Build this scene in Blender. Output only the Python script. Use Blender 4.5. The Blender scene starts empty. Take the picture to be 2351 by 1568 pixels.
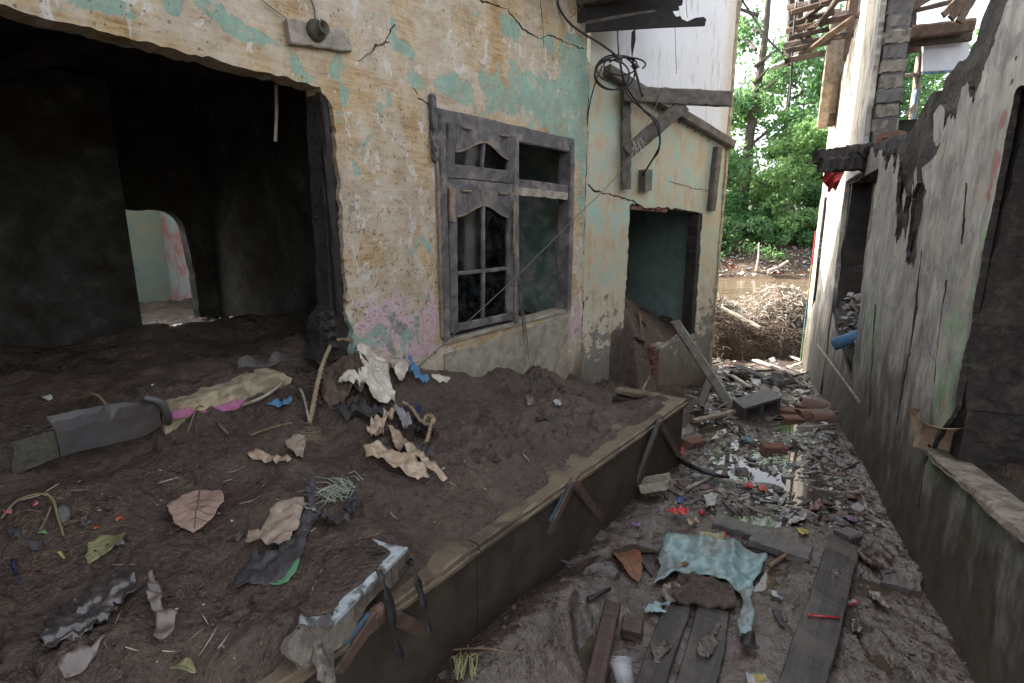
import bpy, math, random
import numpy as np
from mathutils import Matrix, Vector
from mathutils.geometry import delaunay_2d_cdt

# ------------------------------------------------------------------ camera, sky, sun, exposure
SC = bpy.context.scene
COL = SC.collection
PITCH = math.radians(12.3)
CAM = np.array([0.0, 0.0, 1.65])
cd = bpy.data.cameras.new('camera'); cam = bpy.data.objects.new('camera', cd); COL.objects.link(cam)
cam.location = CAM; cam.rotation_euler = (math.radians(90) - PITCH, 0, 0)
cd.sensor_width = 36; cd.lens = 36 * 1241.0 / 2351.0; cd.clip_start = 0.02; cd.clip_end = 3000
SC.camera = cam
SUN_EL, SUN_DIR = math.radians(42), np.array([-0.855, 0.52])      # horizontal direction towards the sun
W = bpy.data.worlds.new('World'); SC.world = W; W.use_nodes = True
wt = W.node_tree; bg = wt.nodes['Background']
sky = wt.nodes.new('ShaderNodeTexSky'); sky.sky_type = 'NISHITA'; sky.sun_disc = False
sky.sun_elevation = SUN_EL; sky.sun_rotation = math.atan2(SUN_DIR[0], SUN_DIR[1])
sky.dust_density = 4.0; sky.air_density = 1.0; sky.ozone_density = 1.0
hs = wt.nodes.new('ShaderNodeHueSaturation'); hs.inputs['Saturation'].default_value = 0.30      # hazy white tropical sky
wt.links.new(sky.outputs[0], hs.inputs['Color']); wt.links.new(hs.outputs[0], bg.inputs[0]); bg.inputs[1].default_value = 0.15
sl = bpy.data.lights.new('sun', 'SUN'); sun = bpy.data.objects.new('sun', sl); COL.objects.link(sun)
sl.energy = 4.0; sl.angle = math.radians(0.6); sl.color = (1.0, 0.94, 0.84)
sv = Vector((SUN_DIR[0] * math.cos(SUN_EL), SUN_DIR[1] * math.cos(SUN_EL), math.sin(SUN_EL)))
sun.rotation_euler = sv.to_track_quat('Z', 'Y').to_euler(); sun.location = (-6, 6, 14)
SC.view_settings.view_transform = 'Standard'; SC.view_settings.look = 'None'
SC.view_settings.gamma = 1.0; SC.view_settings.exposure = 2.4
SC.view_settings.use_curve_mapping = False
SC.cycles.max_bounces = 7; SC.cycles.diffuse_bounces = 4; SC.cycles.glossy_bounces = 3
SC.cycles.transparent_max_bounces = 8; SC.cycles.use_denoising = True

rng = np.random.default_rng(7); random.seed(7)

# ------------------------------------------------------------------ projecting photo positions to places
FP, CX, CY = 1241.0, 1175.5, 784.0
VF = np.array([0, math.cos(PITCH), -math.sin(PITCH)]); VU = np.array([0, math.sin(PITCH), math.cos(PITCH)]); VR = np.array([1.0, 0, 0])
def ray(x, y): return VF + (x - CX) / FP * VR + (CY - y) / FP * VU
def on_y(x, y, Y):
    d = ray(x, y); return CAM + d * (Y - CAM[1]) / d[1]
def on_plane(x, y, P, n):
    d = ray(x, y); return CAM + d * (np.dot(P - CAM, n) / np.dot(d, n))

def frame(o, xdir):
    x = np.array([xdir[0], xdir[1], 0.0]); y = np.array([-xdir[1], xdir[0], 0.0])
    return Matrix(((x[0], y[0], 0, o[0]), (x[1], y[1], 0, o[1]), (0, 0, 1, o[2]), (0, 0, 0, 1)))
A1 = math.radians(37.56); U1 = np.array([math.sin(A1), math.cos(A1), 0]); N1 = np.array([math.cos(A1), -math.sin(A1), 0])
P1 = np.array([0, 0, 0.0]) - 2.5 * N1
HF = frame(P1, U1)                    # house frame: x along the facade, y into the house
A2 = math.radians(57); U2 = np.array([math.sin(A2), math.cos(A2), 0]); N2 = np.array([U2[1], -U2[0], 0])
P2 = P1 + 4.33 * U1
SF = frame(P2, U2)                    # frame of the house's turned right end
A3 = math.radians(22.2); U3 = np.array([math.sin(A3), math.cos(A3), 0]); M3 = np.array([-math.cos(A3), math.sin(A3), 0])
P3 = -0.95 * M3
RF = frame(P3, U3)                    # ruined building on the right: +y faces the alley
ID = Matrix.Identity(4)
def inv(Fm, p): v = Fm.inverted() @ Vector(p); return np.array(v)
def w_of(Fm, p): return np.array(Fm @ Vector(p))
def fac(x, y, off=0.0): return inv(HF, on_plane(x, y, P1 + off * N1, N1))
def sid(x, y, off=0.0): return inv(SF, on_plane(x, y, P2 + off * N2, N2))
def rgt(x, y, off=0.0): return inv(RF, on_plane(x, y, P3 + off * M3, M3))

# ------------------------------------------------------------------ numpy noise
TAB = np.random.default_rng(3).random((256, 256))
def vn(x, y):
    x = np.asarray(x, float); y = np.asarray(y, float)
    xi = np.floor(x).astype(int); yi = np.floor(y).astype(int); fx = x - xi; fy = y - yi
    fx = fx * fx * fx * (fx * (fx * 6 - 15) + 10); fy = fy * fy * fy * (fy * (fy * 6 - 15) + 10)
    a = TAB[xi & 255, yi & 255]; b = TAB[(xi + 1) & 255, yi & 255]; c = TAB[xi & 255, (yi + 1) & 255]; d = TAB[(xi + 1) & 255, (yi + 1) & 255]
    return (a * (1 - fx) + b * fx) * (1 - fy) + (c * (1 - fx) + d * fx) * fy
def fbm(x, y, o=4, g=0.5):
    s = 0; a = 1; t = 0
    for i in range(o):
        s = s + a * (vn(x * 2 ** i + 17.3 * i, y * 2 ** i + 9.1 * i) - 0.5); t += a; a *= g
    return s / t * 2
def ridg(x, y, o=4): return 1 - 2 * np.abs(fbm(x, y, o))
def voro(x, y):
    x = np.asarray(x, float); y = np.asarray(y, float); xi = np.floor(x).astype(int); yi = np.floor(y).astype(int)
    f1 = np.full(x.shape, 9.0); f2 = np.full(x.shape, 9.0)
    for dx in (-1, 0, 1):
        for dy in (-1, 0, 1):
            cx = xi + dx; cy = yi + dy
            px = cx + TAB[cx & 255, cy & 255]; py = cy + TAB[(cy + 91) & 255, (cx + 37) & 255]
            d = np.hypot(px - x, py - y); n = d < f1
            f2 = np.where(n, f1, np.minimum(f2, d)); f1 = np.where(n, d, f1)
    return f1, f2
def sms(a, b, x):
    t = np.clip((x - a) / (b - a), 0, 1); return t * t * (3 - 2 * t)

# ------------------------------------------------------------------ heights of the mud
VC = np.array([  # s, y(into house), z
 (0, -.15, .80), (.4, -.16, .79), (.83, -.13, .75), (1.1, -.12, .76), (1.3, -.10, .82), (1.46, -.06, .88), (.4, .15, .94), (.83, .15, .94), (1.2, .15, .94), (0, .15, .94), (1.75, 0, .93), (2.1, 0, .82), (2.44, 0, .70), (2.9, 0, .61), (3.39, 0, .49), (3.8, 0, .36), (4.06, 0, .27), (4.35, 0, .10),
 (.0, -1.2, .47), (.3, -1.2, .47), (1.3, -1.2, .49), (1.7, -1.2, .49), (2.2, -1.2, .49), (2.7, -1.2, .49), (3.2, -1.2, .485), (3.5, -1.15, .44),
 (.66, -1.15, .56), (.85, -1.0, .61), (1.0, -1.15, .60), (.6, -.9, .56),
 (0, -.5, .60), (.35, -.6, .58), (.8, -.5, .64), (1.3, -.5, .67), (1.8, -.5, .63), (2.3, -.5, .585), (2.8, -.5, .53), (3.2, -.5, .46), (3.8, -.5, .2), (4.3, -.6, .0),
 (3.9, -1.0, .0), (-.5, -.5, .62), (-.5, -1.2, .5), (-1.5, -.6, .7), (-1.5, -1.2, .6),
 (0, .3, 1.0), (.6, .3, .99), (1.2, .3, .99), (1.7, .3, 1.0), (0, 1.2, .99), (1.2, 1.2, .98), (2, 1.2, .97), (1.4, 2.3, .9), (-2, 1, 1.0), (-2, .2, .95), (-2, 3, 1), (2, 3, .86), (2.3, 4.2, .8), (1.8, 3.6, .86),
 (2.8, .5, .72), (3.5, .5, .74), (4.2, .5, .78), (4, 1.5, .8)])
def veranda(s, y, detail=True):
    s = np.asarray(s, float); y = np.asarray(y, float)
    num = 0; den = 0
    for a, b, c in VC:
        w = 1 / ((s - a) ** 2 + (1.3 * (y - b)) ** 2 + .012) ** 1.7; num = num + w * c; den = den + w
    z = num / den
    if detail:
        z = z + .034 * fbm(s * 2.3, y * 2.3, 3) + .016 * fbm(s * 6 + 5, y * 6, 3)
        n = fbm(s * 3.1 + 40, y * 3.1 + 4, 3) * 2.2                              # crust lips
        st = n * 2.2; fr = st - np.floor(st); z = z + .032 * (np.floor(st) + sms(.72, .97, fr)) / 2.2
        k = sms(.05, .35, fbm(s * 1.2 + 7, y * 1.2 + 3, 2))
        wx = s + .03 * fbm(s * 9, y * 9 + 8, 2); wy = y + .03 * fbm(s * 9 + 31, y * 9, 2)
        f1, f2 = voro(wx * 7.5, wy * 7.5); z = z - .032 * (1 - sms(.0, .11, f2 - f1)) * k
        z = z + (.12 + .95 * sms(-.12, .30, fbm(s * 1.9 + 23, y * 1.9 + 5, 3))) * (.022 * np.maximum(0, ridg(s * 9, y * 9, 3) - .2) - .012 * fbm(s * 22, y * 22, 3) + .022 * fbm(s * 11 + 8, y * 11, 3))
        lump = np.exp(-((s - 2.05) ** 2 / .09 + (y + .95) ** 2 / .03))           # churned clods near the edge
        f1, _ = voro(s * 14, y * 14); z = z + lump * (.05 * np.maximum(0, .55 - f1) * 2 + .02 * fbm(s * 20, y * 20, 3))
    e = sms(-1.185, -1.235, y + .03 * fbm(s * 7, y, 3)); z = z - e * (.028 + .045 * sms(-.25, .25, fbm(s * 5 + 11, y * 3, 3)) * (np.abs(s - .85) > .25)) - .4 * sms(-1.215, -1.24, y)
    z = np.where(s > 3.5, z - .3 * sms(-1.0, -1.2, y) * sms(3.5, 3.6, s), z)
    return z
BY = [-50, 0, 3.5, 5, 6.5, 8, 10, 11.3, 12.6, 22, 23.8, 25, 28, 33, 60, 600, 3000]
BZ = [.1, 0, 0, -.05, -.18, -.30, -.52, -.8, -1.4, -1.4, -.78, -.25, 1.0, 1.5, 2.2, 6, 6]
PUDS = []
def ground(x, y, detail=True):
    x = np.asarray(x, float); y = np.asarray(y, float)
    yy = y + .25 * np.sin(x * .9 + 2) * sms(7, 12, y) + 1.0 * fbm(x * .25, y * .1 + 3, 3) * sms(20, 24, y)
    z = np.interp(yy, BY, BZ)
    near = sms(9, 5, y)
    l = -(x - P1[0]) * N1[0] - (y - P1[1]) * N1[1]          # local y of the house frame
    s = (x - P1[0]) * U1[0] + (y - P1[1]) * U1[1]
    z = z + .05 * sms(-1.75, -1.3, l) * near * (.4 + fbm(x * 3, y * 3, 2)) + .10 * np.exp(-((s - .9) ** 2 / .2 + (l + 1.5) ** 2 / .03)) + .10 * np.exp(-((s - 1.6) ** 2 / .3 + (l + 1.42) ** 2 / .02))
    if detail:
        z = z + near * (.022 * fbm(x * 2.6 + 3, y * 2.6, 3) + .014 * fbm(x * 7 + 5, y * 7, 3) + .009 * fbm(x * 19, y * 19, 3) + .006 * np.maximum(0, ridg(x * 30, y * 30, 2) - .3))
        st = fbm(x * 2.4 + 60, y * 2.4 + 14, 3) * 3.6; fr = st - np.floor(st); z = z + near * .012 * (np.floor(st) + sms(.7, .97, fr)) / 2
        m3 = sms(.15, .45, (x - P3[0]) * M3[0] * -1 + (y - P3[1]) * M3[1] * -1 + .55)   # pocked strip along the right wall
        f1, f2 = voro(x * 22, y * 22); z = z - near * m3 * .012 * sms(.34, .1, f1)
        z = z + sms(6, 9, y) * .05 * fbm(x * 1.3, y * 1.3, 4) + sms(20, 24, y) * .35 * fbm(x * .5, y * .5, 4) * sms(60, 30, y)
    for px, py, rx, ry, an, dp in PUDS:
        c, q = math.cos(an), math.sin(an); a = (x - px) * c + (y - py) * q; b = -(x - px) * q + (y - py) * c
        r = np.sqrt((a / rx) ** 2 + (b / ry) ** 2) + .35 * fbm(x * 7 + 9, y * 7, 3)
        z = z - dp * sms(1.15, .75, r)
    return z
def height(x, y, detail=True):
    x = np.asarray(x, float); y = np.asarray(y, float)
    s = (x - P1[0]) * U1[0] + (y - P1[1]) * U1[1]; l = -((x - P1[0]) * N1[0] + (y - P1[1]) * N1[1])
    g = ground(x, y, detail); dom = (l > -1.235) & (l < 5) & (s > -2.5) & (s < 4.6)
    if dom.any():
        g = np.array(g); v = veranda(s[dom], l[dom], detail) if s.ndim else veranda(s, l, detail)
        if s.ndim: g[dom] = np.maximum(g[dom], v)
        else: g = np.maximum(g, v)
    return g
TS = np.concatenate([np.arange(.6, 9, .06), np.arange(9, 40, .3)])
def hit(x, y):
    d = ray(x, y); p = CAM + TS[:, None] * d; b = p[:, 2] < height(p[:, 0], p[:, 1], False) + .07
    if not b.any(): return CAM + 30 * d
    i = int(np.argmax(b)); t2 = np.linspace(TS[max(0, i - 1)], TS[i] + (.5 if TS[i] < 9 else 1.5), 40); p = CAM + t2[:, None] * d; b = p[:, 2] < height(p[:, 0], p[:, 1])
    if not b.any(): return p[-1]
    j = int(np.argmax(b)); lo, hi = t2[max(0, j - 1)], t2[j]; t3 = np.linspace(lo, hi, 6); p = CAM + t3[:, None] * d; b = p[:, 2] < height(p[:, 0], p[:, 1])
    return p[int(np.argmax(b))] if b.any() else p[-1]
def hits(xs, ys):
    """many photo positions at once"""
    D_ = np.array([ray(a, b) for a, b in zip(xs, ys)]); p = CAM + TS[None, :, None] * D_[:, None, :]; b = p[..., 2] < height(p[..., 0], p[..., 1], False)
    i = np.clip(np.argmax(b, 1), 1, None); k = np.arange(len(D_)); za = p[k, i - 1, 2] - height(p[k, i - 1, 0], p[k, i - 1, 1]); zb = p[k, i, 2] - height(p[k, i, 0], p[k, i, 1])
    f = np.clip(za / (za - zb + 1e-9), 0, 1)[:, None]; q = p[k, i - 1] * (1 - f) + p[k, i] * f; q[:, 2] = height(q[:, 0], q[:, 1]); w_ = (q[:, 1] > 1.2) & (q[:, 1] < 4) & (q[:, 0] > .3); q[w_, 2] = np.maximum(q[w_, 2], np.where(q[w_, 1] < 2.5, -.026, np.where(q[w_, 1] < 3.55, -.013, -.031))); return q
def g0(x, y): q = on_plane(x, y, np.array([0, 0, .0]), np.array([0, 0, 1.0])); return q
def add_pud(px, py, rx, ry, an, dp=.05): q = g0(px, py); PUDS.append((q[0], q[1], rx, ry, math.radians(an), dp))
add_pud(1352, 1480, .05, .20, 5); add_pud(1455, 1275, .12, .10, 20, .045); add_pud(1380, 1330, .08, .05, 0, .03)
add_pud(1985, 1450, .05, .22, -8, .03); add_pud(1990, 1340, .10, .08, 0, .025); add_pud(1745, 1330, .2, .05, 30, .02)
add_pud(1800, 1065, .26, .40, -25, .055); add_pud(1690, 1065, .2, .3, 10, .05); add_pud(1650, 990, .2, .3, 0, .05); add_pud(1860, 1110, .16, .2, 0, .045); add_pud(1760, 1190, .2, .09, 0, .035)

# ------------------------------------------------------------------ object helpers
FR = {}
def smooth(me, on=True): me.polygons.foreach_set('use_smooth', [on] * len(me.polygons))
def make_mesh(name, V, Fc, m=None, sm=False):
    me = bpy.data.meshes.new(name); me.from_pydata([tuple(map(float, v)) for v in V], [], [tuple(int(i) for i in f) for f in Fc])
    if m is not None: me.materials.append(m)
    if sm: smooth(me)
    me.update(); return me
def link(name, me, fr=ID, parent=None):
    o = bpy.data.objects.new(name, me); COL.objects.link(o)
    if parent is not None:
        o.parent = parent; o.matrix_basis = FR[parent.name].inverted() @ fr
    else: o.matrix_basis = fr.copy()
    FR[o.name] = fr.copy(); return o
def tag(o, label=None, cat=None, group=None, kind=None):
    if label: o['label'] = label
    if cat: o['category'] = cat
    if group: o['group'] = group
    if kind: o['kind'] = kind
    return o
def thing(name, label, cat, fr=ID, group=None): return tag(link(name, None, fr), label, cat, group)
def at(p): return Matrix.Translation(Vector((float(p[0]), float(p[1]), float(p[2]))))
def color_attr(me, name, arr):
    a = me.color_attributes.new(name, 'FLOAT_COLOR', 'POINT')
    d = np.ones((len(me.vertices), 4), np.float32); d[:, :arr.shape[1]] = arr; a.data.foreach_set('color', d.ravel())

class MB:
    def __init__(s): s.v = []; s.f = []
    def add(s, V, Fc):
        k = len(s.v); s.v += [tuple(map(float, q)) for q in V]; s.f += [tuple(i + k for i in f) for f in Fc]; return s
    def box(s, c, size, rz=0.0, tilt=None):
        x, y, z = [q / 2 for q in size]; b = min(x, y, z) * .14
        V = []; R = Matrix.Rotation(rz, 3, 'Z')
        if tilt is not None: R = tilt.to_3x3()
        for sx in (-1, 1):
            for sy in (-1, 1):
                for sz in (-1, 1): V.append(np.array(R @ Vector((sx * x, sy * y, sz * z))) + np.array(c))
        return s.add(V, [(0, 1, 3, 2), (4, 6, 7, 5), (0, 4, 5, 1), (2, 3, 7, 6), (0, 2, 6, 4), (1, 5, 7, 3)])
    def beam(s, p0, p1, w, t, up=(0, 0, 1), segs=6, jit=.0, jag=.0, seed=0, taper=1.0):
        r = np.random.default_rng(seed + 11); p0 = np.array(p0, float); p1 = np.array(p1, float); L = np.linalg.norm(p1 - p0); d = (p1 - p0) / L
        a = np.cross(d, up); a /= np.linalg.norm(a) + 1e-9; b = np.cross(a, d); c = .16 * min(w, t)
        prof = [(-w / 2 + c, -t / 2), (w / 2 - c, -t / 2), (w / 2, -t / 2 + c), (w / 2, t / 2 - c), (w / 2 - c, t / 2), (-w / 2 + c, t / 2), (-w / 2, t / 2 - c), (-w / 2, -t / 2 + c)]
        V = []; Fc = []
        for i in range(segs + 1):
            k = i / segs; sc = 1 + (taper - 1) * k
            for q, (e, f) in enumerate(prof):
                o = r.normal(0, jit, 2) if jit else (0, 0); al = 0
                if jag and i in (0, segs): al = r.uniform(-jag, jag * .3) * (1 if i == segs else -1)
                V.append(p0 + d * (L * k + al) + a * (e * sc + o[0]) + b * (f * sc + o[1]))
        for i in range(segs):
            for q in range(8): Fc.append((i * 8 + q, i * 8 + (q + 1) % 8, i * 8 + 8 + (q + 1) % 8, i * 8 + 8 + q))
        Fc.append(tuple(range(7, -1, -1))); Fc.append(tuple(segs * 8 + q for q in range(8)))
        return s.add(V, Fc)
    def tube(s, pts, r, n=6, taper=1.0, cap=True):
        pts = [np.array(p, float) for p in pts]; V = []; Fc = []; m = len(pts); ref = np.array([.3, .2, 1.0])
        for i, p in enumerate(pts):
            d = pts[min(i + 1, m - 1)] - pts[max(i - 1, 0)]; d /= np.linalg.norm(d) + 1e-9
            a = np.cross(d, ref)
            if np.linalg.norm(a) < .1: a = np.cross(d, [1, 0, 0])
            a /= np.linalg.norm(a); b = np.cross(d, a); rr = r * (1 + (taper - 1) * i / max(1, m - 1))
            for q in range(n): t = 2 * math.pi * q / n; V.append(p + rr * (math.cos(t) * a + math.sin(t) * b))
        for i in range(m - 1):
            for q in range(n): Fc.append((i * n + q, i * n + (q + 1) % n, (i + 1) * n + (q + 1) % n, (i + 1) * n + q))
        if cap: Fc.append(tuple(range(n - 1, -1, -1))); Fc.append(tuple((m - 1) * n + q for q in range(n)))
        return s.add(V, Fc)
    def lathe(s, prof, c, axis=(0, 0, 1), n=20):
        ax = np.array(axis, float); ax /= np.linalg.norm(ax); a = np.cross(ax, [.31, .77, .2]); a /= np.linalg.norm(a); b = np.cross(ax, a); V = []; Fc = []; m = len(prof)
        for r, h in prof:
            for q in range(n): t = 2 * math.pi * q / n; V.append(np.array(c) + ax * h + r * (math.cos(t) * a + math.sin(t) * b))
        for i in range(m - 1):
            for q in range(n): Fc.append((i * n + q, i * n + (q + 1) % n, (i + 1) * n + (q + 1) % n, (i + 1) * n + q))
        return s.add(V, Fc)
    def prism(s, poly, y0, y1, ax=2):
        """polygon in (x,z) extruded along y (ax=1) or in (x,y) extruded along z (ax=2)"""
        n = len(poly); V = []
        for h in (y0, y1):
            for a, b in poly: V.append((a, h, b) if ax == 1 else (a, b, h))
        Fc = [tuple(range(n))[::-1], tuple(range(n, 2 * n))] + [(i, (i + 1) % n, n + (i + 1) % n, n + i) for i in range(n)]
        return s.add(V, Fc)
    def rock(s, c, r, seed=0, sub=2, rough=.25):
        import bmesh
        bm = bmesh.new(); bmesh.ops.create_icosphere(bm, subdivisions=sub, radius=1)
        V = [np.array(v.co) for v in bm.verts]; Fc = [tuple(v.index for v in f.verts) for f in bm.faces]; bm.free()
        rr = np.array(r); V2 = []
        for v in V:
            k = 1 + rough * float(fbm(v[0] * 1.7 + seed * 3.1 + v[2], v[1] * 1.7 + seed * 1.7 - v[2] * .6, 3)) * 1.6
            V2.append(np.array(c) + v * rr * k)
        return s.add(V2, Fc)
    def obj(s, name, m, fr=ID, parent=None, sm=False, frame_in=None):
        """vertices given in frame_in coordinates (default world); the object gets frame fr"""
        V = s.v
        if frame_in is not None or fr is not ID:
            M = fr.inverted() @ (frame_in if frame_in is not None else ID)
            A = np.array(M); V = (np.array(V) @ A[:3, :3].T + A[:3, 3])
        return link(name, make_mesh(name, V, s.f, m, sm), fr, parent)

def inside(px, py, poly):
    poly = np.asarray(poly); r = np.zeros(np.shape(px), bool); j = len(poly) - 1
    for i in range(len(poly)):
        xi, yi = poly[i]; xj, yj = poly[j]
        c = ((yi > py) != (yj > py)) & (px < (xj - xi) * (py - yi) / (yj - yi + 1e-12) + xi); r ^= c; j = i
    return r
def rag(pts, step=.03, amp=.006, seed=0, edges=None):
    """subdivide a closed outline and make the chosen edges ragged"""
    r = np.random.default_rng(seed); out = []; n = len(pts)
    for i in range(n):
        a = np.array(pts[i], float); b = np.array(pts[(i + 1) % n], float); L = np.linalg.norm(b - a); k = max(1, int(L / step)); nn = np.array([-(b - a)[1], (b - a)[0]]) / (L + 1e-9)
        am = amp if edges is None else edges.get(i, 0.0)
        ph = r.uniform(0, 100)
        for j in range(k):
            t = j / k; o = am * (1.2 * float(fbm(ph + t * L * 5, ph * .3, 2)) + 1.3 * float(fbm(ph + t * L * 21, ph * .7, 3)) + r.normal(0, .15)) if (am and 0 < j) else 0
            out.append(tuple(a + (b - a) * t + nn * o))
    return out
def tri_fill(outline, holes=(), res=.05, jit=.25, seed=0):
    r = np.random.default_rng(seed); loops = [list(outline)] + [list(h) for h in holes]
    V = []; E = []
    for lp in loops:
        k = len(V); V += [Vector((float(a), float(b))) for a, b in lp]; E += [(k + i, k + (i + 1) % len(lp)) for i in range(len(lp))]
    o = np.array(outline); x0, y0 = o.min(0); x1, y1 = o.max(0)
    gx, gy = np.meshgrid(np.arange(x0 + res / 2, x1, res), np.arange(y0 + res / 2, y1, res)); gx = gx.ravel(); gy = gy.ravel()
    gx = gx + r.uniform(-jit, jit, gx.shape) * res; gy = gy + r.uniform(-jit, jit, gy.shape) * res
    ok = inside(gx, gy, outline)
    for h in holes: ok &= ~inside(gx, gy, h)
    B = np.array([list(v) for v in V]); gx = gx[ok]; gy = gy[ok]
    keep = np.ones(len(gx), bool)
    for q in range(0, len(gx), 4000):
        d = np.hypot(gx[q:q + 4000, None] - B[None, :, 0], gy[q:q + 4000, None] - B[None, :, 1]).min(1); keep[q:q + 4000] = d > res * .35
    V += [Vector((float(a), float(b))) for a, b in zip(gx[keep], gy[keep])]
    v2, e2, f2, *_ = delaunay_2d_cdt(V, E, [], 0, 1e-6)
    P = np.array([list(v) for v in v2]); T = np.array([f for f in f2 if len(f) == 3])
    c = P[T].mean(1); ok = inside(c[:, 0], c[:, 1], outline)
    for h in holes: ok &= ~inside(c[:, 0], c[:, 1], h)
    T = T[ok]
    a = P[T]; ar = (a[:, 1, 0] - a[:, 0, 0]) * (a[:, 2, 1] - a[:, 0, 1]) - (a[:, 1, 1] - a[:, 0, 1]) * (a[:, 2, 0] - a[:, 0, 0])
    T[ar < 0] = T[ar < 0][:, ::-1]
    return P, T
def solid(P, T, top, bot):
    """close two offset copies of a triangulation; top and bot are Nx3 arrays"""
    n = len(P); ed = {}
    for t in T:
        for i in range(3):
            e = (t[i], t[(i + 1) % 3]); ed[e] = 1
    Fc = [tuple(t) for t in T] + [tuple(t[::-1] + n) for t in T]
    for (a, b) in ed:
        if (b, a) not in ed: Fc.append((b, a, a + n, b + n))
    return np.vstack([top, bot]), Fc
def wall(name, outline, holes, y0, y1, m, fr, parent=None, res=.06, bump=.004, front=-1, attr=None, seed=0, m2=None, relief=None):
    """upright wall in the (x,z) plane of fr; the front face is at y0"""
    P, T = tri_fill(outline, holes, res, seed=seed)
    d = bump * fbm(P[:, 0] * 5 + seed, P[:, 1] * 5, 3)
    if relief is not None: d = d + relief(P[:, 0], P[:, 1])
    sgn = 1 if y1 > y0 else -1
    fr_ = np.column_stack([P[:, 0], y0 + sgn * d, P[:, 1]]); bk = np.column_stack([P[:, 0], np.full(len(P), y1), P[:, 1]])
    V, Fc = solid(P, T if sgn > 0 else T[:, ::-1], fr_, bk)
    me = make_mesh(name, V, Fc, m)
    if m2 is not None:
        me.materials.append(m2); nT = len(T)
        mi = np.zeros(len(me.polygons), int); mi[nT:] = 1; me.polygons.foreach_set('material_index', mi)
    if attr is not None:
        A = attr(V[:, 0], V[:, 2]); color_attr(me, 'bias', A)
    return link(name, me, fr, parent)
def drape(name, px, m, lift=.006, amp=.02, fq=9, res=.02, th=.002, seed=0, parent=None, base=None, edge=.005, sm=True, attr=False):
    """a crumpled sheet lying on the mud; px is its outline in the photograph"""
    Q = np.array([hit(a, b) for a, b in px]); c = Q.mean(0); fr = at(c)
    ol = rag([(q[0] - c[0], q[1] - c[1]) for q in Q], res, edge, seed)
    P, T = tri_fill(ol, (), res, seed=seed)
    X = P[:, 0] + c[0]; Y = P[:, 1] + c[1]
    h = height(X, Y) if base is None else base(X, Y)
    sx, sy = seed * 7.7, seed * 3.3
    an = seed * 1.37; ph = (X * math.cos(an) + Y * math.sin(an)) * fq * 9 + 5.5 * fbm(X * fq * .45 + sx, Y * fq * .45 + sy, 3)
    fold = (.5 + .5 * np.sin(ph)) ** 1.6 * sms(-.35, .25, fbm(X * fq * .6 + sy, Y * fq * .6 + sx, 2))
    h2 = h + lift + amp * (.62 * fold + .42 * np.maximum(0, ridg(X * fq + sx, Y * fq + sy, 2)) + .6 * np.abs(fbm(X * fq * .4 + sy, Y * fq * .4, 2)) + .12 * np.maximum(0, ridg(X * fq * 2.7 + sy, Y * fq * 2.7 + sx, 2)) ** 2)
    V, Fc = solid(P, T, np.column_stack([P[:, 0], P[:, 1], h2 - c[2]]), np.column_stack([P[:, 0], P[:, 1], h2 - th - c[2]]))
    return link(name, make_mesh(name, V, Fc, m, sm), fr, parent)
def rot_basis(n):
    n = np.array(n, float); n /= np.linalg.norm(n); a = np.cross(n, [0.2, 1, .1]); a /= np.linalg.norm(a); return a, np.cross(n, a), n

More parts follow.
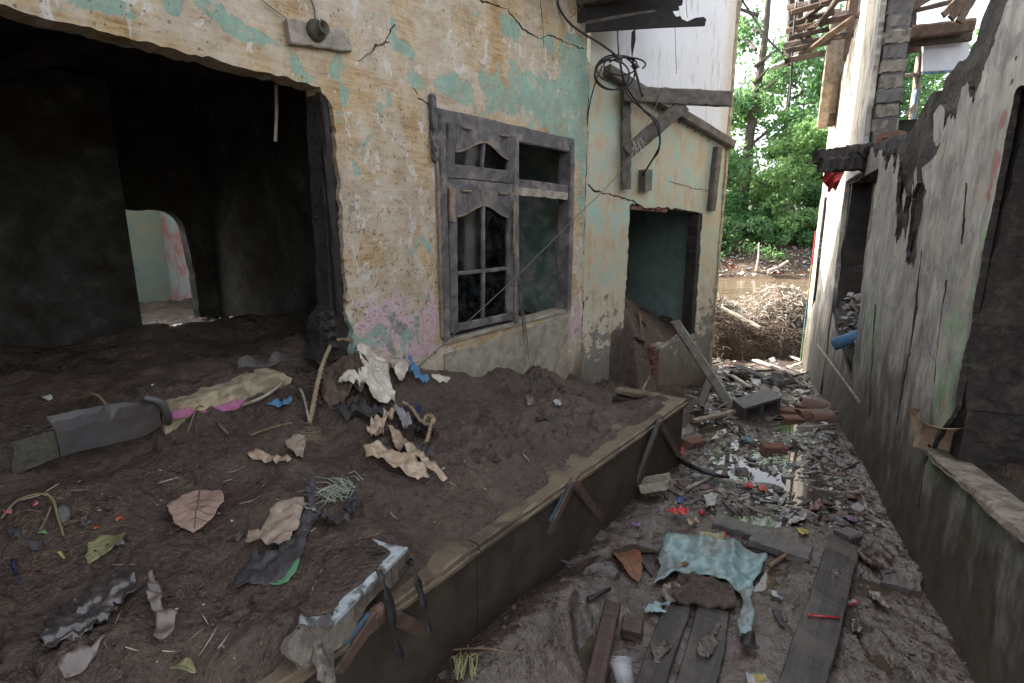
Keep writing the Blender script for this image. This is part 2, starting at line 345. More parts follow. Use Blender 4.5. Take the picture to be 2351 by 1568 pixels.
# ------------------------------------------------------------------ materials
ALB = 0.70      # overall albedo level of soiled surfaces
class NT:
    def __init__(s, name, rough=.8, spec=.3):
        s.m = bpy.data.materials.new(name); s.m.use_nodes = True; s.t = s.m.node_tree; s.b = s.t.nodes['Principled BSDF']
        s.b.inputs['Roughness'].default_value = rough; s.b.inputs['Specular IOR Level'].default_value = spec
        s.tc = s.t.nodes.new('ShaderNodeTexCoord'); s.obj = s.tc.outputs['Object']
    def put(s, i, v):
        if isinstance(v, bpy.types.NodeSocket): s.t.links.new(v, i)
        else: i.default_value = v if not (isinstance(v, tuple) and len(v) == 3 and len(i.default_value) == 4) else (*v, 1)
    def map(s, sc, vec=None, rot=(0, 0, 0)):
        n = s.t.nodes.new('ShaderNodeMapping'); s.t.links.new(vec or s.obj, n.inputs[0]); n.inputs['Scale'].default_value = sc; n.inputs['Rotation'].default_value = rot; return n.outputs[0]
    def noise(s, scale, detail=4, rough=.55, dist=0.0, vec=None):
        n = s.t.nodes.new('ShaderNodeTexNoise'); s.t.links.new(vec or s.obj, n.inputs['Vector']); n.inputs['Scale'].default_value = scale; n.inputs['Detail'].default_value = detail
        n.inputs['Roughness'].default_value = rough; n.inputs['Distortion'].default_value = dist; return n.outputs['Fac']
    def vor(s, scale, feat='F1', vec=None, rnd=1.0):
        n = s.t.nodes.new('ShaderNodeTexVoronoi'); n.feature = feat; s.t.links.new(vec or s.obj, n.inputs['Vector']); n.inputs['Scale'].default_value = scale; n.inputs['Randomness'].default_value = rnd; return n.outputs['Distance']
    def math(s, op, a, b=0.0, clamp=False):
        n = s.t.nodes.new('ShaderNodeMath'); n.operation = op; n.use_clamp = clamp; s.put(n.inputs[0], a); s.put(n.inputs[1], b); return n.outputs[0]
    def sm(s, v, a, b):
        n = s.t.nodes.new('ShaderNodeMapRange'); n.interpolation_type = 'SMOOTHSTEP'; s.put(n.inputs[0], v); n.inputs[1].default_value = a; n.inputs[2].default_value = b; return n.outputs[0]
    def mix(s, f, a, b, mode='MIX'):
        n = s.t.nodes.new('ShaderNodeMix'); n.data_type = 'RGBA'; n.blend_type = mode; s.put(n.inputs[0], f); s.put(n.inputs[6], a); s.put(n.inputs[7], b); return n.outputs[2]
    def ramp(s, f, st):
        n = s.t.nodes.new('ShaderNodeValToRGB'); s.put(n.inputs[0], f); e = n.color_ramp.elements
        while len(e) < len(st): e.new(.5)
        for k, (p, c) in enumerate(st): e[k].position = p; e[k].color = (*c, 1)
        return n.outputs[0]
    def bump(s, h, st=.5, d=.01, nrm=None):
        n = s.t.nodes.new('ShaderNodeBump'); n.inputs['Strength'].default_value = st; n.inputs['Distance'].default_value = d; s.put(n.inputs['Height'], h)
        if nrm is not None: s.t.links.new(nrm, n.inputs['Normal'])
        return n.outputs[0]
    def attr(s, name='bias'):
        n = s.t.nodes.new('ShaderNodeVertexColor'); n.layer_name = name; q = s.t.nodes.new('ShaderNodeSeparateColor'); s.t.links.new(n.outputs[0], q.inputs[0]); return q.outputs
    def xyz(s, vec=None):
        q = s.t.nodes.new('ShaderNodeSeparateXYZ'); s.t.links.new(vec or s.obj, q.inputs[0]); return q.outputs
    def rand(s):
        return s.t.nodes.new('ShaderNodeObjectInfo').outputs['Random']
    def done(s, col, rough=None, nrm=None, **kw):
        s.put(s.b.inputs['Base Color'], s.mix(1.0, col, (ALB, ALB, ALB), 'MULTIPLY'))
        if rough is not None: s.put(s.b.inputs['Roughness'], rough)
        if nrm is not None: s.t.links.new(nrm, s.b.inputs['Normal'])
        for k, v in kw.items(): s.put(s.b.inputs[k.replace('_', ' ')], v)
        return s.m

def mud_mat(name, c0, c1, c2, wet=(.28, .62), bs=1.0, spec=.4):
    n = NT(name, spec=spec); a = n.noise(1.7, 5, .6); b = n.noise(14, 6, .65); c = n.noise(70, 4, .6); f = n.noise(220, 2)
    k = n.math('ADD', n.math('MULTIPLY', a, .6), n.math('MULTIPLY', b, .4))
    col = n.ramp(k, [(.30, c0), (.50, c1), (.70, c2)])
    g = n.noise(34, 6, .7, .6); col = n.mix(n.math('MULTIPLY', n.sm(c, .54, .66), .7), col, tuple(q * 1.15 for q in c2)); col = n.mix(n.math('MULTIPLY', n.sm(g, .45, .36), .8), col, tuple(q * .55 for q in c0)); col = n.mix(n.math('MULTIPLY', n.sm(n.noise(5, 7, .7, 1.0), .56, .66), .45), col, tuple(q * 1.25 for q in c2))
    r = n.math('ADD', n.math('MULTIPLY', n.sm(n.math('ADD', n.math('MULTIPLY', n.noise(3.3, 4), .7), n.math('MULTIPLY', b, .3)), .38, .62), wet[1] - wet[0]), wet[0])
    h = n.math('ADD', n.math('MULTIPLY', b, .6), n.math('ADD', n.math('MULTIPLY', n.math('ADD', c, g), .35), n.math('MULTIPLY', f, .10)))
    return n.done(col, r, n.bump(h, 1.0 * bs, .035))
M = {}
M['mud'] = mud_mat('mud_damp', (.042, .0265, .0195), (.094, .061, .045), (.170, .116, .086), (.22, .62), 1.0, .55)
M['mudwet'] = mud_mat('mud_wet', (.042, .0285, .0225), (.088, .061, .048), (.150, .108, .085), (.04, .30), .5, .85)
def facade_mat():
    n = NT('old_plaster', .85, .25); o = n.attr()
    hz = n.map((2.0, 1, 16)); big = n.noise(1.3, 5, .6); st = n.noise(3.2, 6, .7, .4, hz); fi = n.noise(34, 5, .7); md = n.noise(7, 6, .65)
    col = n.ramp(n.math('ADD', n.math('MULTIPLY', st, .55), n.math('MULTIPLY', md, .45)), [(.36, (.27, .155, .065)), (.45, (.48, .32, .155)), (.54, (.62, .46, .27)), (.66, (.70, .58, .41))])
    col = n.mix(n.math('MULTIPLY', n.sm(n.math('ADD', n.noise(2.1, 7, .68, .5), n.math('MULTIPLY', o[2], .4)), .54, .70), .55), col, n.ramp(md, [(.35, (.58, .52, .43)), (.65, (.70, .67, .61))]))
    sc = n.noise(9, 7, .72, .8, n.map((1, 1, .55))); col = n.mix(n.math('MULTIPLY', n.sm(sc, .565, .60), .85), col, (.74, .70, .64))
    pk = n.math('ADD', n.noise(5.5, 7, .66, .6), n.math('SUBTRACT', o[1], .5)); pm = n.sm(pk, .50, .56); col = n.mix(n.math('MULTIPLY', pm, .9), col, n.ramp(fi, [(.3, (.62, .42, .47)), (.7, (.74, .57, .62))]))
    mn = n.math('ADD', n.noise(3.6, 8, .62, .5), n.math('SUBTRACT', o[0], .5)); mm = n.math('MULTIPLY', n.sm(mn, .505, .54), n.math('SUBTRACT', 1.0, n.math('MULTIPLY', n.sm(n.noise(11, 8, .72, .6), .53, .60), .7)))
    mint = n.ramp(n.math('ADD', n.math('MULTIPLY', md, .6), n.math('MULTIPLY', fi, .4)), [(.32, (.24, .35, .27)), (.5, (.33, .47, .375)), (.68, (.44, .58, .485))])
    col = n.mix(mm, col, mint)
    m2 = n.math('MULTIPLY', n.sm(n.noise(6.5, 8, .7, .7), .60, .625), n.sm(n.noise(1.1, 3), .44, .60)); col = n.mix(n.math('MULTIPLY', m2, .9), col, (.30, .44, .36))
    gr = n.math('MULTIPLY', n.sm(n.math('ADD', n.noise(8, 8, .72, .3), n.math('SUBTRACT', o[2], .45)), .60, .63), 1.0); col = n.mix(n.math('MULTIPLY', gr, .8), col, n.ramp(fi, [(.35, (.17, .19, .16)), (.7, (.34, .35, .31))]))
    zz = n.xyz()[2]; lo_ = n.sm(zz, 2.35, 1.5); sp = n.math('MULTIPLY', n.sm(n.math('ADD', n.vor(24), n.math('MULTIPLY', n.noise(40, 4, .7), .35)), .36, .27), n.sm(n.noise(2.6, 5), .42, .56)); sp2 = n.math('MULTIPLY', n.sm(n.noise(30, 5, .66, .3), .575, .625), n.math('MULTIPLY', n.math('ADD', n.math('MULTIPLY', lo_, .75), .25), n.sm(n.noise(1.9, 4), .36, .56)))
    col = n.mix(n.math('MULTIPLY', n.math('MAXIMUM', n.math('MAXIMUM', sp, sp2), n.math('MULTIPLY', n.sm(n.noise(62, 4, .65, .3), .60, .65), n.sm(n.noise(3.3, 4), .42, .55))), .92), col, n.ramp(md, [(.4, (.16, .105, .06)), (.6, (.30, .215, .125))]))
    gk = n.math('MULTIPLY', n.sm(n.noise(1.5, 8, .72, .6), .50, .68), .42); col = n.mix(gk, col, (.34, .225, .115)); gk2 = n.math('MULTIPLY', n.sm(n.noise(4.5, 8, .7, .8, n.map((2.2, 1, .7))), .56, .68), .4); col = n.mix(gk2, col, (.36, .30, .23)); pit = n.sm(n.noise(130, 2, .6), .62, .72); col = n.mix(n.math('MULTIPLY', pit, .5), col, (.25, .18, .11))
    z = n.xyz()[2]
    stn = n.math('MULTIPLY', n.sm(n.math('ADD', z, n.math('MULTIPLY', n.math('SUBTRACT', n.noise(2.5, 5), .5), .9)), .62, .20), .9); col = n.mix(stn, col, (.15, .12, .09))
    h = n.math('ADD', n.math('ADD', n.math('MULTIPLY', st, .5), n.math('MULTIPLY', fi, .22)), n.math('ADD', n.math('MULTIPLY', mm, -.35), n.math('MULTIPLY', n.math('MAXIMUM', sp, pit), -.3)))
    return n.done(col, .86, n.bump(h, .6, .008))
M['plaster'] = facade_mat()
def side_mat():
    n = NT('side_plaster', .85, .25); q = n.xyz(); x, z = q[0], q[2]
    fi = n.noise(30, 5, .7); vs = n.noise(4, 6, .65, .3, n.map((3.5, 1, .8))); md = n.noise(5, 6, .65)
    roof = n.math('ADD', z, n.math('MULTIPLY', x, .29))
    low = n.ramp(n.math('ADD', n.math('MULTIPLY', md, .55), n.math('MULTIPLY', vs, .45)), [(.34, (.56, .40, .24)), (.45, (.62, .50, .34)), (.52, (.56, .58, .44)), (.60, (.42, .60, .50)), (.70, (.40, .64, .58))])
    cr = n.ramp(n.math('ADD', n.math('MULTIPLY', md, .5), n.math('MULTIPLY', vs, .5)), [(.36, (.42, .34, .22)), (.5, (.66, .58, .43)), (.64, (.70, .64, .52))])
    low = n.mix(n.sm(n.math('ADD', z, n.math('MULTIPLY', md, .7)), 1.65, 1.35), low, cr)
    gm = n.sm(n.math('ADD', n.math('SUBTRACT', n.noise(9, 8, .7, .4), n.math('MULTIPLY', z, .30)), 0), .31, .33); low = n.mix(n.math('MULTIPLY', gm, .85), low, n.ramp(fi, [(.3, (.13, .125, .11)), (.7, (.27, .26, .235))]))
    stn = n.sm(n.math('ADD', z, n.math('MULTIPLY', vs, .8)), .85, .25); low = n.mix(n.math('MULTIPLY', stn, .75), low, (.20, .15, .085))
    wh = n.mix(n.math('MULTIPLY', n.sm(n.noise(5, 7, .7, .4, n.map((4, 1, .7))), .52, .68), .6), (.86, .855, .87), (.40, .365, .33)); wh = n.mix(n.sm(n.math('ADD', x, n.math('MULTIPLY', md, .3)), .55, .25), wh, (.66, .62, .53))
    wh = n.mix(n.math('MULTIPLY', n.sm(n.math('ADD', x, n.math('MULTIPLY', md, .2)), 1.82, 1.95), .6), wh, (.70, .58, .40))
    col = n.mix(n.sm(n.math('ADD', roof, n.math('MULTIPLY', n.math('SUBTRACT', md, .5), .08)), 2.96, 2.985), low, wh)
    sp = n.sm(n.noise(55, 3), .68, .74); col = n.mix(n.math('MULTIPLY', sp, .5), col, (.20, .15, .09))
    return n.done(col, .86, n.bump(n.math('ADD', n.math('MULTIPLY', vs, .5), n.math('MULTIPLY', fi, .25)), .5, .006))
M['side'] = side_mat()
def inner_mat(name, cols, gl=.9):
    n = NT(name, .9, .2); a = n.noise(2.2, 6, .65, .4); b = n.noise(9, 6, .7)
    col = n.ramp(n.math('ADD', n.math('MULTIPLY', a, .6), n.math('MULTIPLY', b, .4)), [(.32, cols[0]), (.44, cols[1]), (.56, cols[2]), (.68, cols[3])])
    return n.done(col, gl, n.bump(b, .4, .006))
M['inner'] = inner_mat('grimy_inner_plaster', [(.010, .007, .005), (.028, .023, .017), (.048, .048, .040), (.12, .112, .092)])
M['innergreen'] = inner_mat('flaking_green_plaster', [(.52, .20, .16), (.24, .42, .33), (.78, .76, .70), (.18, .34, .27)])
M['teal'] = inner_mat('teal_inner_plaster', [(.17, .22, .19), (.23, .32, .28), (.29, .40, .35), (.38, .41, .35)])
M['backblue'] = inner_mat('pale_blue_plaster', [(.22, .38, .40), (.36, .52, .52), (.50, .56, .48), (.55, .60, .55)])
M['backpink'] = inner_mat('pink_peeling_plaster', [(.40, .55, .52), (.55, .70, .68), (.65, .30, .30), (.72, .38, .38)])
def right_mat():
    n = NT('grey_peeling_plaster', .75, .35); o = n.attr(); q = n.xyz(); z = q[2]
    vs = n.noise(2.6, 8, .66, .6, n.map((2.4, 1, .75))); vs2 = n.noise(7, 7, .66, .5, n.map((2.2, 1, .6))); fi = n.noise(60, 4, .7); md = n.noise(3, 6, .6, .4); bl = n.noise(6.5, 8, .65, .9)
    col = n.ramp(n.math('ADD', n.math('MULTIPLY', vs, .6), n.math('MULTIPLY', vs2, .4)), [(.34, (.14, .13, .115)), (.45, (.27, .26, .24)), (.54, (.41, .395, .36)), (.66, (.58, .555, .49))])
    col = n.mix(n.math('MULTIPLY', n.sm(bl, .545, .56), .75), col, n.ramp(vs2, [(.35, (.19, .19, .19)), (.65, (.31, .31, .30))]))
    col = n.mix(n.math('MULTIPLY', n.sm(n.noise(4.2, 8, .65, 1.0, n.map((1.6, 1, .6))), .57, .585), .7), col, n.ramp(fi, [(.3, (.36, .32, .25)), (.7, (.48, .44, .36))]))
    wh = n.math('MULTIPLY', n.sm(n.noise(17, 7, .75, .3, n.map((2.4, 1, .55))), .61, .65), .9); col = n.mix(wh, col, (.52, .51, .49))
    gm = n.sm(n.math('ADD', n.noise(9, 7, .68, .3, n.map((2, 1, .6))), n.math('SUBTRACT', o[0], .5)), .52, .58); col = n.mix(n.math('MULTIPLY', gm, .85), col, n.ramp(fi, [(.3, (.20, .33, .20)), (.7, (.33, .47, .31))]))
    rd = n.sm(n.math('ADD', n.noise(8, 6), n.math('SUBTRACT', o[1], .5)), .56, .62); col = n.mix(n.math('MULTIPLY', rd, .8), col, (.36, .12, .12))
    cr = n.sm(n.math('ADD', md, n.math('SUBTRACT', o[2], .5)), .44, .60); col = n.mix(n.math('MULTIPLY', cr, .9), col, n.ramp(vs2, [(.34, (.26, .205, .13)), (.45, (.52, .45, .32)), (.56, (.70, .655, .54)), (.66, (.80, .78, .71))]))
    stn = n.math('MULTIPLY', n.sm(n.math('ADD', z, n.math('MULTIPLY', n.math('SUBTRACT', vs, .5), 1.5)), 1.15, .22), .95); col = n.mix(stn, col, n.ramp(vs2, [(.35, (.038, .030, .020)), (.65, (.075, .062, .042))]))
    mo = n.math('MULTIPLY', n.sm(n.noise(11, 6, .7), .56, .68), n.sm(n.math('ABSOLUTE', n.math('SUBTRACT', z, .45)), .30, .05)); col = n.mix(n.math('MULTIPLY', mo, .6), col, (.09, .12, .045))
    h = n.math('ADD', n.math('ADD', n.math('MULTIPLY', vs, .5), n.math('MULTIPLY', vs2, .3)), n.math('MULTIPLY', wh, .3))
    return n.done(col, .72, n.bump(h, .7, .012))
M['right'] = right_mat()
def adobe():
    n = NT('wet_adobe_core', .85, .3); a = n.noise(9, 7, .7, .5); b = n.noise(40, 5, .7)
    return n.done(n.ramp(n.math('ADD', n.math('MULTIPLY', a, .6), n.math('MULTIPLY', b, .4)), [(.3, (.018, .015, .013)), (.5, (.05, .043, .037)), (.72, (.14, .12, .10))]), .85, n.bump(n.math('ADD', a, n.math('MULTIPLY', b, .5)), 1, .03))
M['adobe'] = adobe()
def wood(name, c, wear=(.2, .18, .16), dirt=.5, rough=.8, stretch=(1, 1, 1), var=.25):
    n = NT(name, rough, .3); g = n.noise(13, 6, .65, .6, n.map(stretch)); b = n.noise(5, 5, .65); f = n.noise(80, 3, .6, 0, n.map(stretch))
    base = n.ramp(g, [(.30, tuple(q * .45 for q in c)), (.5, c), (.70, tuple(min(.9, q * 1.45) for q in c))])
    col = n.mix(n.math('MULTIPLY', n.sm(b, .50, .62), dirt), base, wear); col = n.mix(n.math('MULTIPLY', n.rand(), var), col, tuple(q * .5 for q in c))
    return n.done(col, rough, n.bump(n.math('ADD', n.math('MULTIPLY', g, .6), n.math('MULTIPLY', f, .3)), .6, .006))
M['frame'] = wood('weathered_grey_frame', (.15, .137, .135), (.36, .31, .26), .7)
M['framebrown'] = wood('bare_brown_lath', (.30, .23, .17), (.36, .22, .15), .5)
M['post'] = wood('grey_brown_timber', (.17, .145, .118), (.08, .075, .075), .6)
M['pale'] = wood('pale_worn_wood', (.42, .37, .30), (.30, .25, .19), .5)
M['board'] = wood('tan_board', (.40, .31, .23), (.22, .17, .13), .5)
M['plank'] = wood('soaked_dark_plank', (.064, .055, .053), (.125, .100, .085), .75, .36, (.25, 4, 4), .15)
M['plankred'] = wood('soaked_red_plank', (.075, .044, .034), (.11, .082, .068), .4, .4, (.25, 4, 4), .1)
M['char'] = wood('charred_wood', (.028, .023, .021), (.075, .058, .045), .45, .75)
M['rafter'] = wood('sunlit_brown_rafter', (.17, .11, .075), (.085, .068, .06), .5)  # brown timber with a sunlit tone put into the colour
M['rafterdark'] = wood('shaded_brown_batten', (.095, .068, .052), (.045, .038, .035), .5)  # same brown timber, shade put into the colour
M['stick'] = wood('dry_stick', (.26, .165, .105), (.14, .09, .06), .4)
def plain(name, c, rough=.6, spec=.4, v=.25, sc=12, bs=.3, dirt=None, dk=.5, **kw):
    n = NT(name, rough, spec); a = n.noise(sc, 6, .65, .3)
    col = n.ramp(a, [(.3, tuple(q * (1 - v) for q in c)), (.7, tuple(min(.95, q * (1 + v)) for q in c))])
    if dirt is not None: col = n.mix(n.math('MULTIPLY', n.sm(n.noise(sc * .6, 7, .7, .5), .46, .58), dk), col, dirt)
    return n.done(col, rough, n.bump(a, bs, .004), **kw)
MUDC = (.075, .055, .045)
M['concrete'] = plain('muddy_concrete', (.26, .225, .185), .85, .3, .35, 20, .8, MUDC, .6)
M['concwet'] = plain('wet_grey_concrete', (.12, .108, .10), .55, .45, .35, 16, .8, MUDC, .6)
M['wallface'] = plain('mud_coated_wall_face', (.056, .043, .032), .5, .4, .25, 7, .5, (.105, .085, .060), .45)
M['coping'] = plain('worn_coping', (.205, .155, .10), .5, .5, .3, 4.5, .5, (.085, .062, .047), 1.0)
M['whitepaint'] = plain('flaking_white_paint', (.50, .56, .58), .6, .4, .2, 22, .5, MUDC, .9)
M['steel'] = plain('rusty_steel_bar', (.15, .095, .070), .55, .45, .35, 25, .6, (.05, .04, .035), .6)
M['bluepaint'] = plain('worn_blue_paint', (.09, .20, .32), .5, .4, .3, 18, .5, (.10, .065, .05), .75)
M['brick'] = plain('red_brick', (.22, .105, .075), .85, .3, .3, 30, .7, (.13, .09, .07), .5)
M['tile'] = plain('clay_roof_tile', (.22, .12, .085), .6, .4, .35, 14, .5, (.09, .07, .06), .6)
M['shard'] = plain('wet_grey_shard', (.15, .135, .13), .16, .7, .4, 10, .5, (.08, .062, .054), .6)
M['shardlight'] = plain('pale_wet_shard', (.30, .275, .25), .2, .6, .3, 12, .5, (.10, .08, .07), .5)
M['fibro'] = plain('fibre_cement_sheet', (.30, .27, .21), .8, .3, .3, 16, .6, (.11, .085, .065), .6)
M['glass'] = None
n = NT('dirty_window_glass', .08, .5); t = n.t
tr = t.nodes.new('ShaderNodeBsdfTransparent'); tr.inputs[0].default_value = (.55, .6, .6, 1); gl = t.nodes.new('ShaderNodeBsdfGlossy'); gl.inputs['Roughness'].default_value = .06; gl.inputs[0].default_value = (.8, .85, .9, 1)
fr_ = t.nodes.new('ShaderNodeFresnel'); fr_.inputs[0].default_value = 1.5; df = t.nodes.new('ShaderNodeBsdfDiffuse'); df.inputs[0].default_value = (.10, .11, .11, 1)
mx = t.nodes.new('ShaderNodeMixShader'); t.links.new(fr_.outputs[0], mx.inputs[0]); t.links.new(tr.outputs[0], mx.inputs[1]); t.links.new(gl.outputs[0], mx.inputs[2])
mx2 = t.nodes.new('ShaderNodeMixShader'); t.links.new(n.math('MULTIPLY', n.sm(n.noise(9, 6, .75, .4), .42, .75), .22), mx2.inputs[0]); t.links.new(mx.outputs[0], mx2.inputs[1]); t.links.new(df.outputs[0], mx2.inputs[2])
t.links.new(mx2.outputs[0], t.nodes['Material Output'].inputs[0]); M['glass'] = n.m
M['black'] = plain('black_rubber', (.012, .012, .013), .45, .4, .2, 20, .2)
M['cable'] = plain('black_cable', (.025, .025, .028), .5, .4, .2, 30, .1)
M['wire'] = plain('grey_wire', (.16, .155, .15), .5, .4, .2, 30, .1)
M['meter'] = plain('grey_meter_case', (.17, .165, .14), .6, .4, .25, 16, .3, (.08, .07, .05), .5)
M['holder'] = plain('dusty_bakelite', (.10, .085, .06), .6, .4, .3, 30, .3)
def cloth(name, c, dirt=MUDC, dk=.5, rough=.6, spec=.35, sc=14, trans=0.0, v=.3):
    return plain(name, c, rough, spec, v, sc, .6, dirt, dk)
M['cream'] = cloth('cream_plastic_sheet', (.70, .63, .53), (.34, .26, .19), .5, .35, .5)
M['tanpl'] = cloth('tan_plastic_bag', (.52, .39, .27), (.25, .165, .11), .6, .33, .5)
M['sack'] = cloth('brown_sacking', (.155, .108, .082), MUDC, .55, .9, .2, 30)
M['blue'] = cloth('blue_rag', (.10, .24, .42), (.09, .12, .17), .5, .7)
M['dark'] = cloth('black_soaked_cloth', (.028, .026, .027), MUDC, .35, .55)
M['navy'] = cloth('navy_strap', (.02, .02, .085), MUDC, .2, .6)
M['grey'] = cloth('grey_soiled_cloth', (.30, .29, .29), MUDC, .5, .7)
M['paper'] = cloth('soaked_brown_paper', (.40, .31, .235), (.20, .145, .11), .6, .55)
M['film'] = cloth('muddy_clear_film', (.10, .085, .082), (.05, .038, .033), .5, .16, .8, 20)
M['wrap'] = cloth('crumpled_brown_wrapper', (.20, .155, .135), MUDC, .5, .3, .5)
M['tarp'] = cloth('turquoise_plastic', (.25, .38, .38), (.15, .122, .10), .60, .32, .5, 6, v=.2)
M['rope'] = cloth('straw_rope', (.40, .31, .20), MUDC, .3, .85, .2, 60)
M['leafdry'] = None
def leaf_mat(name, c, vein, sc=1.0):
    n = NT(name, .6, .3); a = n.noise(30, 6, .7); b = n.noise(8, 5, .6)
    col = n.ramp(a, [(.3, tuple(q * .75 for q in c)), (.7, tuple(min(.9, q * 1.2) for q in c))]); col = n.mix(n.math('MULTIPLY', n.sm(b, .55, .66), .6), col, vein)
    return n.done(col, .6, n.bump(a, .3, .002))
M['leafdry'] = leaf_mat('dry_tan_leaf', (.44, .30, .235), (.33, .21, .15)); M['vein'] = plain('leaf_vein', (.17, .115, .085), .7, .3)
M['leafyel'] = leaf_mat('yellowing_leaf', (.34, .32, .16), (.10, .09, .05)); M['veiny'] = plain('yellow_vein', (.24, .21, .10), .6, .3)
M['leafbrown'] = leaf_mat('russet_leaf', (.26, .12, .065), (.15, .07, .04))
M['bana'] = plain('rotten_banana_leaf', (.060, .056, .060), .6, .4, .5, 40, .9, MUDC, .45)
M['straw'] = plain('pale_green_straw', (.42, .45, .35), .7, .3, .3, 60, .2)
M['green'] = plain('green_painted_strip', (.09, .27, .14), .55, .4, .2, 20, .3, (.25, .18, .12), .3)
for k, c in dict(red=(.42, .03, .035), pink=(.50, .13, .21), orange=(.48, .085, .03), lilac=(.27, .16, .28), rose=(.20, .09, .10), white=(.46, .44, .42), yellow=(.42, .33, .07), cyan=(.09, .26, .30), cobalt=(.05, .09, .26), lime=(.16, .31, .11), redbag=(.62, .06, .05)).items():
    M[k] = plain(k + '_scrap', c, .4, .5, .2, 14, .4, MUDC, .6 if k not in ('red', 'orange', 'redbag') else .2)
M['curbp'] = plain('pink_sprayed_curb', (.58, .18, .38), .8, .25, .25, 40, .4, (.34, .27, .17), .25)
M['curb'] = plain('stained_curb_plaster', (.50, .42, .28), .85, .25, .35, 14, .6, (.16, .12, .075), .6)
M['sheet'] = plain('dark_sheet_metal', (.095, .088, .092), .42, .5, .3, 10, .4, (.10, .078, .060), .55, Metallic=.25)
M['sheet2'] = plain('lichen_sheet_metal', (.075, .068, .050), .7, .4, .6, 50, .5, (.15, .135, .09), .4)
M['apron'] = plain('grey_beige_render', (.43, .385, .305), .85, .3, .18, 14, .5, (.14, .115, .085), .4)
M['bark'] = plain('tree_bark', (.13, .11, .09), .9, .2, .3, 8, .6)
M['oldbeam'] = wood('old_grey_black_beam', (.055, .045, .038), (.12, .10, .085), .5)
M['root'] = wood('matted_roots', (.11, .075, .052), (.055, .04, .03), .5)
M['strawdry'] = plain('bleached_straw', (.58, .51, .42), .8, .25, .35, 20, .2)
M['shell'] = plain('white_panel', (.72, .71, .74), .7, .3, .1, 8, .2)
def foliage(name, c, k=.55):
    n = NT(name, .5, .35); t = n.t; a = n.noise(.9, 4, .6); b = n.noise(6, 3)
    col = n.ramp(n.math('ADD', n.math('MULTIPLY', a, .6), n.math('MULTIPLY', b, .4)), [(.32, tuple(q * .55 for q in c)), (.5, c), (.68, tuple(min(.6, q * 1.5) for q in c))])
    tl = t.nodes.new('ShaderNodeBsdfTranslucent'); t.links.new(n.mix(.6, col, (.29, .46, .17)), tl.inputs[0]); n.put(n.b.inputs['Base Color'], col)
    mx = t.nodes.new('ShaderNodeMixShader'); mx.inputs[0].default_value = k; t.links.new(n.b.outputs[0], mx.inputs[1]); t.links.new(tl.outputs[0], mx.inputs[2]); t.links.new(mx.outputs[0], t.nodes['Material Output'].inputs[0]); return n.m
M['fol1'] = foliage('mid_green_leaves', (.095, .205, .085)); M['fol2'] = foliage('dark_green_leaves', (0.062, 0.144, 0.060)); M['fol3'] = foliage('light_green_leaves', (.145, .26, .095)); M['fol4'] = foliage('blue_green_leaves', (0.081, 0.206, 0.094))
n = NT('river_water', .08, .5); w = n.noise(1.2, 4, .6, .5, n.map((.5, 1.6, 1))); w2 = n.noise(6, 3, .5, 0, n.map((.6, 1.6, 1)))
M['water'] = n.done(n.ramp(w, [(.35, (.12, .09, .055)), (.65, (.20, .155, .10))]), .10, n.bump(n.math('ADD', w, n.math('MULTIPLY', w2, .3)), .25, .05))
n = NT('muddy_puddle', .03, .6); M['pud'] = n.done((.075, .058, .042), .03)
n = NT('far_bank_soil', .95, .15); a = n.noise(.8, 6, .7); b = n.noise(7, 5, .7)
M['soil'] = n.done(n.ramp(n.math('ADD', n.math('MULTIPLY', a, .5), n.math('MULTIPLY', b, .5)), [(.3, (.045, .032, .022)), (.52, (.115, .08, .055)), (.72, (.20, .15, .11))]), .95, n.bump(b, .8, .1))

# ------------------------------------------------------------------ ground, mud, river
def grid_mesh(name, xs, ys, zf, m, fr=ID, kind='structure', label=None):
    X, Y = np.meshgrid(xs, ys); Z = zf(X, Y); V = np.column_stack([X.ravel(), Y.ravel(), Z.ravel()]).astype(np.float32)
    nx, ny = len(xs), len(ys); i = np.arange(nx * ny).reshape(ny, nx); F4 = np.stack([i[:-1, :-1], i[:-1, 1:], i[1:, 1:], i[1:, :-1]], -1).reshape(-1, 4)
    me = bpy.data.meshes.new(name); me.vertices.add(len(V)); me.vertices.foreach_set('co', V.ravel()); me.loops.add(F4.size); me.loops.foreach_set('vertex_index', F4.ravel().astype(np.int32))
    me.polygons.add(len(F4)); me.polygons.foreach_set('loop_start', np.arange(0, F4.size, 4).astype(np.int32)); me.update(calc_edges=True)
    for q in (m if isinstance(m, list) else [m]): me.materials.append(q)
    smooth(me); o = link(name, me, fr); tag(o, label, kind=kind); return o, F4, V
def grow(a, b, s0, k):
    r = [a]; s = s0
    while r[-1] < b: r.append(r[-1] + s); s *= k
    return r
ys = list(np.arange(.9, 4.2, .0125)) + list(np.arange(4.2, 8.5, .03)) + list(np.arange(8.5, 13, .09)) + list(np.arange(13, 36, .25)) + grow(36, 2500, 1, 1.4)
ys = [-60, -20, -8, -3, -1, 0, .4, .7] + ys
xr = grow(4.6, 40, .04, 1.12); xr = xr + [xr[-1] * 1.6 ** k for k in range(1, 10)]
xl = grow(.7, 40, .04, 1.15); xl = xl + [xl[-1] * 1.6 ** k for k in range(1, 10)]
xs = sorted([-q for q in xl[1:]]) + list(np.arange(-.7, 2.6, .0125)) + list(np.arange(2.6, 4.6, .03)) + xr[1:]
go, gF, gV = grid_mesh('mud_ground', xs, ys, ground, [M['mudwet'], M['soil']])
gy = gV[gF[:, 0], 1]; go.data.polygons.foreach_set('material_index', (gy > 17).astype(np.int32))
va, _, _ = grid_mesh('mud_bank', list(np.arange(-2.4, 4.6, .0115)), list(np.arange(-1.245, .12, .0115)), veranda, M['mud'], HF)
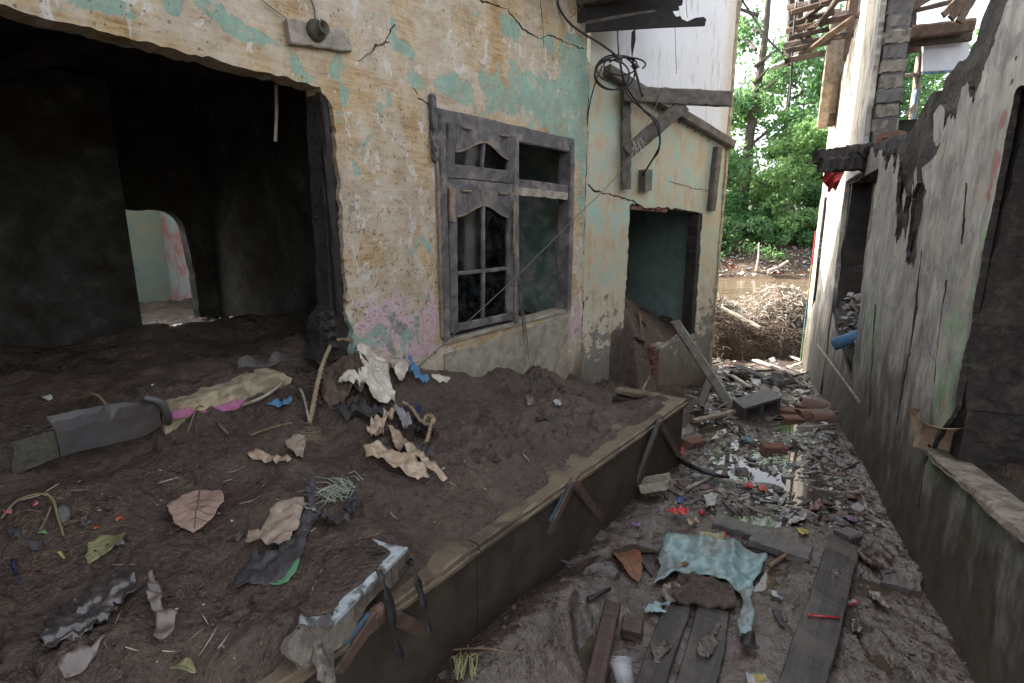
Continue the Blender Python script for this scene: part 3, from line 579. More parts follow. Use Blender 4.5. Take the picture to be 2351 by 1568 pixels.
va2, _, _ = grid_mesh('mud_floor', list(np.arange(-3.0, 4.6, .03)), list(np.arange(.108, 5.2, .03)), veranda, M['mud'], HF)
tag(link('river_water', make_mesh('river_water', [(-300, 9, -.72), (400, 9, -.72), (400, 30, -.72), (-300, 30, -.72)], [(0, 1, 2, 3)], M['water'])), kind='structure')
tag(link('puddle_water', make_mesh('puddle_water', [(-.6, 1.0, -.022), (2.2, 1.0, -.022), (2.7, 4.0, -.028), (.8, 4.0, -.028)], [(0, 1, 2, 3)], M['pud'])), kind='structure')

for za, zb, xa, xb, xc, xd, ya, yb in [(-.012, -.012, .55, 2.25, .95, 2.62, 2.5, 3.55), (-.030, -.030, .95, 2.62, 1.35, 3.0, 3.55, 4.5)]:
    tag(link('puddle_water', make_mesh('puddle_water', [(xa, ya, za), (xb, ya, za), (xd, yb, zb), (xc, yb, zb)], [(0, 1, 2, 3)], M['pud'])), kind='structure')

# ------------------------------------------------------------------ the house on the left
house = thing('house', 'flood-wrecked house with peeling cream and mint plaster, wide dark opening and broken window', 'house', HF)
def gs(x, z, cx, cz, rx, rz, a): return a * np.exp(-((x - cx) / rx) ** 2 - ((z - cz) / rz) ** 2)
def fbias(x, z):
    f = lambda px, py: fac(px, py)[[0, 2]]
    mint = .37 + gs(x, z, 3.75, 2.55, .66, .28, .27) + gs(x, z, 4.15, 2.75, .16, .5, .30) + gs(x, z, 4.28, 2.0, .10, .8, .18) + gs(x, z, 3.1, 2.52, .5, .10, .15) + gs(x, z, 2.1, .98, .3, .14, .17)
    for px, py, rx, rz, a in [(1150, 250, .22, .03, .2), (1030, 200, .16, .06, .24), (960, 190, .10, .05, .2), (1175, 70, .14, .10, .24), (1280, 110, .2, .14, .2), (930, 115, .07, .05, .26), (905, 60, .03, .06, .2), (500, 30, .10, .06, .26), (560, 75, .10, .035, .28), (250, 15, .08, .03, .3), (400, 15, .03, .05, .3), (905, 100, .06, .03, .2),
                              (770, 160, .025, .05, .28), (790, 220, .02, .06, .3), (810, 335, .02, .09, .26), (820, 390, .025, .04, .28), (800, 760, .03, .3, .18), (1100, 30, .05, .05, .18), (1345, 540, .04, .3, .14), (1280, 20, .3, .05, .1)]:
        c = f(px, py); mint = mint + gs(x, z, c[0], c[1], rx, rz, a)
    pink = .28 + gs(x, z, 1.93, 1.08, .24, .22, .36) + gs(x, z, 2.32, .98, .24, .30, .36) + gs(x, z, 4.2, .8, .12, .34, .36)
    dirt = .30 + gs(x, z, 2.08, .98, .2, .28, .24) + gs(x, z, 1.83, 1.75, .06, .22, .26) + gs(x, z, 2.1, 1.2, .6, .35, .03) + gs(x, z, 2.14, 1.62, .06, .09, .2) + gs(x, z, 4.25, .6, .2, .4, .18)
    return np.column_stack([mint, pink, dirt])
op_tr = fac(765, 212); op_br = fac(778, 800)
wl, wr, wb, wtp = 2.49, 4.075, .895, 2.31                      # window opening
outl = rag([(1.775, .30), (1.785, 1.02), (1.76, 1.2), (1.78, 1.75), (1.765, 2.22), (1.70, 2.31), (.62, 2.335), (-3.2, 2.35), (-3.2, 3.6), (4.27, 3.6), (4.27, 3.02), (4.33, 2.95), (4.345, 1.6), (4.32, -.3), (2, -.3)], .025, .008, 3, {0: .016, 1: .02, 2: .016, 3: .014, 4: .01, 5: .009, 6: .009, 9: .012, 10: .015, 11: .012, 12: .016})
win_h = [(wl, wb), (wr, wb), (wr, wtp), (wl, wtp)]
def crack_relief(x, z):
    d = 0
    for pts in CRACKS:
        for (a, b), (c, e) in zip(pts[:-1], pts[1:]):
            L = math.hypot(c - a, e - b) + 1e-9; t = np.clip(((x - a) * (c - a) + (z - b) * (e - b)) / L ** 2, 0, 1)
            dd = np.hypot(x - a - t * (c - a), z - b - t * (e - b)); d = d + .012 * sms(.014, .004, dd)
    return d
CRACKS = []
wall('front_wall', outl, [rag(win_h, .05, 0)], 0, .13, M['plaster'], HF, house, res=.03, bump=.006, attr=fbias, seed=2)
# cracks as thin dark recess strips standing in the plaster
def crack(name, pts, wd, conv, seed, y=-.004, fr=HF, par=None):
    r = np.random.default_rng(seed); P = [conv(*p) for p in pts]; out = []
    for a, b in zip(P[:-1], P[1:]):
        L = np.linalg.norm(b - a); k = max(2, int(L / .025))
        for j in range(k): t = j / k; out.append(a + (b - a) * t + np.array([r.normal(0, .005), 0, r.normal(0, .005)]))
    out.append(P[-1]); V = []; Fc = []
    for i, p in enumerate(out):
        w = wd * (.2 + 1.0 * r.random() ** 1.5) * (1 - .6 * i / len(out)); q = out[min(i + 1, len(out) - 1)] - out[max(i - 1, 0)]; q = np.array([-q[2], 0, q[0]]) / (math.hypot(q[0], q[2]) + 1e-9) * w
        V += [(p[0] + q[0], y, p[2] + q[2]), (p[0] - q[0], y, p[2] - q[2]), (p[0] + q[0], y + .02, p[2] + q[2]), (p[0] - q[0], y + .02, p[2] - q[2])]
    for i in range(len(out) - 1):
        a, b = 4 * i, 4 * i + 4; Fc += [(a, a + 1, b + 1, b), (a + 2, b + 2, b + 3, a + 3), (a, b, b + 2, a + 2), (a + 1, a + 3, b + 3, b + 1)]
    return link(name, make_mesh(name, V, Fc, M['adobe']), fr, par or house)
crack('crack', [(1100, 0), (1165, 22), (1195, 62), (1235, 88), (1262, 80), (1300, 98), (1340, 112)], .0055, fac, 1, -.007)
crack('crack', [(1240, 5), (1245, 60), (1247, 110)], .0025, fac, 2, -.006); crack('crack', [(890, 90), (850, 120), (820, 140)], .002, fac, 3, -.006)
crack('crack', [(960, 225), (985, 240), (1005, 250)], .003, fac, 4, -.006); crack('crack', [(950, 200), (958, 218)], .0025, fac, 5, -.006)
crack('crack', [(905, 60), (880, 100), (855, 115)], .0018, fac, 6, -.006)
# jamb of the wide opening: brown mud-brick edge with remains of a timber frame
mb = MB(); j = np.random.default_rng(4)
outj = rag([(1.70, .5), (1.60, .9), (1.63, 1.16), (1.69, 1.22), (1.71, 2.30), (1.80, 2.30), (1.80, .5)], .03, .008, 9, {0: .02, 1: .018, 2: .015, 3: .006})
wall('jamb_core', outj, [], .035, .15, M['adobe'], HF, house, .04, .012)
MB().beam((1.735, .03, 1.18), (1.725, .03, 2.29), .045, .05, (0, 1, 0), 14, .003, .02, 3).obj('door_post', M['char'], HF, house, frame_in=HF)
mb = MB()
for k in range(5): mb.rock((1.64 + .03 * j.random(), .02 + .05 * j.random(), .95 + .055 * k), (.045, .05, .035), k, 2, .35)
mb.obj('mortar_lump', M['adobe'], HF, house, frame_in=HF)
# inner rooms
def slabv(name, x0, z0, x1, z1, y0, y1, m, fr=HF, parent=house): return wall(name, [(x0, z0), (x1, z0), (x1, z1), (x0, z1)], [], y0, y1, m, fr, parent, .3, .004)
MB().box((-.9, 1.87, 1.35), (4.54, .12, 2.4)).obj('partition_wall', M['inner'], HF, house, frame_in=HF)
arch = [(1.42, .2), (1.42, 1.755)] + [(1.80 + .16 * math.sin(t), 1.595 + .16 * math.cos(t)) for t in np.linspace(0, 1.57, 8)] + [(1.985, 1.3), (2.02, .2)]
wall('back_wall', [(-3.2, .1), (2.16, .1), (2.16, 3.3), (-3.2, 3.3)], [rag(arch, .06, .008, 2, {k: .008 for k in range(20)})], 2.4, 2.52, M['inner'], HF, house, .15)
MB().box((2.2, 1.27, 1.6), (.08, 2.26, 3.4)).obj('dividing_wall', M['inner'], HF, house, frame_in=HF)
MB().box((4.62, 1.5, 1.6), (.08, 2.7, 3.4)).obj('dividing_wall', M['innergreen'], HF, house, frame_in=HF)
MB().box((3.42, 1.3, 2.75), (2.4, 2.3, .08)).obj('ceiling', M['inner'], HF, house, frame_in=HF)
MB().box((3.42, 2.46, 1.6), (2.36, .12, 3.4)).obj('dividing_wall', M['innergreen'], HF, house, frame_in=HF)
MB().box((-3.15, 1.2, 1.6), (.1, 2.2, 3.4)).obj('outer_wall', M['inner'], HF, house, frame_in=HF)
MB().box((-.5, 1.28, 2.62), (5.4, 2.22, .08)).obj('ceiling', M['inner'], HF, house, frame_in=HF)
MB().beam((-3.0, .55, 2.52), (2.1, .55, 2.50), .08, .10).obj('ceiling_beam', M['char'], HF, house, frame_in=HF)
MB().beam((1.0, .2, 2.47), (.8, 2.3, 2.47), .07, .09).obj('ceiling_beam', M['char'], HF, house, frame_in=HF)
wall('back_room_wall', rag([(.5, .3), (2.6, .3), (2.6, 2.9), (.5, 3.1)], .1, 0), [], 4.2, 4.32, M['backblue'], HF, house, .1)
MB().box((2.50, 3.50, 1.6), (.1, 1.40, 2.6)).obj('back_room_wall', M['backpink'], HF, house, frame_in=HF)
for k in range(3):
    p = fac(530 + 20 * k, 584, -2.4); sp = MB(); sp.box((p[0], 2.392, p[2]), (.034, .012, .036)); o = sp.obj('socket_plate', M['meter'], HF, house, frame_in=HF)
    MB().lathe([(.010, 0), (.011, .004), (.007, .005), (0, .003)], (p[0], 2.386, p[2]), (0, -1, 0), 12).obj('socket_face', M['black'], HF, o, frame_in=HF)
# threshold curb of the opening
cb = rag([(.80, .66), (1.05, .71), (1.25, .79), (1.37, .87), (1.385, .90), (1.34, .935), (1.2, .94), (1.0, .925), (.80, .905)], .025, .004, 3, {k: .006 for k in range(9)})
curb = wall('threshold_curb', cb, [], -.06, .10, M['curb'], HF, house, .03, .008)
for q, (pl, sd) in enumerate([([(388, 948), (402, 940), (420, 941), (428, 934), (440, 936), (446, 945), (430, 953), (410, 960), (390, 962)], 1), ([(462, 946), (480, 938), (520, 928), (548, 914), (560, 921), (550, 935), (515, 944), (480, 951)], 2)]):
    poly = [tuple(fac(a, b, .066)[[0, 2]]) for a, b in pl]
    wall('pink_spray_mark', rag(poly, .008, .003, sd, {k: .003 for k in range(9)}), [], -.0705, -.066, M['curbp'], HF, curb, .02, .0)
# concrete apron under the window
ap = [(2.50, .32), (4.055, -.05), (4.055, .885), (3.55, .84), (3.2, .83), (2.9, .80), (2.50, .80)]
wall('apron_panel', rag(ap, .04, .005, 5, {2: .004, 3: .006, 4: .006, 5: .006}), [], -.016, .10, M['apron'], HF, house, .04, .006)
MB().beam((2.50, .05, .88), (4.06, .05, .90), .13, .03, segs=10, jit=.002).obj('window_sill', M['apron'], HF, house, frame_in=HF)

# the window
win = link('window', None, HF @ Matrix.Translation((wl, 0, wb)), house); WF = HF
def wpart(name, mbx, m, par=win): return mbx.obj(name, m, HF, par, frame_in=HF)
fr = MB(); kw = dict(up=(0, 1, 0), segs=12, jit=.0016)
fr.beam((wl + .03, .02, .90), (wl + .035, .02, 2.30), .06, .10, **kw); wpart('frame_post', fr, M['frame'])
fr = MB(); fr.beam((wr - .03, .03, .90), (wr - .03, .03, 2.30), .055, .12, **kw); wpart('frame_post', fr, M['frame'])
fr = MB(); fr.beam((wl, .015, 2.285), (wr + .01, .015, 2.285), .055, .11, (0, 0, 1), 14, .0018); wpart('frame_head', fr, M['frame'])
fr = MB(); fr.beam((3.285, .02, .90), (3.275, .02, 2.26), .055, .10, **kw); wpart('mullion', fr, M['frame'])
fr = MB(); fr.beam((wl + .06, .02, 1.895), (3.25, .02, 1.895), .045, .08, (0, 0, 1), 8, .0015); wpart('transom', fr, M['frame'])
fr = MB(); fr.beam((3.30, .02, 1.935), (wr - .05, .02, 1.925), .05, .08, (0, 0, 1), 8, .0015); wpart('transom', fr, M['frame'])
fr = MB(); fr.beam((3.31, -.005, 1.885), (wr - .06, -.005, 1.875), .015, .055, (0, 0, 1), 10, .003, .02, 4); tag(wpart('torn_rail', fr, M['pale']), 'bare pale strip of torn wood under the transom')
for a, b in ((wl - .012, M['framebrown']), (wr + .006, M['framebrown'])):
    fr = MB(); fr.beam((a, -.012, .92), (a + .002, -.012, 2.2), .02, .022, (0, 1, 0), 24, .002); wpart('edge_lath', fr, b)
fr = MB(); fr.beam((wl - .03, -.02, 2.02), (wl - .045, -.02, 2.40), .045, .03, (0, 1, 0), 14, .004, .02, 8); wpart('loose_lath', fr, M['frame'])
def ogee(x0, x1, z0, zmax, n=14):       # rail edge that rises to the middle: two mirrored S-curves
    out = []
    for i in range(n + 1):
        t = i / n; k = 1 - abs(2 * t - 1); out.append((x0 + (x1 - x0) * t, z0 + (zmax - z0) * float(sms(0, 1, k))))
    return out
def sash(name, x0, x1, z0, z1, st, arch_lo, arch_hi, bot, cross, y, tilt, hinge=True):
    piv = HF @ Matrix.Translation((0, y, z1)) @ Matrix.Rotation(tilt, 4, 'X') @ Matrix.Translation((0, -y, -z1))
    s = link(name, None, piv, win); xm = (x0 + x1) / 2
    def pp(nm, mbx, m): return mbx.obj(nm, m, piv, s, frame_in=piv)
    a = MB(); a.beam((x0 + st / 2, y, z0), (x0 + st / 2, y, z1), st, .032, (0, 1, 0), 12, .001); pp('stile', a, M['frame'])
    a = MB(); a.beam((x1 - st / 2, y, z0), (x1 - st / 2, y, z1), st, .032, (0, 1, 0), 12, .001); pp('stile', a, M['frame'])
    og = ogee(x0 + st, x1 - st, arch_lo, arch_hi); a = MB(); a.prism([(x0 + st, z1), (x1 - st, z1)] + og[::-1], y - .015, y + .015, 1); pp('top_rail', a, M['frame'])
    a = MB(); a.tube([(p[0], y - .016, p[1] - .004) for p in og], .006, 5); pp('arch_bead', a, M['framebrown'])
    a = MB(); a.beam((x0 + st, y, z0 + bot / 2), (x1 - st, y, z0 + bot / 2), bot, .030, (0, 1, 0), 8, .001); pp('bottom_rail', a, M['frame'])
    a = MB(); a.beam((xm, y, z0 + bot), (xm, y, arch_hi), .026, .03, (0, 1, 0), 8, .001); pp('muntin', a, M['frame'])
    if cross:
        for q in ((x0 + st, xm - .013), (xm + .013, x1 - st)):
            a = MB(); a.beam((q[0], y, cross), (q[1], y, cross), .026, .028, (0, 1, 0), 5, .001); pp('muntin', a, M['frame'])
    zs = [z0 + bot, cross, z1 - .01] if cross else [z0 + bot, z1 - .01]
    for i in range(len(zs) - 1):
        for q in ((x0 + st, xm), (xm, x1 - st)):
            a = MB(); a.box(((q[0] + q[1]) / 2, y + .006, (zs[i] + zs[i + 1]) / 2), (q[1] - q[0], .004, zs[i + 1] - zs[i])); pp('pane', a, M['glass'])
    if hinge:
        for k in (.22, .78):
            a = MB(); a.tube([(x0 + (x1 - x0) * k - .045, y - .028, z1 - .012), (x0 + (x1 - x0) * k + .045, y - .028, z1 - .012)], .008, 6); pp('hinge', a, M['framebrown'])
    return s
sash('fanlight_sash', 2.56, 3.255, 1.935, 2.258, .075, 2.10, 2.185, .085, None, -.03, math.radians(7))
sash('casement_sash', 2.565, 3.25, .93, 1.87, .075, 1.70, 1.775, .055, 1.325, -.012, math.radians(1))
fr = MB(); fr.beam((2.58, -.035, 1.66), (2.58, -.035, 1.87), .05, .012, (0, 1, 0), 6, .002, .01, 3); wpart('loose_lath', fr, M['framebrown'])
fr = MB(); fr.beam((3.235, -.035, 1.42), (3.23, -.035, 1.82), .03, .012, (0, 1, 0), 9, .002, .02, 5); wpart('loose_lath', fr, M['framebrown'])
fr = MB(); fr.beam((3.325, .05, .93), (3.315, .05, 1.9), .022, .03, (0, 1, 0), 14, .003, .01, 5); wpart('loose_lath', fr, M['framebrown'])
q = MB()
for k in range(7):
    a = np.array([3.30, -.03, 1.25]); pts = [a + np.array([.012 * k * t + .02 * math.sin(3 * t + k), -.05 * t, -.45 * t - .05 * k * t]) for t in np.linspace(0, 1, 9)]; q.tube(pts, .004, 4, .3)
wpart('torn_fibre', q, M['post'])

# the turned right end with the doorway, white above the old roof line
dl, dr, dtop = .54, 1.60, 1.81
so = rag([(.0, -.4), (dl - .02, -.4), (dl - .025, .5), (dl, 1.2), (dl, dtop + .01), (1.15, dtop - .01), (dr, dtop - .05), (dr + .01, 1.3), (dr + .02, .46), (1.02, .40), (1.0, -.5), (1.90, -.7), (1.91, 2.0), (1.90, 5.4), (.0, 5.4)], .03, .008, 6, {1: .016, 2: .016, 3: .012, 4: .012, 5: .010, 6: .012, 7: .012, 8: .02, 9: .012, 12: .008, 11: .012})
wall('end_wall', so, [], 0, .13, M['side'], SF, house, .04, .006, seed=5)
def sprt(name, mbx, m, par=house): return mbx.obj(name, m, SF, par, frame_in=SF)
crack('crack', [(1350, 425), (1362, 436), (1380, 442), (1410, 450), (1450, 460), (1480, 478), (1518, 482)], .009, sid, 21, -.008, SF)
crack('crack', [(1330, 665), (1338, 700), (1332, 760)], .014, sid, 22, -.006, SF); crack('crack', [(1345, 60), (1345, 120), (1349, 240), (1344, 420), (1338, 560), (1334, 660)], .006, sid, 23, -.008, SF)
crack('crack', [(1595, 355), (1650, 372), (1690, 378)], .002, lambda a, b: sid(a - 60, b + 60), 24, -.005, SF)
for k in range(6):
    s = sprt('brick', MB().box((dl + .06 + .085 * k, .035, dtop - .012 - .004 * k), (.075, .06, .034), 0.02 * (k % 3 - 1)), M['brick'])
pl = sid(1450, 200); MBX = MB()
# old roof line: sloping timber on the wall, corner post
ra, rb = sid(1385, 155), sid(1672, 328)
sprt('roof_line_beam', MB().beam((ra[0], -.045, ra[2] - .03), (rb[0], -.045, rb[2] - .02), .085, .09, (0, 0, 1), 16, .0025, .01, 5), M['post'])
q = MB()
for k in range(9):
    t = .35 + .065 * k; p = ra + (rb - ra) * t; q.rock((p[0], -.03, p[2] - .095), (.011, .012, .009), k, 1, .3)
sprt('tile_nib', q, M['post'])
pa, pb = sid(1648, 320), sid(1630, 475)
sprt('corner_post', MB().beam((pb[0] - .02, -.03, 1.78), (pa[0] - .03, -.03, rb[2] - .06), .085, .07, (0, 1, 0), 12, .0025, .0, 6), M['post'])
wall('door_jamb', rag([(dr - .04, -.1), (dr + .035, -.1), (dr + .04, 1.80), (dr - .05, 1.80)], .03, .006, 7, {1: .008, 3: .010}), [], .01, .14, M['adobe'], SF, house, .04, .01)
sprt('corner_edge', MB().beam((1.925, .06, -.6), (1.915, .06, 5.35), .04, .15, (0, 1, 0), 30, .004), M['curb'])
# room behind the doorway
MB().box((1.2, 1.35, 1.3), (2.6, .1, 3.2)).obj('doorway_room_wall', M['teal'], SF, house, frame_in=SF)
MB().box((1.86, .72, 1.3), (.08, 1.16, 3.2)).obj('doorway_room_wall', M['teal'], SF, house, frame_in=SF)
MB().box((.95, .74, 2.75), (1.9, 1.2, .06)).obj('ceiling', M['inner'], SF, house, frame_in=SF)
# low plinth remains with exposed bricks at the doorway
q = sprt('brick_pier', MB().box((1.0, .055, .0), (.10, .10, .78)), M['brick'])
for k in range(8):
    for i in range(2): sprt('brick', MB().box((.965 + .03 * (k % 2), -.004 + .06 * i, -.02 + .052 * k), (.12 - .03 * (k % 2), .055, .044), .05 * math.sin(k * 3 + i)), M['brick'], q)
# mud heaped in the doorway
def heap(s, y): 
    z = np.interp(s, [.3, .55, .8, 1.05, 1.3, 1.65, 1.9], [1.18, 1.16, 1.0, .84, .70, .55, .5]) - .22 * sms(.55, .0, y) - 1.05 * sms(.22, -.34, y + .10 * fbm(s * 4, y * 4 + 7, 3))
    return z + .05 * fbm(s * 5, y * 5, 4) + .018 * fbm(s * 16, y * 16, 3) + .012 * np.maximum(0, ridg(s * 12, y * 12, 2)) - .8 * sms(.62, .50, s) * sms(.01, -.05, y) - .9 * sms(.98, 1.06, s) * sms(.06, .02, y)
grid_mesh('mud_heap', list(np.arange(.36, 1.82, .016)), list(np.arange(-.55, 1.3, .016)), heap, M['mud'], SF)
# eave: soffit boards and the burnt end
qa = lambda x, y, d: inv(HF, on_plane(x, y, P1 + d * N1, N1))
MB().box((.35, -.2, 3.66), (7.8, .55, .05)).obj('soffit', M['char'], HF, house, frame_in=HF)
MB().box((-.2, -.86, 3.66), (2.4, .78, .05)).obj('soffit', M['char'], HF, house, frame_in=HF)  # deeper overhang out of view, added to darken the left bank
MB().box((-.75, -.62, 1.8), (.12, 1.22, 3.6)).obj('bank_shading_wall', M['inner'], HF, house, frame_in=HF)  # unseen wall, added to keep light off the left foreground mud
MB().box((.35, .9, 4.65), (7.9, .12, 2.0)).obj('shadowing_upper_wall', M['curb'], HF, house, frame_in=HF)  # unseen storey, made up so the house shadow reaches across the alley
rf = MB(); rf.add([(-3.6, -.5, 3.70), (4.3, -.5, 3.70), (4.3, .85, 4.1), (-3.6, .85, 4.1), (-3.6, -.5, 3.74), (4.3, -.5, 3.74), (4.3, .85, 4.14), (-3.6, .85, 4.14)], [(0, 1, 2, 3)[::-1], (4, 5, 6, 7), (0, 4, 5, 1)[::-1], (1, 5, 6, 2)[::-1], (2, 6, 7, 3)[::-1], (3, 7, 4, 0)[::-1]]); rf.obj('roof', M['tile'], HF, house, frame_in=HF)
rf = MB(); rf.add([(-3.8, .5, 5.55), (5.6, .5, 5.55), (5.6, 4.6, 7.0), (-3.8, 4.6, 7.0), (-3.8, .5, 5.63), (5.6, .5, 5.63), (5.6, 4.6, 7.08), (-3.8, 4.6, 7.08)], [(0, 1, 2, 3)[::-1], (4, 5, 6, 7), (0, 4, 5, 1)[::-1], (1, 5, 6, 2)[::-1], (2, 6, 7, 3)[::-1], (3, 7, 4, 0)[::-1]]); rf.obj('roof', M['tile'], HF, house, frame_in=HF)  # unseen high roof, added with the upper storey to block the sun
# burnt boards under the broken eave: positions on the plane parallel to the picture about 4.9 m away
eb = lambda x, y, Y=4.75: on_y(x, y, Y)
def bboard(name, pl, Y, th, m, sd, ragged, lab=None):
    P = [eb(a, b, Y) for a, b in pl]; o2 = rag([(p[0], p[2]) for p in P], .02, .01, sd, ragged)
    T2, F2 = tri_fill(o2, (), .05, seed=sd); V, Fc = solid(T2, F2, np.column_stack([T2[:, 0], np.full(len(T2), Y), T2[:, 1]]), np.column_stack([T2[:, 0], np.full(len(T2), Y + th), T2[:, 1]]))
    A = np.array(HF.inverted()); V = V @ A[:3, :3].T + A[:3, 3]
    o = link(name, make_mesh(name, V, Fc, m), HF, house); tag(o, lab); return o
bboard('eave_board', [(1344, 73), (1345, 56), (1480, 30), (1545, 26), (1562, 36), (1566, 44), (1622, 45), (1619, 58), (1520, 62)], 4.72, .025, M['char'], 3, {2: .012, 3: .02, 4: .03, 5: .02, 6: .006}, 'burnt black eave board with a ragged end')
bboard('eave_board', [(1315, 52), (1410, 42), (1560, 22), (1590, -30), (1330, -30)], 4.78, .02, M['char'], 4, {1: .004, 2: .02})
bboard('eave_board', [(1344, 72), (1346, 48), (1420, 34), (1500, 22), (1500, 60)], 4.735, .02, M['post'], 5, {3: .05})
MB().beam(eb(1300, 10, 4.85), eb(1530, -38, 4.5), .09, .07, segs=8, jit=.002).obj('eave_rafter', M['post'], HF, house)
MB().box((4.0, -.35, 3.55), (1.4, .75, .04), .1).obj('soffit', M['post'], HF, house, frame_in=HF)
q = MB(); q.prism([(0, 0), (.03, .02), (.035, -.06), (.012, -.2), (.0, -.1)], 0, .004, 1); p = eb(1450, 73, 4.74)
MB().add([(v[0] + p[0], v[1] + p[1], v[2] + p[2]) for v in q.v], q.f).obj('hanging_splinter', M['char'], HF, house)

# ------------------------------------------------------------------ low wall that holds the mud bank
vw = thing('retaining_wall', 'low mud-coated concrete wall with worn pale coping edging the mud bank', 'low wall', HF @ Matrix.Translation((1.0, -1.2, 0)))
def vpart(nm, mbx, m, par=vw): return mbx.obj(nm, m, HF, par, frame_in=HF)
fo = [(-.6, -.25), (3.575, -.25), (3.575, .425), (2.0, .425), (2.0, -.25)]
for a, b in ((-.6, 1.385), (1.391, 3.575)):
    wall('wall_face', [(a, -.25), (b, -.25), (b, .418), (a, .418)], [], -1.262, -1.16, M['wallface'], HF, vw, .05, .004)
wall('wall_face', [(0, -.25), (.5, -.25), (.5, .40), (0, .40)], [], -.0, .1, M['wallface'], HF @ Matrix.Translation((3.575, -1.262, 0)) @ Matrix.Rotation(math.pi / 2, 4, 'Z'), vw, .05, .004)
for a, b in ((-.6, 1.385), (1.392, 3.6)):
    c = MB(); c.beam((a, -1.185, .437), (b, -1.185, .437), .035, .17, (0, 1, 0), int((b - a) / .05), .0022); vpart('coping', c, M['coping'])
    c = MB(); c.beam((a, -1.272, .424), (b, -1.272, .424), .018, .018, (0, 1, 0), int((b - a) / .05), .001); vpart('coping_moulding', c, M['coping'])
c = MB(); c.beam((3.56, -1.1, .44), (3.56, -.76, .43), .035, .09, (1, 0, 0), 8, .002); vpart('coping', c, M['coping'])

# ------------------------------------------------------------------ ruined building on the right
ruin = thing('ruined_building', 'roofless ruin on the right with grey peeling wall, broken adobe top and empty openings', 'ruined building', RF)
def rbias(x, z):
    g = .36 + gs(x, z, 4.45, .9, .3, .5, .22) + gs(x, z, 2.95, .9, .14, .5, .22) + gs(x, z, 2.5, .55, .5, .12, .18) + gs(x, z, 3.2, 1.3, .2, .4, .08) + gs(x, z, 2.85, 1.6, .06, .8, .12)
    r = .25 + gs(x, z, 2.86, 1.8, .06, .5, .38) + gs(x, z, 2.98, 1.2, .07, .2, .22) + gs(x, z, 6.4, 1.0, .12, .6, .14)
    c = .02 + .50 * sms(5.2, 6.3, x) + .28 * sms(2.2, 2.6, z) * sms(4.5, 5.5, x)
    return np.column_stack([g, r, c])
R = lambda x, y: tuple(rgt(x, y)[[0, 2]])
top = [(5.62, 2.28), (5.2, 2.28), (4.82, 2.25), (4.45, 2.20), (4.2, 2.27), (4.02, 2.38), (3.83, 2.36), (3.72, 2.45), (3.52, 2.50), (3.36, 2.62), (3.05, 2.72), (2.2, 2.85), (.9, 2.9)]
doorr = 2.82
near = [(.6, -.3), (6.16, -.7), (6.16, .83), (6.17, 2.24)] + top + [(.6, 2.9)]
winr = [(4.93, .42), (5.55, .60), (6.12, .84), (6.30, 2.02), (4.96, 2.06)]
dooh = [(.7, .80), (2.1, .66), (3.0, .575), (3.03, .60), (doorr, .86), (doorr - .01, 1.5), (doorr - .02, 2.17), (.7, 2.17)]
# core wall of adobe, 3 cm behind the plaster skin
core_o = [(.6, -.3), (7.98, -.8), (7.98, 2.9), (7.6, 3.2), (6.5, 3.75), (6.36, 3.8), (5.66, 3.80), (5.66, 2.30)] + top[1:] + [(.6, 2.9)]
wall('wall_core', rag(core_o, .035, .014, 21, {k: .02 for k in range(7, 21)}), [rag([(a, b) for a, b in winr], .05, .004, 4, {k: .004 for k in range(5)}), rag(dooh, .06, .006, 5, {k: .006 for k in range(8)})], -.03, -.22, M['adobe'], RF, ruin, .05, .028, seed=3)
def eroded(pts, off, sd, st=.03, amp=.03): return pts
skin_top = [(5.63, 2.24), (5.3, 2.235), (5.1, 2.15), (4.95, 2.2), (4.75, 2.0), (4.6, 2.15), (4.5, 1.98), (4.42, 2.1), (4.3, 1.75), (4.2, 1.5), (4.1, 1.62), (4.0, 1.55), (3.98, 1.9), (3.95, 1.62), (3.9, 1.42), (3.74, 1.40), (3.72, 1.75), (3.66, 2.0), (3.55, 2.18), (3.45, 2.15), (3.40, 2.25), (3.33, 2.3), (3.22, 2.18), (3.12, 2.35), (3.05, 2.5), (2.9, 2.62), (2.0, 2.7), (.62, 2.75)]
sk = [(.62, -.3), (6.17, -.7), (6.17, .80), (5.55, .585), (4.93, .41), (4.95, 1.2), (4.96, 2.055), (5.6, 2.03), (5.62, 2.1)] + skin_top + [(.62, 2.15), (doorr - .02, 2.15), (doorr - .01, 1.5), (doorr, .86), (3.03, .585), (2.1, .655), (.62, .80)]
ed = {k: .022 for k in range(8, 8 + len(skin_top))}; ed.update({k: .008 for k in range(8 + len(skin_top), 8 + len(skin_top) + 6)}); ed.update({2: .006, 3: .006, 4: .004, 5: .004})
wall('plaster_skin', rag(sk, .016, .02, 22, ed), [], .004, -.018, M['right'], RF, ruin, .028, .010, attr=rbias, seed=8, m2=M['adobe'])
for k, pl in enumerate([[(2145, 262), (2160, 240), (2172, 250), (2170, 300), (2155, 335), (2146, 325)], [(2118, 385), (2150, 355), (2165, 345), (2168, 380), (2150, 425), (2130, 440), (2120, 410)], [(2072, 450), (2078, 430), (2082, 450), (2074, 490)], [(2100, 400), (2106, 380), (2108, 420), (2100, 440)]]):
    wall('plaster_flake', rag([R(*p) for p in pl], .02, .008, 30 + k, {i: .008 for i in range(8)}), [], .004, -.02, M['right'], RF, ruin, .03, .006, attr=rbias, seed=k, m2=M['adobe'])
for k, (pl, wd) in enumerate([([(2121, 574), (2108, 680), (2095, 794), (2075, 890), (2062, 977)], .010), ([(2141, 1002), (2126, 1066), (2120, 1122), (2112, 1170)], .006), ([(2178, 640), (2160, 780), (2150, 880)], .005), ([(2012, 700), (2004, 850), (1998, 960)], .003), ([(2225, 420), (2212, 560)], .004)]): crack('crack', pl, wd * .8, rgt, 40 + k, -.009, RF, ruin)
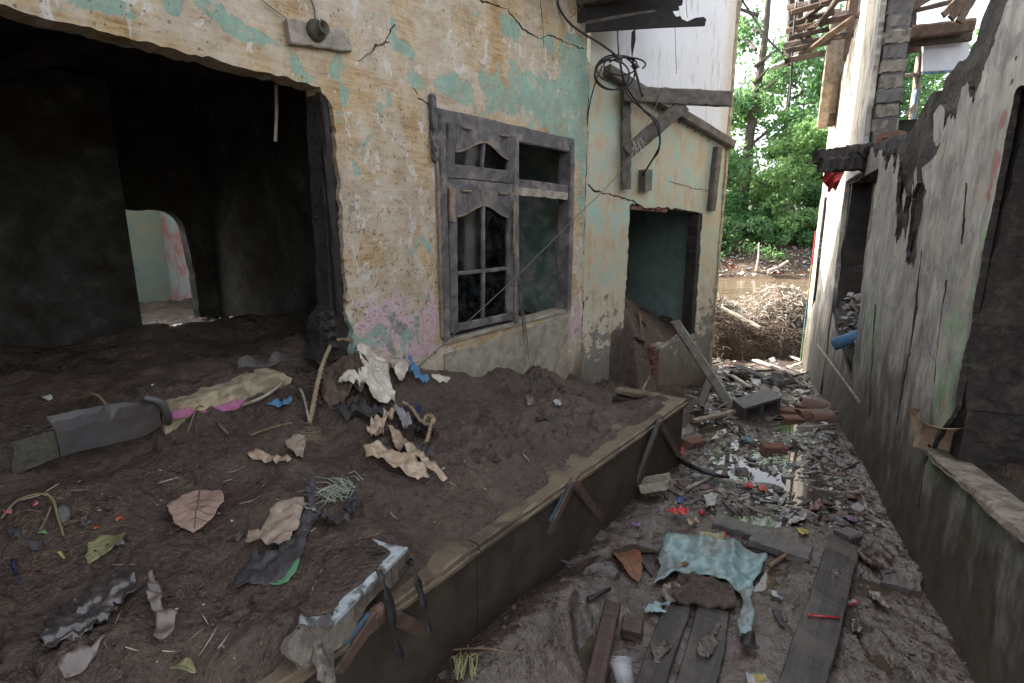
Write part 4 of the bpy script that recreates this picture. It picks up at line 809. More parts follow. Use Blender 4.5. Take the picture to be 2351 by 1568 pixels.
# taller sunlit far part of the wall with its broken end (the pier)
fs = [(6.17, -.7), (7.95, -.9), (7.95, 2.86), (7.6, 3.1), (6.6, 3.72), (5.68, 3.75), (5.66, 2.26), (5.64, 2.08), (6.28, 2.05), (6.17, .83)]
wall('far_wall_skin', rag(fs, .03, .010, 23, {1: .01, 2: .02, 3: .02, 5: .012, 6: .01, 9: .004}), [[(7.34, .75), (7.56, .62), (7.60, 1.78), (7.36, 1.80)]], .014, -.028, M['right'], RF, ruin, .04, .008, attr=rbias, seed=9)
jr = np.random.default_rng(12)
for k in range(13):
    q = MB(); w_ = .17 + .02 * (k % 2); off = jr.uniform(-.012, .012)
    q.beam((5.653 + off * .5, -.125 - w_ / 2, 2.34 + .113 * k), (5.645 + off, -.125 + w_ / 2, 2.34 + .113 * k), .055, .106 - .006 * (k % 3), (0, 0, 1), 6, .004, .012, k); q.obj('block_course', M['concrete'] if k % 3 else M['concwet'], RF, ruin, frame_in=RF)
MB().box((5.655, -.125, 3.02), (.05, .16, 1.45)).obj('mortar_bed', M['concwet'], RF, ruin, frame_in=RF)
for k in range(4): MB().box((5.46 - .10 * k, -.10, 2.30 - .006 * k + .03 * (k % 2)), (.13, .11, .045), .3 * k).obj('brick', M['brick'], RF, ruin, frame_in=RF)
# window reveal, jamb boards, frames
MB().box((6.21, -.14, 1.45), (.05, .22, 1.25), 0.05).obj('window_reveal', M['char'], RF, ruin, frame_in=RF)
MB().beam((6.05, -.21, .95), (6.13, -.21, 2.02), .03, .03, (0, 1, 0), 10, .002).obj('window_lath', M['pale'], RF, ruin, frame_in=RF)
MB().box((5.55, -.13, 2.10), (1.4, .2, .07)).obj('lintel', M['char'], RF, ruin, frame_in=RF)
MB().beam((7.36, .02, .75), (7.40, .02, 1.95), .05, .04, (0, 1, 0), 8, .002).obj('window_frame', M['char'], RF, ruin, frame_in=RF)
MB().box((7.48, -.10, 1.2), (.2, .03, 1.2)).obj('window_recess', M['char'], RF, ruin, frame_in=RF)
for k, c in enumerate(['red', 'yellow', 'cyan', 'lime']):
    MB().box((7.965, .0, 1.35 - .43 * k), (.035, .06, .42)).obj('painted_edge', M[c], RF, ruin, frame_in=RF)
a, b = rgt(1890, 545), rgt(1882, 600); bs = MB()
for k in range(5): bs.box((a[0] - .05 + .02 * (k % 2), .028, a[2] - .02 - .05 * k), (.10, .004, .022 + .01 * (k % 2)))
bs.obj('faded_stencil', M['cyan'], RF, ruin, frame_in=RF)
# ledge torn along the lower wall
lg = [rgt(1880, 790), rgt(1905, 825), rgt(1940, 872), rgt(1978, 925)]; q = MB()
q.tube([(p[0], .012, p[2]) for p in lg], .012, 6); q.obj('torn_ledge', M['concrete'], RF, ruin, frame_in=RF)
# near doorway: reveal, low sill wall with sloping cap, dark room
MB().box((doorr + .06, -.32, 1.35), (.10, .55, 1.7)).obj('door_reveal', M['adobe'], RF, ruin, frame_in=RF)
MB().box((1.7, -.35, 2.3), (2.5, .7, .25)).obj('lintel', M['adobe'], RF, ruin, frame_in=RF)
c = MB(); c.beam((.6, -.03, .81), (3.0, -.03, .585), .03, .13, (0, 1, 0), 30, .003); c.obj('sill_cap', M['concrete'], RF, ruin, frame_in=RF)
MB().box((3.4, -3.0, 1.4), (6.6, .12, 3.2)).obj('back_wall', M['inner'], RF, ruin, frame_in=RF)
MB().box((3.9, -1.62, 1.1), (.12, 2.7, 3.0)).obj('cross_wall', M['adobe'], RF, ruin, frame_in=RF)
MB().box((2.2, -1.6, 2.55), (3.4, 2.9, .08)).obj('ceiling', M['char'], RF, ruin, frame_in=RF)
MB().box((7.1, -1.62, 1.3), (.12, 2.7, 2.8)).obj('cross_wall', M['inner'], RF, ruin, frame_in=RF)
def rmud(s, y): return np.interp(s, [.5, 2, 2.9, 3.6], [.72, .70, .62, .70]) - .16 * sms(-.25, -.1, y) + .05 * fbm(s * 4, y * 4, 4) + .02 * fbm(s * 15, y * 15, 3) + .12 * sms(-.6, -1.6, y)
grid_mesh('ruin_mud', list(np.arange(.6, 3.85, .02)), list(np.arange(-2.9, -.09, .02)), rmud, M['mud'], RF)
def rmud2(s, y): return .55 + .30 * np.exp(-((s - 5.35) / .35) ** 2) - .2 * sms(-.3, -.1, y) + .06 * fbm(s * 5, y * 5, 4)
grid_mesh('ruin_mud', list(np.arange(3.95, 7.05, .04)), list(np.arange(-2.9, -.09, .04)), rmud2, M['mud'], RF)
for k in range(5):
    MB().beam((2.2 - .1 * k, -.9 - .1 * k, .9 + .14 * k), (2.9, -1.1 - .05 * k, .95 + .12 * k), .05, .02, segs=6, jit=.003, seed=k).obj('fallen_lath', M['char'], RF, ruin, frame_in=RF)
# charred beam end sticking out of the wall
ba, bb = rgt(2000, 352), on_y(1862, 372, 4.55)
bm_ = thing('charred_beam', 'charred black beam end jutting from the ruined wall above the red bag', 'beam', at(bb))
p0 = on_y(2005, 345, 4.75); p1 = on_y(1866, 360, 4.60); p2 = on_y(1990, 372, 4.72); p3 = on_y(1880, 380, 4.58)
MB().beam(p0, p1, .065, .12, (0, 0, 1), 22, .006, .05, 2, .8).obj('upper_split', M['oldbeam'], at(bb), bm_)
MB().beam(p2, p3, .075, .12, (0, 0, 1), 20, .006, .03, 3, .9).obj('lower_split', M['oldbeam'], at(bb), bm_)
MB().rock(on_y(1985, 348, 4.68), (.07, .07, .06), 4, 2, .5).obj('rotten_knot', M['char'], at(bb), bm_)
MB().beam(on_y(1990, 380, 4.72), on_y(1983, 415, 4.7), .05, .05, (0, 1, 0), 8, .005, .03, 3).obj('hanging_stub', M['char'], at(bb), bm_)
# red bag caught under the beam
q = on_y(1912, 392, 5.0); V = []; gx, gz = np.meshgrid(np.linspace(0, 1, 16), np.linspace(0, 1, 14))
def bagpt(u_, v_):
    l, r_ = 1885 + 12 * v_ + 5 * math.sin(v_ * 9), 1940 - 22 * v_; x = l + (r_ - l) * u_; y = 389 + 48 * v_ + 5 * math.sin(u_ * 7)
    return on_y(x, y, 5.05 - .03 * math.sin(u_ * 6 + v_ * 4) - .02 * math.sin(v_ * 11 + u_ * 9))
P = [bagpt(a, b) for a, b in zip(gx.ravel(), gz.ravel())]; Fc = [(j * 16 + i, j * 16 + i + 1, j * 16 + 17 + i, j * 16 + 16 + i) for j in range(13) for i in range(15)]
o = MB().add(P, Fc).obj('red_bag', M['redbag'], at(q), sm=True); tag(o, 'red plastic bag snagged under the charred beam on the ruined wall', 'plastic bag')

# broken roof of the ruin: rafters and battens, boards on the gable, window frame behind
rs = thing('broken_roof', 'collapsed brown roof skeleton of rafters and battens hanging over the alley', 'roof frame', at(on_y(1900, 60, 6.6)))
rsf = FR[rs.name]
def rbm(nm, a, Ya, b, Yb, w, t, m, sd=0, jag=.02): MB().beam(on_y(*a, Ya), on_y(*b, Yb), w, t, (0, 1, .2), 8, .003, jag, sd).obj(nm, M[m], rsf, rs)
for k, (a, b) in enumerate([((1812, -5), (1900, -40)), ((1808, 18), (1925, -8)), ((1812, 55), (1915, 28)), ((1808, 88), (1905, 66)), ((1800, 118), (1905, 96)), ((1806, 140), (1890, 122))]): rbm('batten', a, 7.0 - .25 * k, b, 6.2, .05, .05, 'rafterdark', k)
for k, (a, b) in enumerate([((1817, -10), (1813, 150)), ((1838, -10), (1832, 120)), ((1868, -20), (1850, 105))]): rbm('rafter', a, 7.05 - .3 * k, b, 6.9 - .3 * k, .07, .05, 'rafterdark', 20 + k)
for k, (a, b) in enumerate([((1815, 108), (1905, 30)), ((1818, 132), (1895, 88)), ((1825, 60), (1890, 10)), ((1772, 156), (1835, 130))]): rbm('loose_batten', a, 6.6, b, 6.1, .05, .04, 'rafterdark' if k < 3 else 'pale', 40 + k)
for k, (a, b) in enumerate([((1806, 72), (1985, 30)), ((1800, 104), (1960, 78)), ((1815, 30), (1990, -18)), ((1880, 60), (1935, -20)), ((1845, 125), (1960, 40))]): rbm('long_batten', a, 6.5 - .1 * k, b, 5.9, .055, .045, 'rafterdark' if k % 2 else 'rafter', 80 + k)
for k, (a, b, w) in enumerate([((1922, 20), (1886, 295), .11), ((1937, 20), (1908, 262), .10), ((1962, -10), (1905, 290), .10), ((1950, 0), (1926, 180), .08), ((1972, -20), (1940, 190), .07)]): rbm('gable_board', a, 6.5 + .05 * k, b, 6.55, w, .03, 'board' if k != 2 else 'rafter', 60 + k, .04)
rbm('gable_board', (1926, 190), 6.6, (1915, 250), 6.6, .06, .02, 'rose', 70)
rf2 = thing('roof_beam_frame', 'brown timber beam and window frame of the ruin, seen beyond the grey pier', 'timber frame', at(on_y(2120, 90, 6.2))); r2 = FR[rf2.name]
def rb2(nm, a, b, Y, w, t, m, sd=0, Yb=None): MB().beam(on_y(*a, Y), on_y(*b, Yb or Y), w, t, (0, 1, .2), 8, .002, .0, sd).obj(nm, M[m], r2, rf2)
rb2('tie_beam', (2028, 82), (2230, 58), 6.2, .13, .12, 'rafter', 1); rb2('tie_beam', (2028, 104), (2225, 84), 6.35, .10, .1, 'rafterdark', 2)
rb2('rafter', (2025, 52), (2150, -20), 6.2, .10, .08, 'rafter', 3); rb2('rafter', (2060, 35), (2200, 0), 6.4, .05, .05, 'rafterdark', 4); rb2('post', (2096, -10), (2094, 75), 6.4, .07, .05, 'rafterdark', 5)
rb2('window_head', (2030, 122), (2215, 100), 6.5, .07, .06, 'rafter', 6); rb2('window_post', (2038, 130), (2033, 255), 6.5, .05, .05, 'board', 7); rb2('window_post', (2112, 128), (2092, 290), 6.5, .06, .05, 'board', 8)
rb2('window_rail', (2030, 178), (2115, 170), 6.5, .04, .04, 'board', 9); rb2('window_post', (2120, 112), (2102, 205), 6.48, .03, .03, 'rafter', 10); rb2('blue_post', (2105, 205), (2095, 275), 6.45, .03, .03, 'bluepaint', 11)
P = [on_y(*p, 6.42) for p in [(2120, 100), (2225, 88), (2225, 150), (2198, 160), (2118, 163)]]
MB().add([tuple(p) for p in P] + [tuple(p + np.array([0, .02, 0])) for p in P], [(0, 1, 2, 3, 4), (9, 8, 7, 6, 5)] + [(i, i + 5, (i + 1) % 5 + 5, (i + 1) % 5) for i in range(5)]).obj('white_panel', M['shell'], r2, rf2)
rb2('panel_rail', (2118, 168), (2195, 163), 6.4, .025, .03, 'bluepaint', 12)
for k in range(3): rb2('loose_rafter', (2165 + 18 * k, 35 + 8 * k), (2230 + 10 * k, -30), 5.8, .07, .03, 'rafter', 13 + k)
for k in range(5):
    rb2('splintered_lath', (2075 + 4 * k, 262 + 3 * k), (2100, 240 + 2 * k), 6.4, .012, .006, 'board', 30 + k)

# ------------------------------------------------------------------ things fixed to the walls
br = thing('timber_bracket', 'weathered timber bracket of post, arm and diagonal brace on the right end wall', 'bracket', at(on_y(1440, 440, 5.1))); bf = FR[br.name]
YB = 5.05
MB().beam(on_y(1437, 435, YB + .08), on_y(1437, 195, YB + .08), .085, .07, (0, 1, 0), 16, .0025, .008, 3).obj('post', M['post'], bf, br)
MB().beam(on_y(1432, 216, YB), on_y(1680, 228, YB), .06, .125, (0, 0, 1), 16, .0025, .02, 4).obj('arm', M['post'], bf, br)
MB().beam(on_y(1440, 350, YB + .02), on_y(1570, 240, YB + .02), .055, .125, (0, 0, 1), 12, .0025, .0, 5).obj('brace', M['post'], bf, br)
q = MB(); rr = np.random.default_rng(5)
for k in range(14):
    a = on_y(1462 + rr.uniform(-14, 12), 330 + rr.uniform(-12, 8), YB - .04); b = a + np.array([rr.uniform(-.05, .09), -.01, -rr.uniform(.04, .2)]); q.tube([a, (a + b) / 2 + rr.normal(0, .01, 3), b], .003, 4, .4)
tag(q.obj('dry_grass', M['strawdry'], at(on_y(1462, 330, YB))), 'wisp of dry grass caught on the timber bracket brace', 'grass wisp')
p = sid(1472, 415); mt = thing('electric_meter', 'small grey electricity meter box on the wall below the bracket', 'electric meter', SF @ Matrix.Translation((p[0], 0, p[2]))); mf = FR[mt.name]
MB().box((p[0], -.05, p[2]), (.085, .09, .19)).obj('case', M['meter'], SF, mt, frame_in=SF)
MB().box((p[0] + .065, -.03, p[2] - .01), (.05, .05, .16)).obj('terminal_cover', M['concrete'], SF, mt, frame_in=SF)
for k in range(4): MB().box((p[0] + .065, -.057, p[2] + .03 - .025 * k), (.035, .006, .012)).obj('terminal', M['black'], SF, mt, frame_in=SF)
# cables
def ptube(nm, pts, r, m, lab, cat, Y=5.0, n=5, dy=None):
    P = [on_y(a, b, Y if dy is None else dy[i]) for i, (a, b) in enumerate(pts)]
    S = spline(P, 6); o = MB().tube(S, r, n).obj(nm, M[m], at(P[0]), sm=True); tag(o, lab, cat); return o
def spline(P, k=6):
    P = [np.array(p, float) for p in P]; Q = [2 * P[0] - P[1]] + P + [2 * P[-1] - P[-2]]; out = []
    for i in range(1, len(Q) - 2):
        for j in range(k):
            t = j / k; a, b, c, d = Q[i - 1], Q[i], Q[i + 1], Q[i + 2]
            out.append(.5 * ((2 * b) + (-a + c) * t + (2 * a - 5 * b + 4 * c - d) * t * t + (-a + 3 * b - 3 * c + d) * t ** 3))
    return out + [P[-1]]
def ell(cx, cy, rx, ry, t0, t1, n=14): return [(cx + rx * math.cos(t), cy + ry * math.sin(t)) for t in np.linspace(t0, t1, n)]
coil = thing('cable_coil', 'tangled loops of black cable hanging from the eave above the bracket', 'cable', at(on_y(1410, 160, 4.75))); cf = FR[coil.name]
for k, (pts, Y) in enumerate([(ell(1412, 166, 46, 40, 0, 6.4), 4.75), (ell(1425, 150, 38, 22, .3, 6.5), 4.72), (ell(1405, 172, 40, 34, 1, 7.2), 4.78), (ell(1440, 148, 42, 16, 3.4, 6.9), 4.7), (ell(1420, 160, 50, 30, 2, 5.5), 4.74)]):
    MB().tube(spline([on_y(a, b, Y) for a, b in pts], 3), .007, 5).obj('loop', M['cable'], cf, coil, sm=True)
MB().rock(on_y(1420, 135, 4.72), (.035, .03, .03), 3, 2, .5).obj('knot', M['post'], cf, coil)
MB().rock(on_y(1458, 152, 4.7), (.03, .02, .02), 5, 2, .5).obj('connector', M['black'], cf, coil)
ptube('black_cable', [(1278, -10), (1285, 20), (1310, 55), (1345, 80), (1385, 105), (1420, 135), (1430, 175), (1445, 210), (1475, 250), (1500, 275), (1512, 300), (1515, 330), (1505, 355), (1480, 395), (1472, 405)], .009, 'cable', 'thick black cable running from the eave through the coil to the meter', 'cable', dy=[4.55, 4.55, 4.6, 4.65, 4.7, 4.72, 4.75, 4.8, 4.95, 5.0, 5.0, 5.05, 5.1, 5.2, 5.3])
ptube('black_cable', [(1418, 66), (1419, 100), (1424, 150), (1440, 215), (1468, 245), (1510, 280), (1514, 340), (1498, 368), (1475, 400)], .006, 'cable', 'thinner black cable dropping from the burnt eave board past the bracket brace', 'cable', dy=[4.7, 4.7, 4.73, 4.85, 4.95, 5.0, 5.05, 5.15, 5.3])
ptube('cable_end', [(1452, 140), (1462, 175), (1476, 222)], .011, 'cable', 'stiff cut cable end hanging from the coil across the bracket arm', 'cable', 4.72)
ptube('cable_end', [(1383, 150), (1365, 195), (1352, 250), (1349, 285)], .006, 'cable', 'long thin cable tail hanging left of the coil beside the wall crack', 'cable', 4.8)
ptube('stay_wire', [(958, 845), (1045, 765), (1180, 640), (1310, 510), (1430, 385), (1525, 205)], .0035, 'wire', 'thin straight wire slanting from the mud across the window to the bracket arm', 'wire', dy=[3.3, 3.55, 3.95, 4.4, 4.75, 4.98])
ptube('thin_wire', [(1330, 0), (1335, 15), (1310, 40)], .003, 'wire', 'short thin wire under the eave corner', 'wire', 4.6)
for k, (x, y0, y1) in enumerate([(1550, 58, 170), (1575, -5, 40)]): ptube('charred_thread', [(x, y0), (x + 1, (y0 + y1) / 2), (x + 3, y1)], .0025, 'cable', ['long thin charred thread dangling in front of the white wall', 'short charred thread at the ragged end of the burnt eave board'][k], 'thread', 4.7, 4)
o = ptube('slack_cable', [(1700, -5), (1730, 40), (1755, 80), (1790, 118), (1815, 132)], .012, 'cable', 'slack dark cable drooping from the roof corner to the roof skeleton', 'cable', dy=[7.0, 7.0, 6.9, 6.8, 6.7])
ptube('hanging_cable', [(1828, 5), (1822, 80), (1818, 140), (1816, 190), (1811, 245)], .012, 'cable', 'black cable hanging straight down from the roof skeleton before the trees', 'cable', 6.4)
# lamp board
lb = fac(730, 82); lamp = thing('lamp_board', 'tilted wooden board with an empty round lamp holder above the wide opening', 'lamp board', HF @ Matrix.Translation((lb[0], 0, lb[2]))); lf = FR[lamp.name]
a, b = fac(658, 72, .02), fac(802, 108, .02)
MB().beam((a[0], -.022, a[2]), (b[0], -.022, b[2] + .025), .10, .03, (0, 1, 0), 10, .002, .006, 3).obj('board', M['pale'], HF, lamp, frame_in=HF)
c = fac(728, 76, .05); MB().lathe([(0, -.02), (.046, -.02), (.050, .0), (.046, .018), (.034, .024), (.030, .042), (.032, .056), (.026, .058), (.022, .03), (0, .028)], (c[0], -.045, c[2] + .012), (.15, -1, .12), 20).obj('lamp_holder', M['holder'], HF, lamp, True, frame_in=HF)
MB().tube(spline([fac(a, b, .02) for a, b in [(712, -6), (722, 20), (724, 48), (727, 62)]], 5), .005, 5).obj('flex', M['wire'], HF, lamp, frame_in=HF)
MB().tube(spline([fac(a, b, .012) for a, b in [(600, 0), (640, 30), (662, 45)]], 5), .003, 4).obj('flex', M['wire'], HF, lamp, frame_in=HF)
a, b = fac(634, 195, -.3), fac(632, 325, -.3)
tag(MB().tube([a, (a + b) / 2 + np.array([.004, 0, 0]), b], .009, 6).obj('hanging_rod', M['pale'], HF @ Matrix.Translation(Vector(b)), frame_in=HF), 'thin pale rod hanging from the ceiling inside the dark opening', 'rod')
# steel brackets leaning on the low wall
def vbracket(i, apex, fa, fb, lab, dA=.06):
    A = w_of(HF, inv(HF, on_plane(*apex, P1 + (1.262 + dA) * N1, N1))); A_, B_ = hit(*fa), hit(*fb); t = thing('steel_bracket', lab, 'bracket', at((A_ + B_) / 2), 'rusty steel brackets along the low wall'); f_ = FR[t.name]
    for nm, q, sd in (('leg', A_, 1), ('leg', B_, 2)):
        o = MB().beam(q + np.array([0, 0, -.03]), A, .046, .024, N1, 12, .0008).obj(nm, M['steel'], f_, t)
        if sd == 1:
            d = (A - q) / np.linalg.norm(A - q); s = np.cross(d, N1); s /= np.linalg.norm(s); s *= np.sign(np.dot(s, -U1)); off = s * .024 + N1 * .0
            MB().beam(q + off + d * .02, A + off - d * .015, .022, .003, np.cross(d, s), 10, .0006).obj('blue_edge', M['bluepaint'], f_, o)
    MB().rock(A, (.022, .022, .02), i, 1, .15).obj('apex_weld', M['steel'], f_, t)
vbracket(1, (1514, 968), (1449, 1128), (1566, 1052), 'rusty A-shaped steel bracket nearest the far corner of the low wall')
vbracket(2, (1316, 1106), (1238, 1252), (1392, 1195), 'rusty A-shaped steel bracket at the middle of the low wall', .05)
vbracket(3, (868, 1400), (735, 1575), (992, 1440), 'rusty A-shaped steel bracket below the broken slab', .05)
# broken slab on the wall
sb = thing('broken_slab', 'broken concrete slab with flaking white-painted edge tipped on the low wall', 'concrete slab', HF @ Matrix.Translation((.8, -1.2, .5))); bf_ = FR[sb.name]
c0, c1 = fac(936, 1256, 1.27), fac(754, 1440, 1.27)
zt = .595; xa, xb = inv(HF, on_plane(754, 1440, np.array([0, 0, zt]), np.array([0, 0, 1.]))), inv(HF, on_plane(936, 1256, np.array([0, 0, zt]), np.array([0, 0, 1.])))
xl_ = inv(HF, on_plane(684, 1422, np.array([0, 0, zt]), np.array([0, 0, 1.]))); xf = inv(HF, on_plane(880, 1245, np.array([0, 0, zt]), np.array([0, 0, 1.])))
poly = [(xa[0], xa[1]), (xb[0], xb[1]), (xf[0], xf[1]), (xl_[0] + .35, xl_[1] + .30), (xl_[0], xl_[1])]
T2, F2 = tri_fill(rag(poly, .02, .004, 3, {4: .008}), (), .03); V, Fc = solid(T2, F2, np.column_stack([T2, np.full(len(T2), zt)]), np.column_stack([T2, np.full(len(T2), zt - .012)]))
MB().add(V, Fc).obj('white_top', M['whitepaint'], bf_, sb, frame_in=HF)
pin = [((a - .85) * .96 + .85, (b + 1.0) * .95 - 1.0) for a, b in poly]
T2, F2 = tri_fill(rag(pin, .02, .008, 4, {0: .008, 4: .02}), (), .03); bot = zt - .075 - .035 * fbm(T2[:, 0] * 12, T2[:, 1] * 12, 3) - .045 * sms(.0, .25, xb[0] - T2[:, 0] - .12) 
V, Fc = solid(T2, F2, np.column_stack([T2, np.full(len(T2), zt - .0125)]), np.column_stack([T2, bot])); MB().add(V, Fc).obj('concrete_core', M['concrete'], bf_, sb, frame_in=HF)
MB().rock((xl_[0] + .03, xl_[1] + .0, zt - .07), (.05, .045, .055), 6, 3, .6).obj('broken_lump', M['concrete'], bf_, sb, frame_in=HF)
MB().rock((xa[0] - .005, xa[1] + .03, zt - .13), (.025, .03, .07), 9, 3, .5).obj('broken_lump', M['concrete'], bf_, sb, frame_in=HF)
mdp = [(poly[0][0] + .035, poly[0][1] + .03), (poly[1][0] - .06, poly[1][1] + .015), (poly[2][0] - .03, poly[2][1] - .01), (poly[3][0], poly[3][1]), (poly[4][0] + .02, poly[4][1] + .01)]
T2, F2 = tri_fill(rag(mdp, .012, .012, 5, {k: .012 for k in range(5)}), (), .015); md_ = T2
V, Fc = solid(T2, F2, np.column_stack([T2, zt + .009 + .006 * fbm(T2[:, 0] * 20, T2[:, 1] * 20, 4) + .003 * fbm(T2[:, 0] * 60, T2[:, 1] * 60, 2)]), np.column_stack([T2, np.full(len(T2), zt - .004)])); MB().add(V, Fc).obj('mud_coat', M['mud'], bf_, sb, True, frame_in=HF)

# ------------------------------------------------------------------ across the river: trees, bushes
def leaves(cl, n, size, seed, flat=.0):
    """n small bent leaves spread through clumps (x,y,z,r)"""
    r = np.random.default_rng(seed); cl = np.array(cl); w = cl[:, 3] ** 2; k = r.choice(len(cl), n, p=w / w.sum())
    d = r.normal(size=(n, 3)); d /= np.linalg.norm(d, axis=1)[:, None]; rad = cl[k, 3] * (r.random(n) ** .45)
    p = cl[k, :3] + d * rad[:, None] * np.array([1, 1, .75])
    nn = d * .5 + r.normal(size=(n, 3)) * .7 + np.array([0, 0, .5]); nn /= np.linalg.norm(nn, axis=1)[:, None]
    a = np.cross(nn, r.normal(size=(n, 3))); a /= np.linalg.norm(a, axis=1)[:, None]; b = np.cross(nn, a); s = size * r.uniform(.6, 1.3, n)[:, None]
    V = np.stack([p - a * s, p - b * s * .42 + nn * s * .12, p + a * s, p + b * s * .42 + nn * s * .12], 1).reshape(-1, 3)
    i = np.arange(n)[:, None] * 4; F3 = np.concatenate([i + np.array([[0, 1, 2]]), i + np.array([[0, 2, 3]])]).astype(np.int32)
    return V, F3
def np_mesh(name, V, F3, m):
    me = bpy.data.meshes.new(name); me.vertices.add(len(V)); me.vertices.foreach_set('co', V.astype(np.float32).ravel()); k = F3.shape[1]; me.loops.add(F3.size); me.loops.foreach_set('vertex_index', F3.ravel().astype(np.int32))
    me.polygons.add(len(F3)); me.polygons.foreach_set('loop_start', np.arange(0, F3.size, k).astype(np.int32)); me.update(calc_edges=True); me.materials.append(m); return me
def tree(x, y, h, cr, m, seed, label, n=5200, size=.17, low=.25, name='riverside_tree', grp='trees beyond the river', cat='tree'):
    r = np.random.default_rng(seed); z0 = float(ground(np.array([x]), np.array([y]), False)[0]); fr = at((x, y, z0)); t = thing(name, label, cat, fr, grp)
    mb = MB(); cl = []; mb.tube(spline([(x, y, z0 - .3), (x + r.normal(0, .2), y, z0 + h * .3), (x + r.normal(0, .5), y, z0 + h * .6), (x + r.normal(0, .6), y, z0 + h * .9)], 4), .10 + h * .013, 7, .2); mb.obj('trunk', M['bark'], fr, t)
    nb = 13
    for k in range(nb):
        f = low + (1 - low) * k / nb; an = r.uniform(0, 6.28); L = cr * (1.15 - .6 * abs(f - .5)) * r.uniform(.6, 1.05)
        a = np.array([x, y, z0 + h * f * .86]); b = a + np.array([math.cos(an) * L, math.sin(an) * L * .8, h * .08 + r.uniform(-.1, .5)])
        mid = (a + b) / 2 + np.array([0, 0, r.uniform(-.2, .4)])
        MB().tube(spline([a, mid, b], 4), .05 + h * .003, 5, .3).obj('limb', M['bark'], fr, t)
        cl.append((*b, cr * r.uniform(.28, .5)))
        for q in range(2): cl.append((*(a + (b - a) * r.uniform(.4, .9) + r.normal(0, .35, 3)), cr * r.uniform(.2, .36)))
    cl.append((x, y, z0 + h * .95, cr * .4))
    V, F3 = leaves(cl, n, size, seed); V = V - np.array([x, y, z0]); link('crown', np_mesh('crown', V, F3, M[m]), fr, t); return t
tree(12.4, 30, 17, 3.6, 'fol4', 1, 'tall airy tree straight across the river, its thin crown against the white sky', 4200, .17, .3)
tree(16.0, 33, 10.5, 4.2, 'fol1', 2, 'broad leafy tree beyond the river at the middle of the alley gap', 9000, .2, .12)
tree(19.0, 31, 10.0, 3.3, 'fol4', 3, 'dense bright-leaved tree beside the sunlit ruined wall, beyond the river', 8000, .21, .1)
tree(9.8, 29, 8.6, 3.0, 'fol2', 4, 'dark drooping tree close behind the white wall edge, beyond the river', 7500, .17, .08)
tree(23.5, 33, 10, 3.8, 'fol1', 5, 'leafy tree showing behind the ruin between pier and broken wall', 7500, .21, .1)
tree(28.5, 36, 11, 4.0, 'fol2', 6, 'darker tree behind the white panel of the ruined window frame', 6000, .2, .15)
tree(10.5, 38, 18, 3.6, 'fol3', 7, 'tall pale-green tree farthest back, left in the gap over the dark tree', 3600, .2, .4)
tree(14.2, 28.0, 5.5, 2.0, 'fol3', 8, 'young light-green tree low on the far bank in the middle of the gap', 4500, .15, .1)
def bush(x, y, w, h, m, seed, label, n=2600, size=.13):
    r = np.random.default_rng(seed); z0 = float(ground(np.array([x]), np.array([y]))[0]); fr = at((x, y, z0)); t = thing('bush', label, 'bush', fr, 'bushes on the far bank'); mb = MB()
    for k in range(6):
        a = r.uniform(0, 6.28); mb.tube([(x, y, z0 - .1), (x + .2 * math.cos(a), y + .2 * math.sin(a), z0 + h * .4), (x + w * .5 * math.cos(a), y + w * .4 * math.sin(a), z0 + h * .8)], .03, 4, .4)
    mb.obj('stem', M['bark'], fr, t); cl = [(x + r.normal(0, w * .33), y + r.normal(0, w * .25), z0 + h * r.uniform(.15, .85), h * r.uniform(.22, .38)) for _ in range(9)]
    V, F3 = leaves(cl, n, size, seed); link('foliage', np_mesh('foliage', V - np.array([x, y, z0]), F3, M[m]), fr, t)
for k, (x, y, w, h, m, lab) in enumerate([(10.3, 26.6, 2.2, 1.7, 'fol2', 'dark bush at the left end of the far bank beside the wall edge'), (11.9, 27.0, 1.8, 1.3, 'fol1', 'low mid-green bush second from the left on the far bank'), (13.4, 26.8, 2.0, 1.6, 'fol3', 'bright leafy bush in the centre of the far bank'), (15.0, 26.9, 2.2, 1.8, 'fol1', 'rounded bush right of centre on the far bank'), (16.6, 27.2, 2.2, 2.0, 'fol4', 'glossy bush at the right end of the far bank by the ruin'), (12.6, 28.8, 2.4, 2.4, 'fol4', 'taller blue-green bush behind the front row on the bank'), (15.8, 29.4, 2.6, 2.6, 'fol2', 'tall dark bush behind the front row on the right'), (18.4, 28, 2.4, 2.2, 'fol1', 'bush on the bank mostly hidden by the ruined wall'), (21.5, 28.5, 3, 3.0, 'fol3', 'pale bush seen past the grey pier'), (14.3, 30.5, 3, 3.2, 'fol1', 'tall bush at the foot of the broad tree')]): bush(x, y, w, h, m, 30 + k, lab)
V, F3 = leaves([(x, 25.6 + .8 * math.sin(x * 2), 0.25 + .3 * math.sin(x * 1.3), .5) for x in np.arange(8, 20, .5)], 1500, .10, 77); tag(link('weeds', np_mesh('weeds', V, F3, M['fol1'])), kind='stuff')
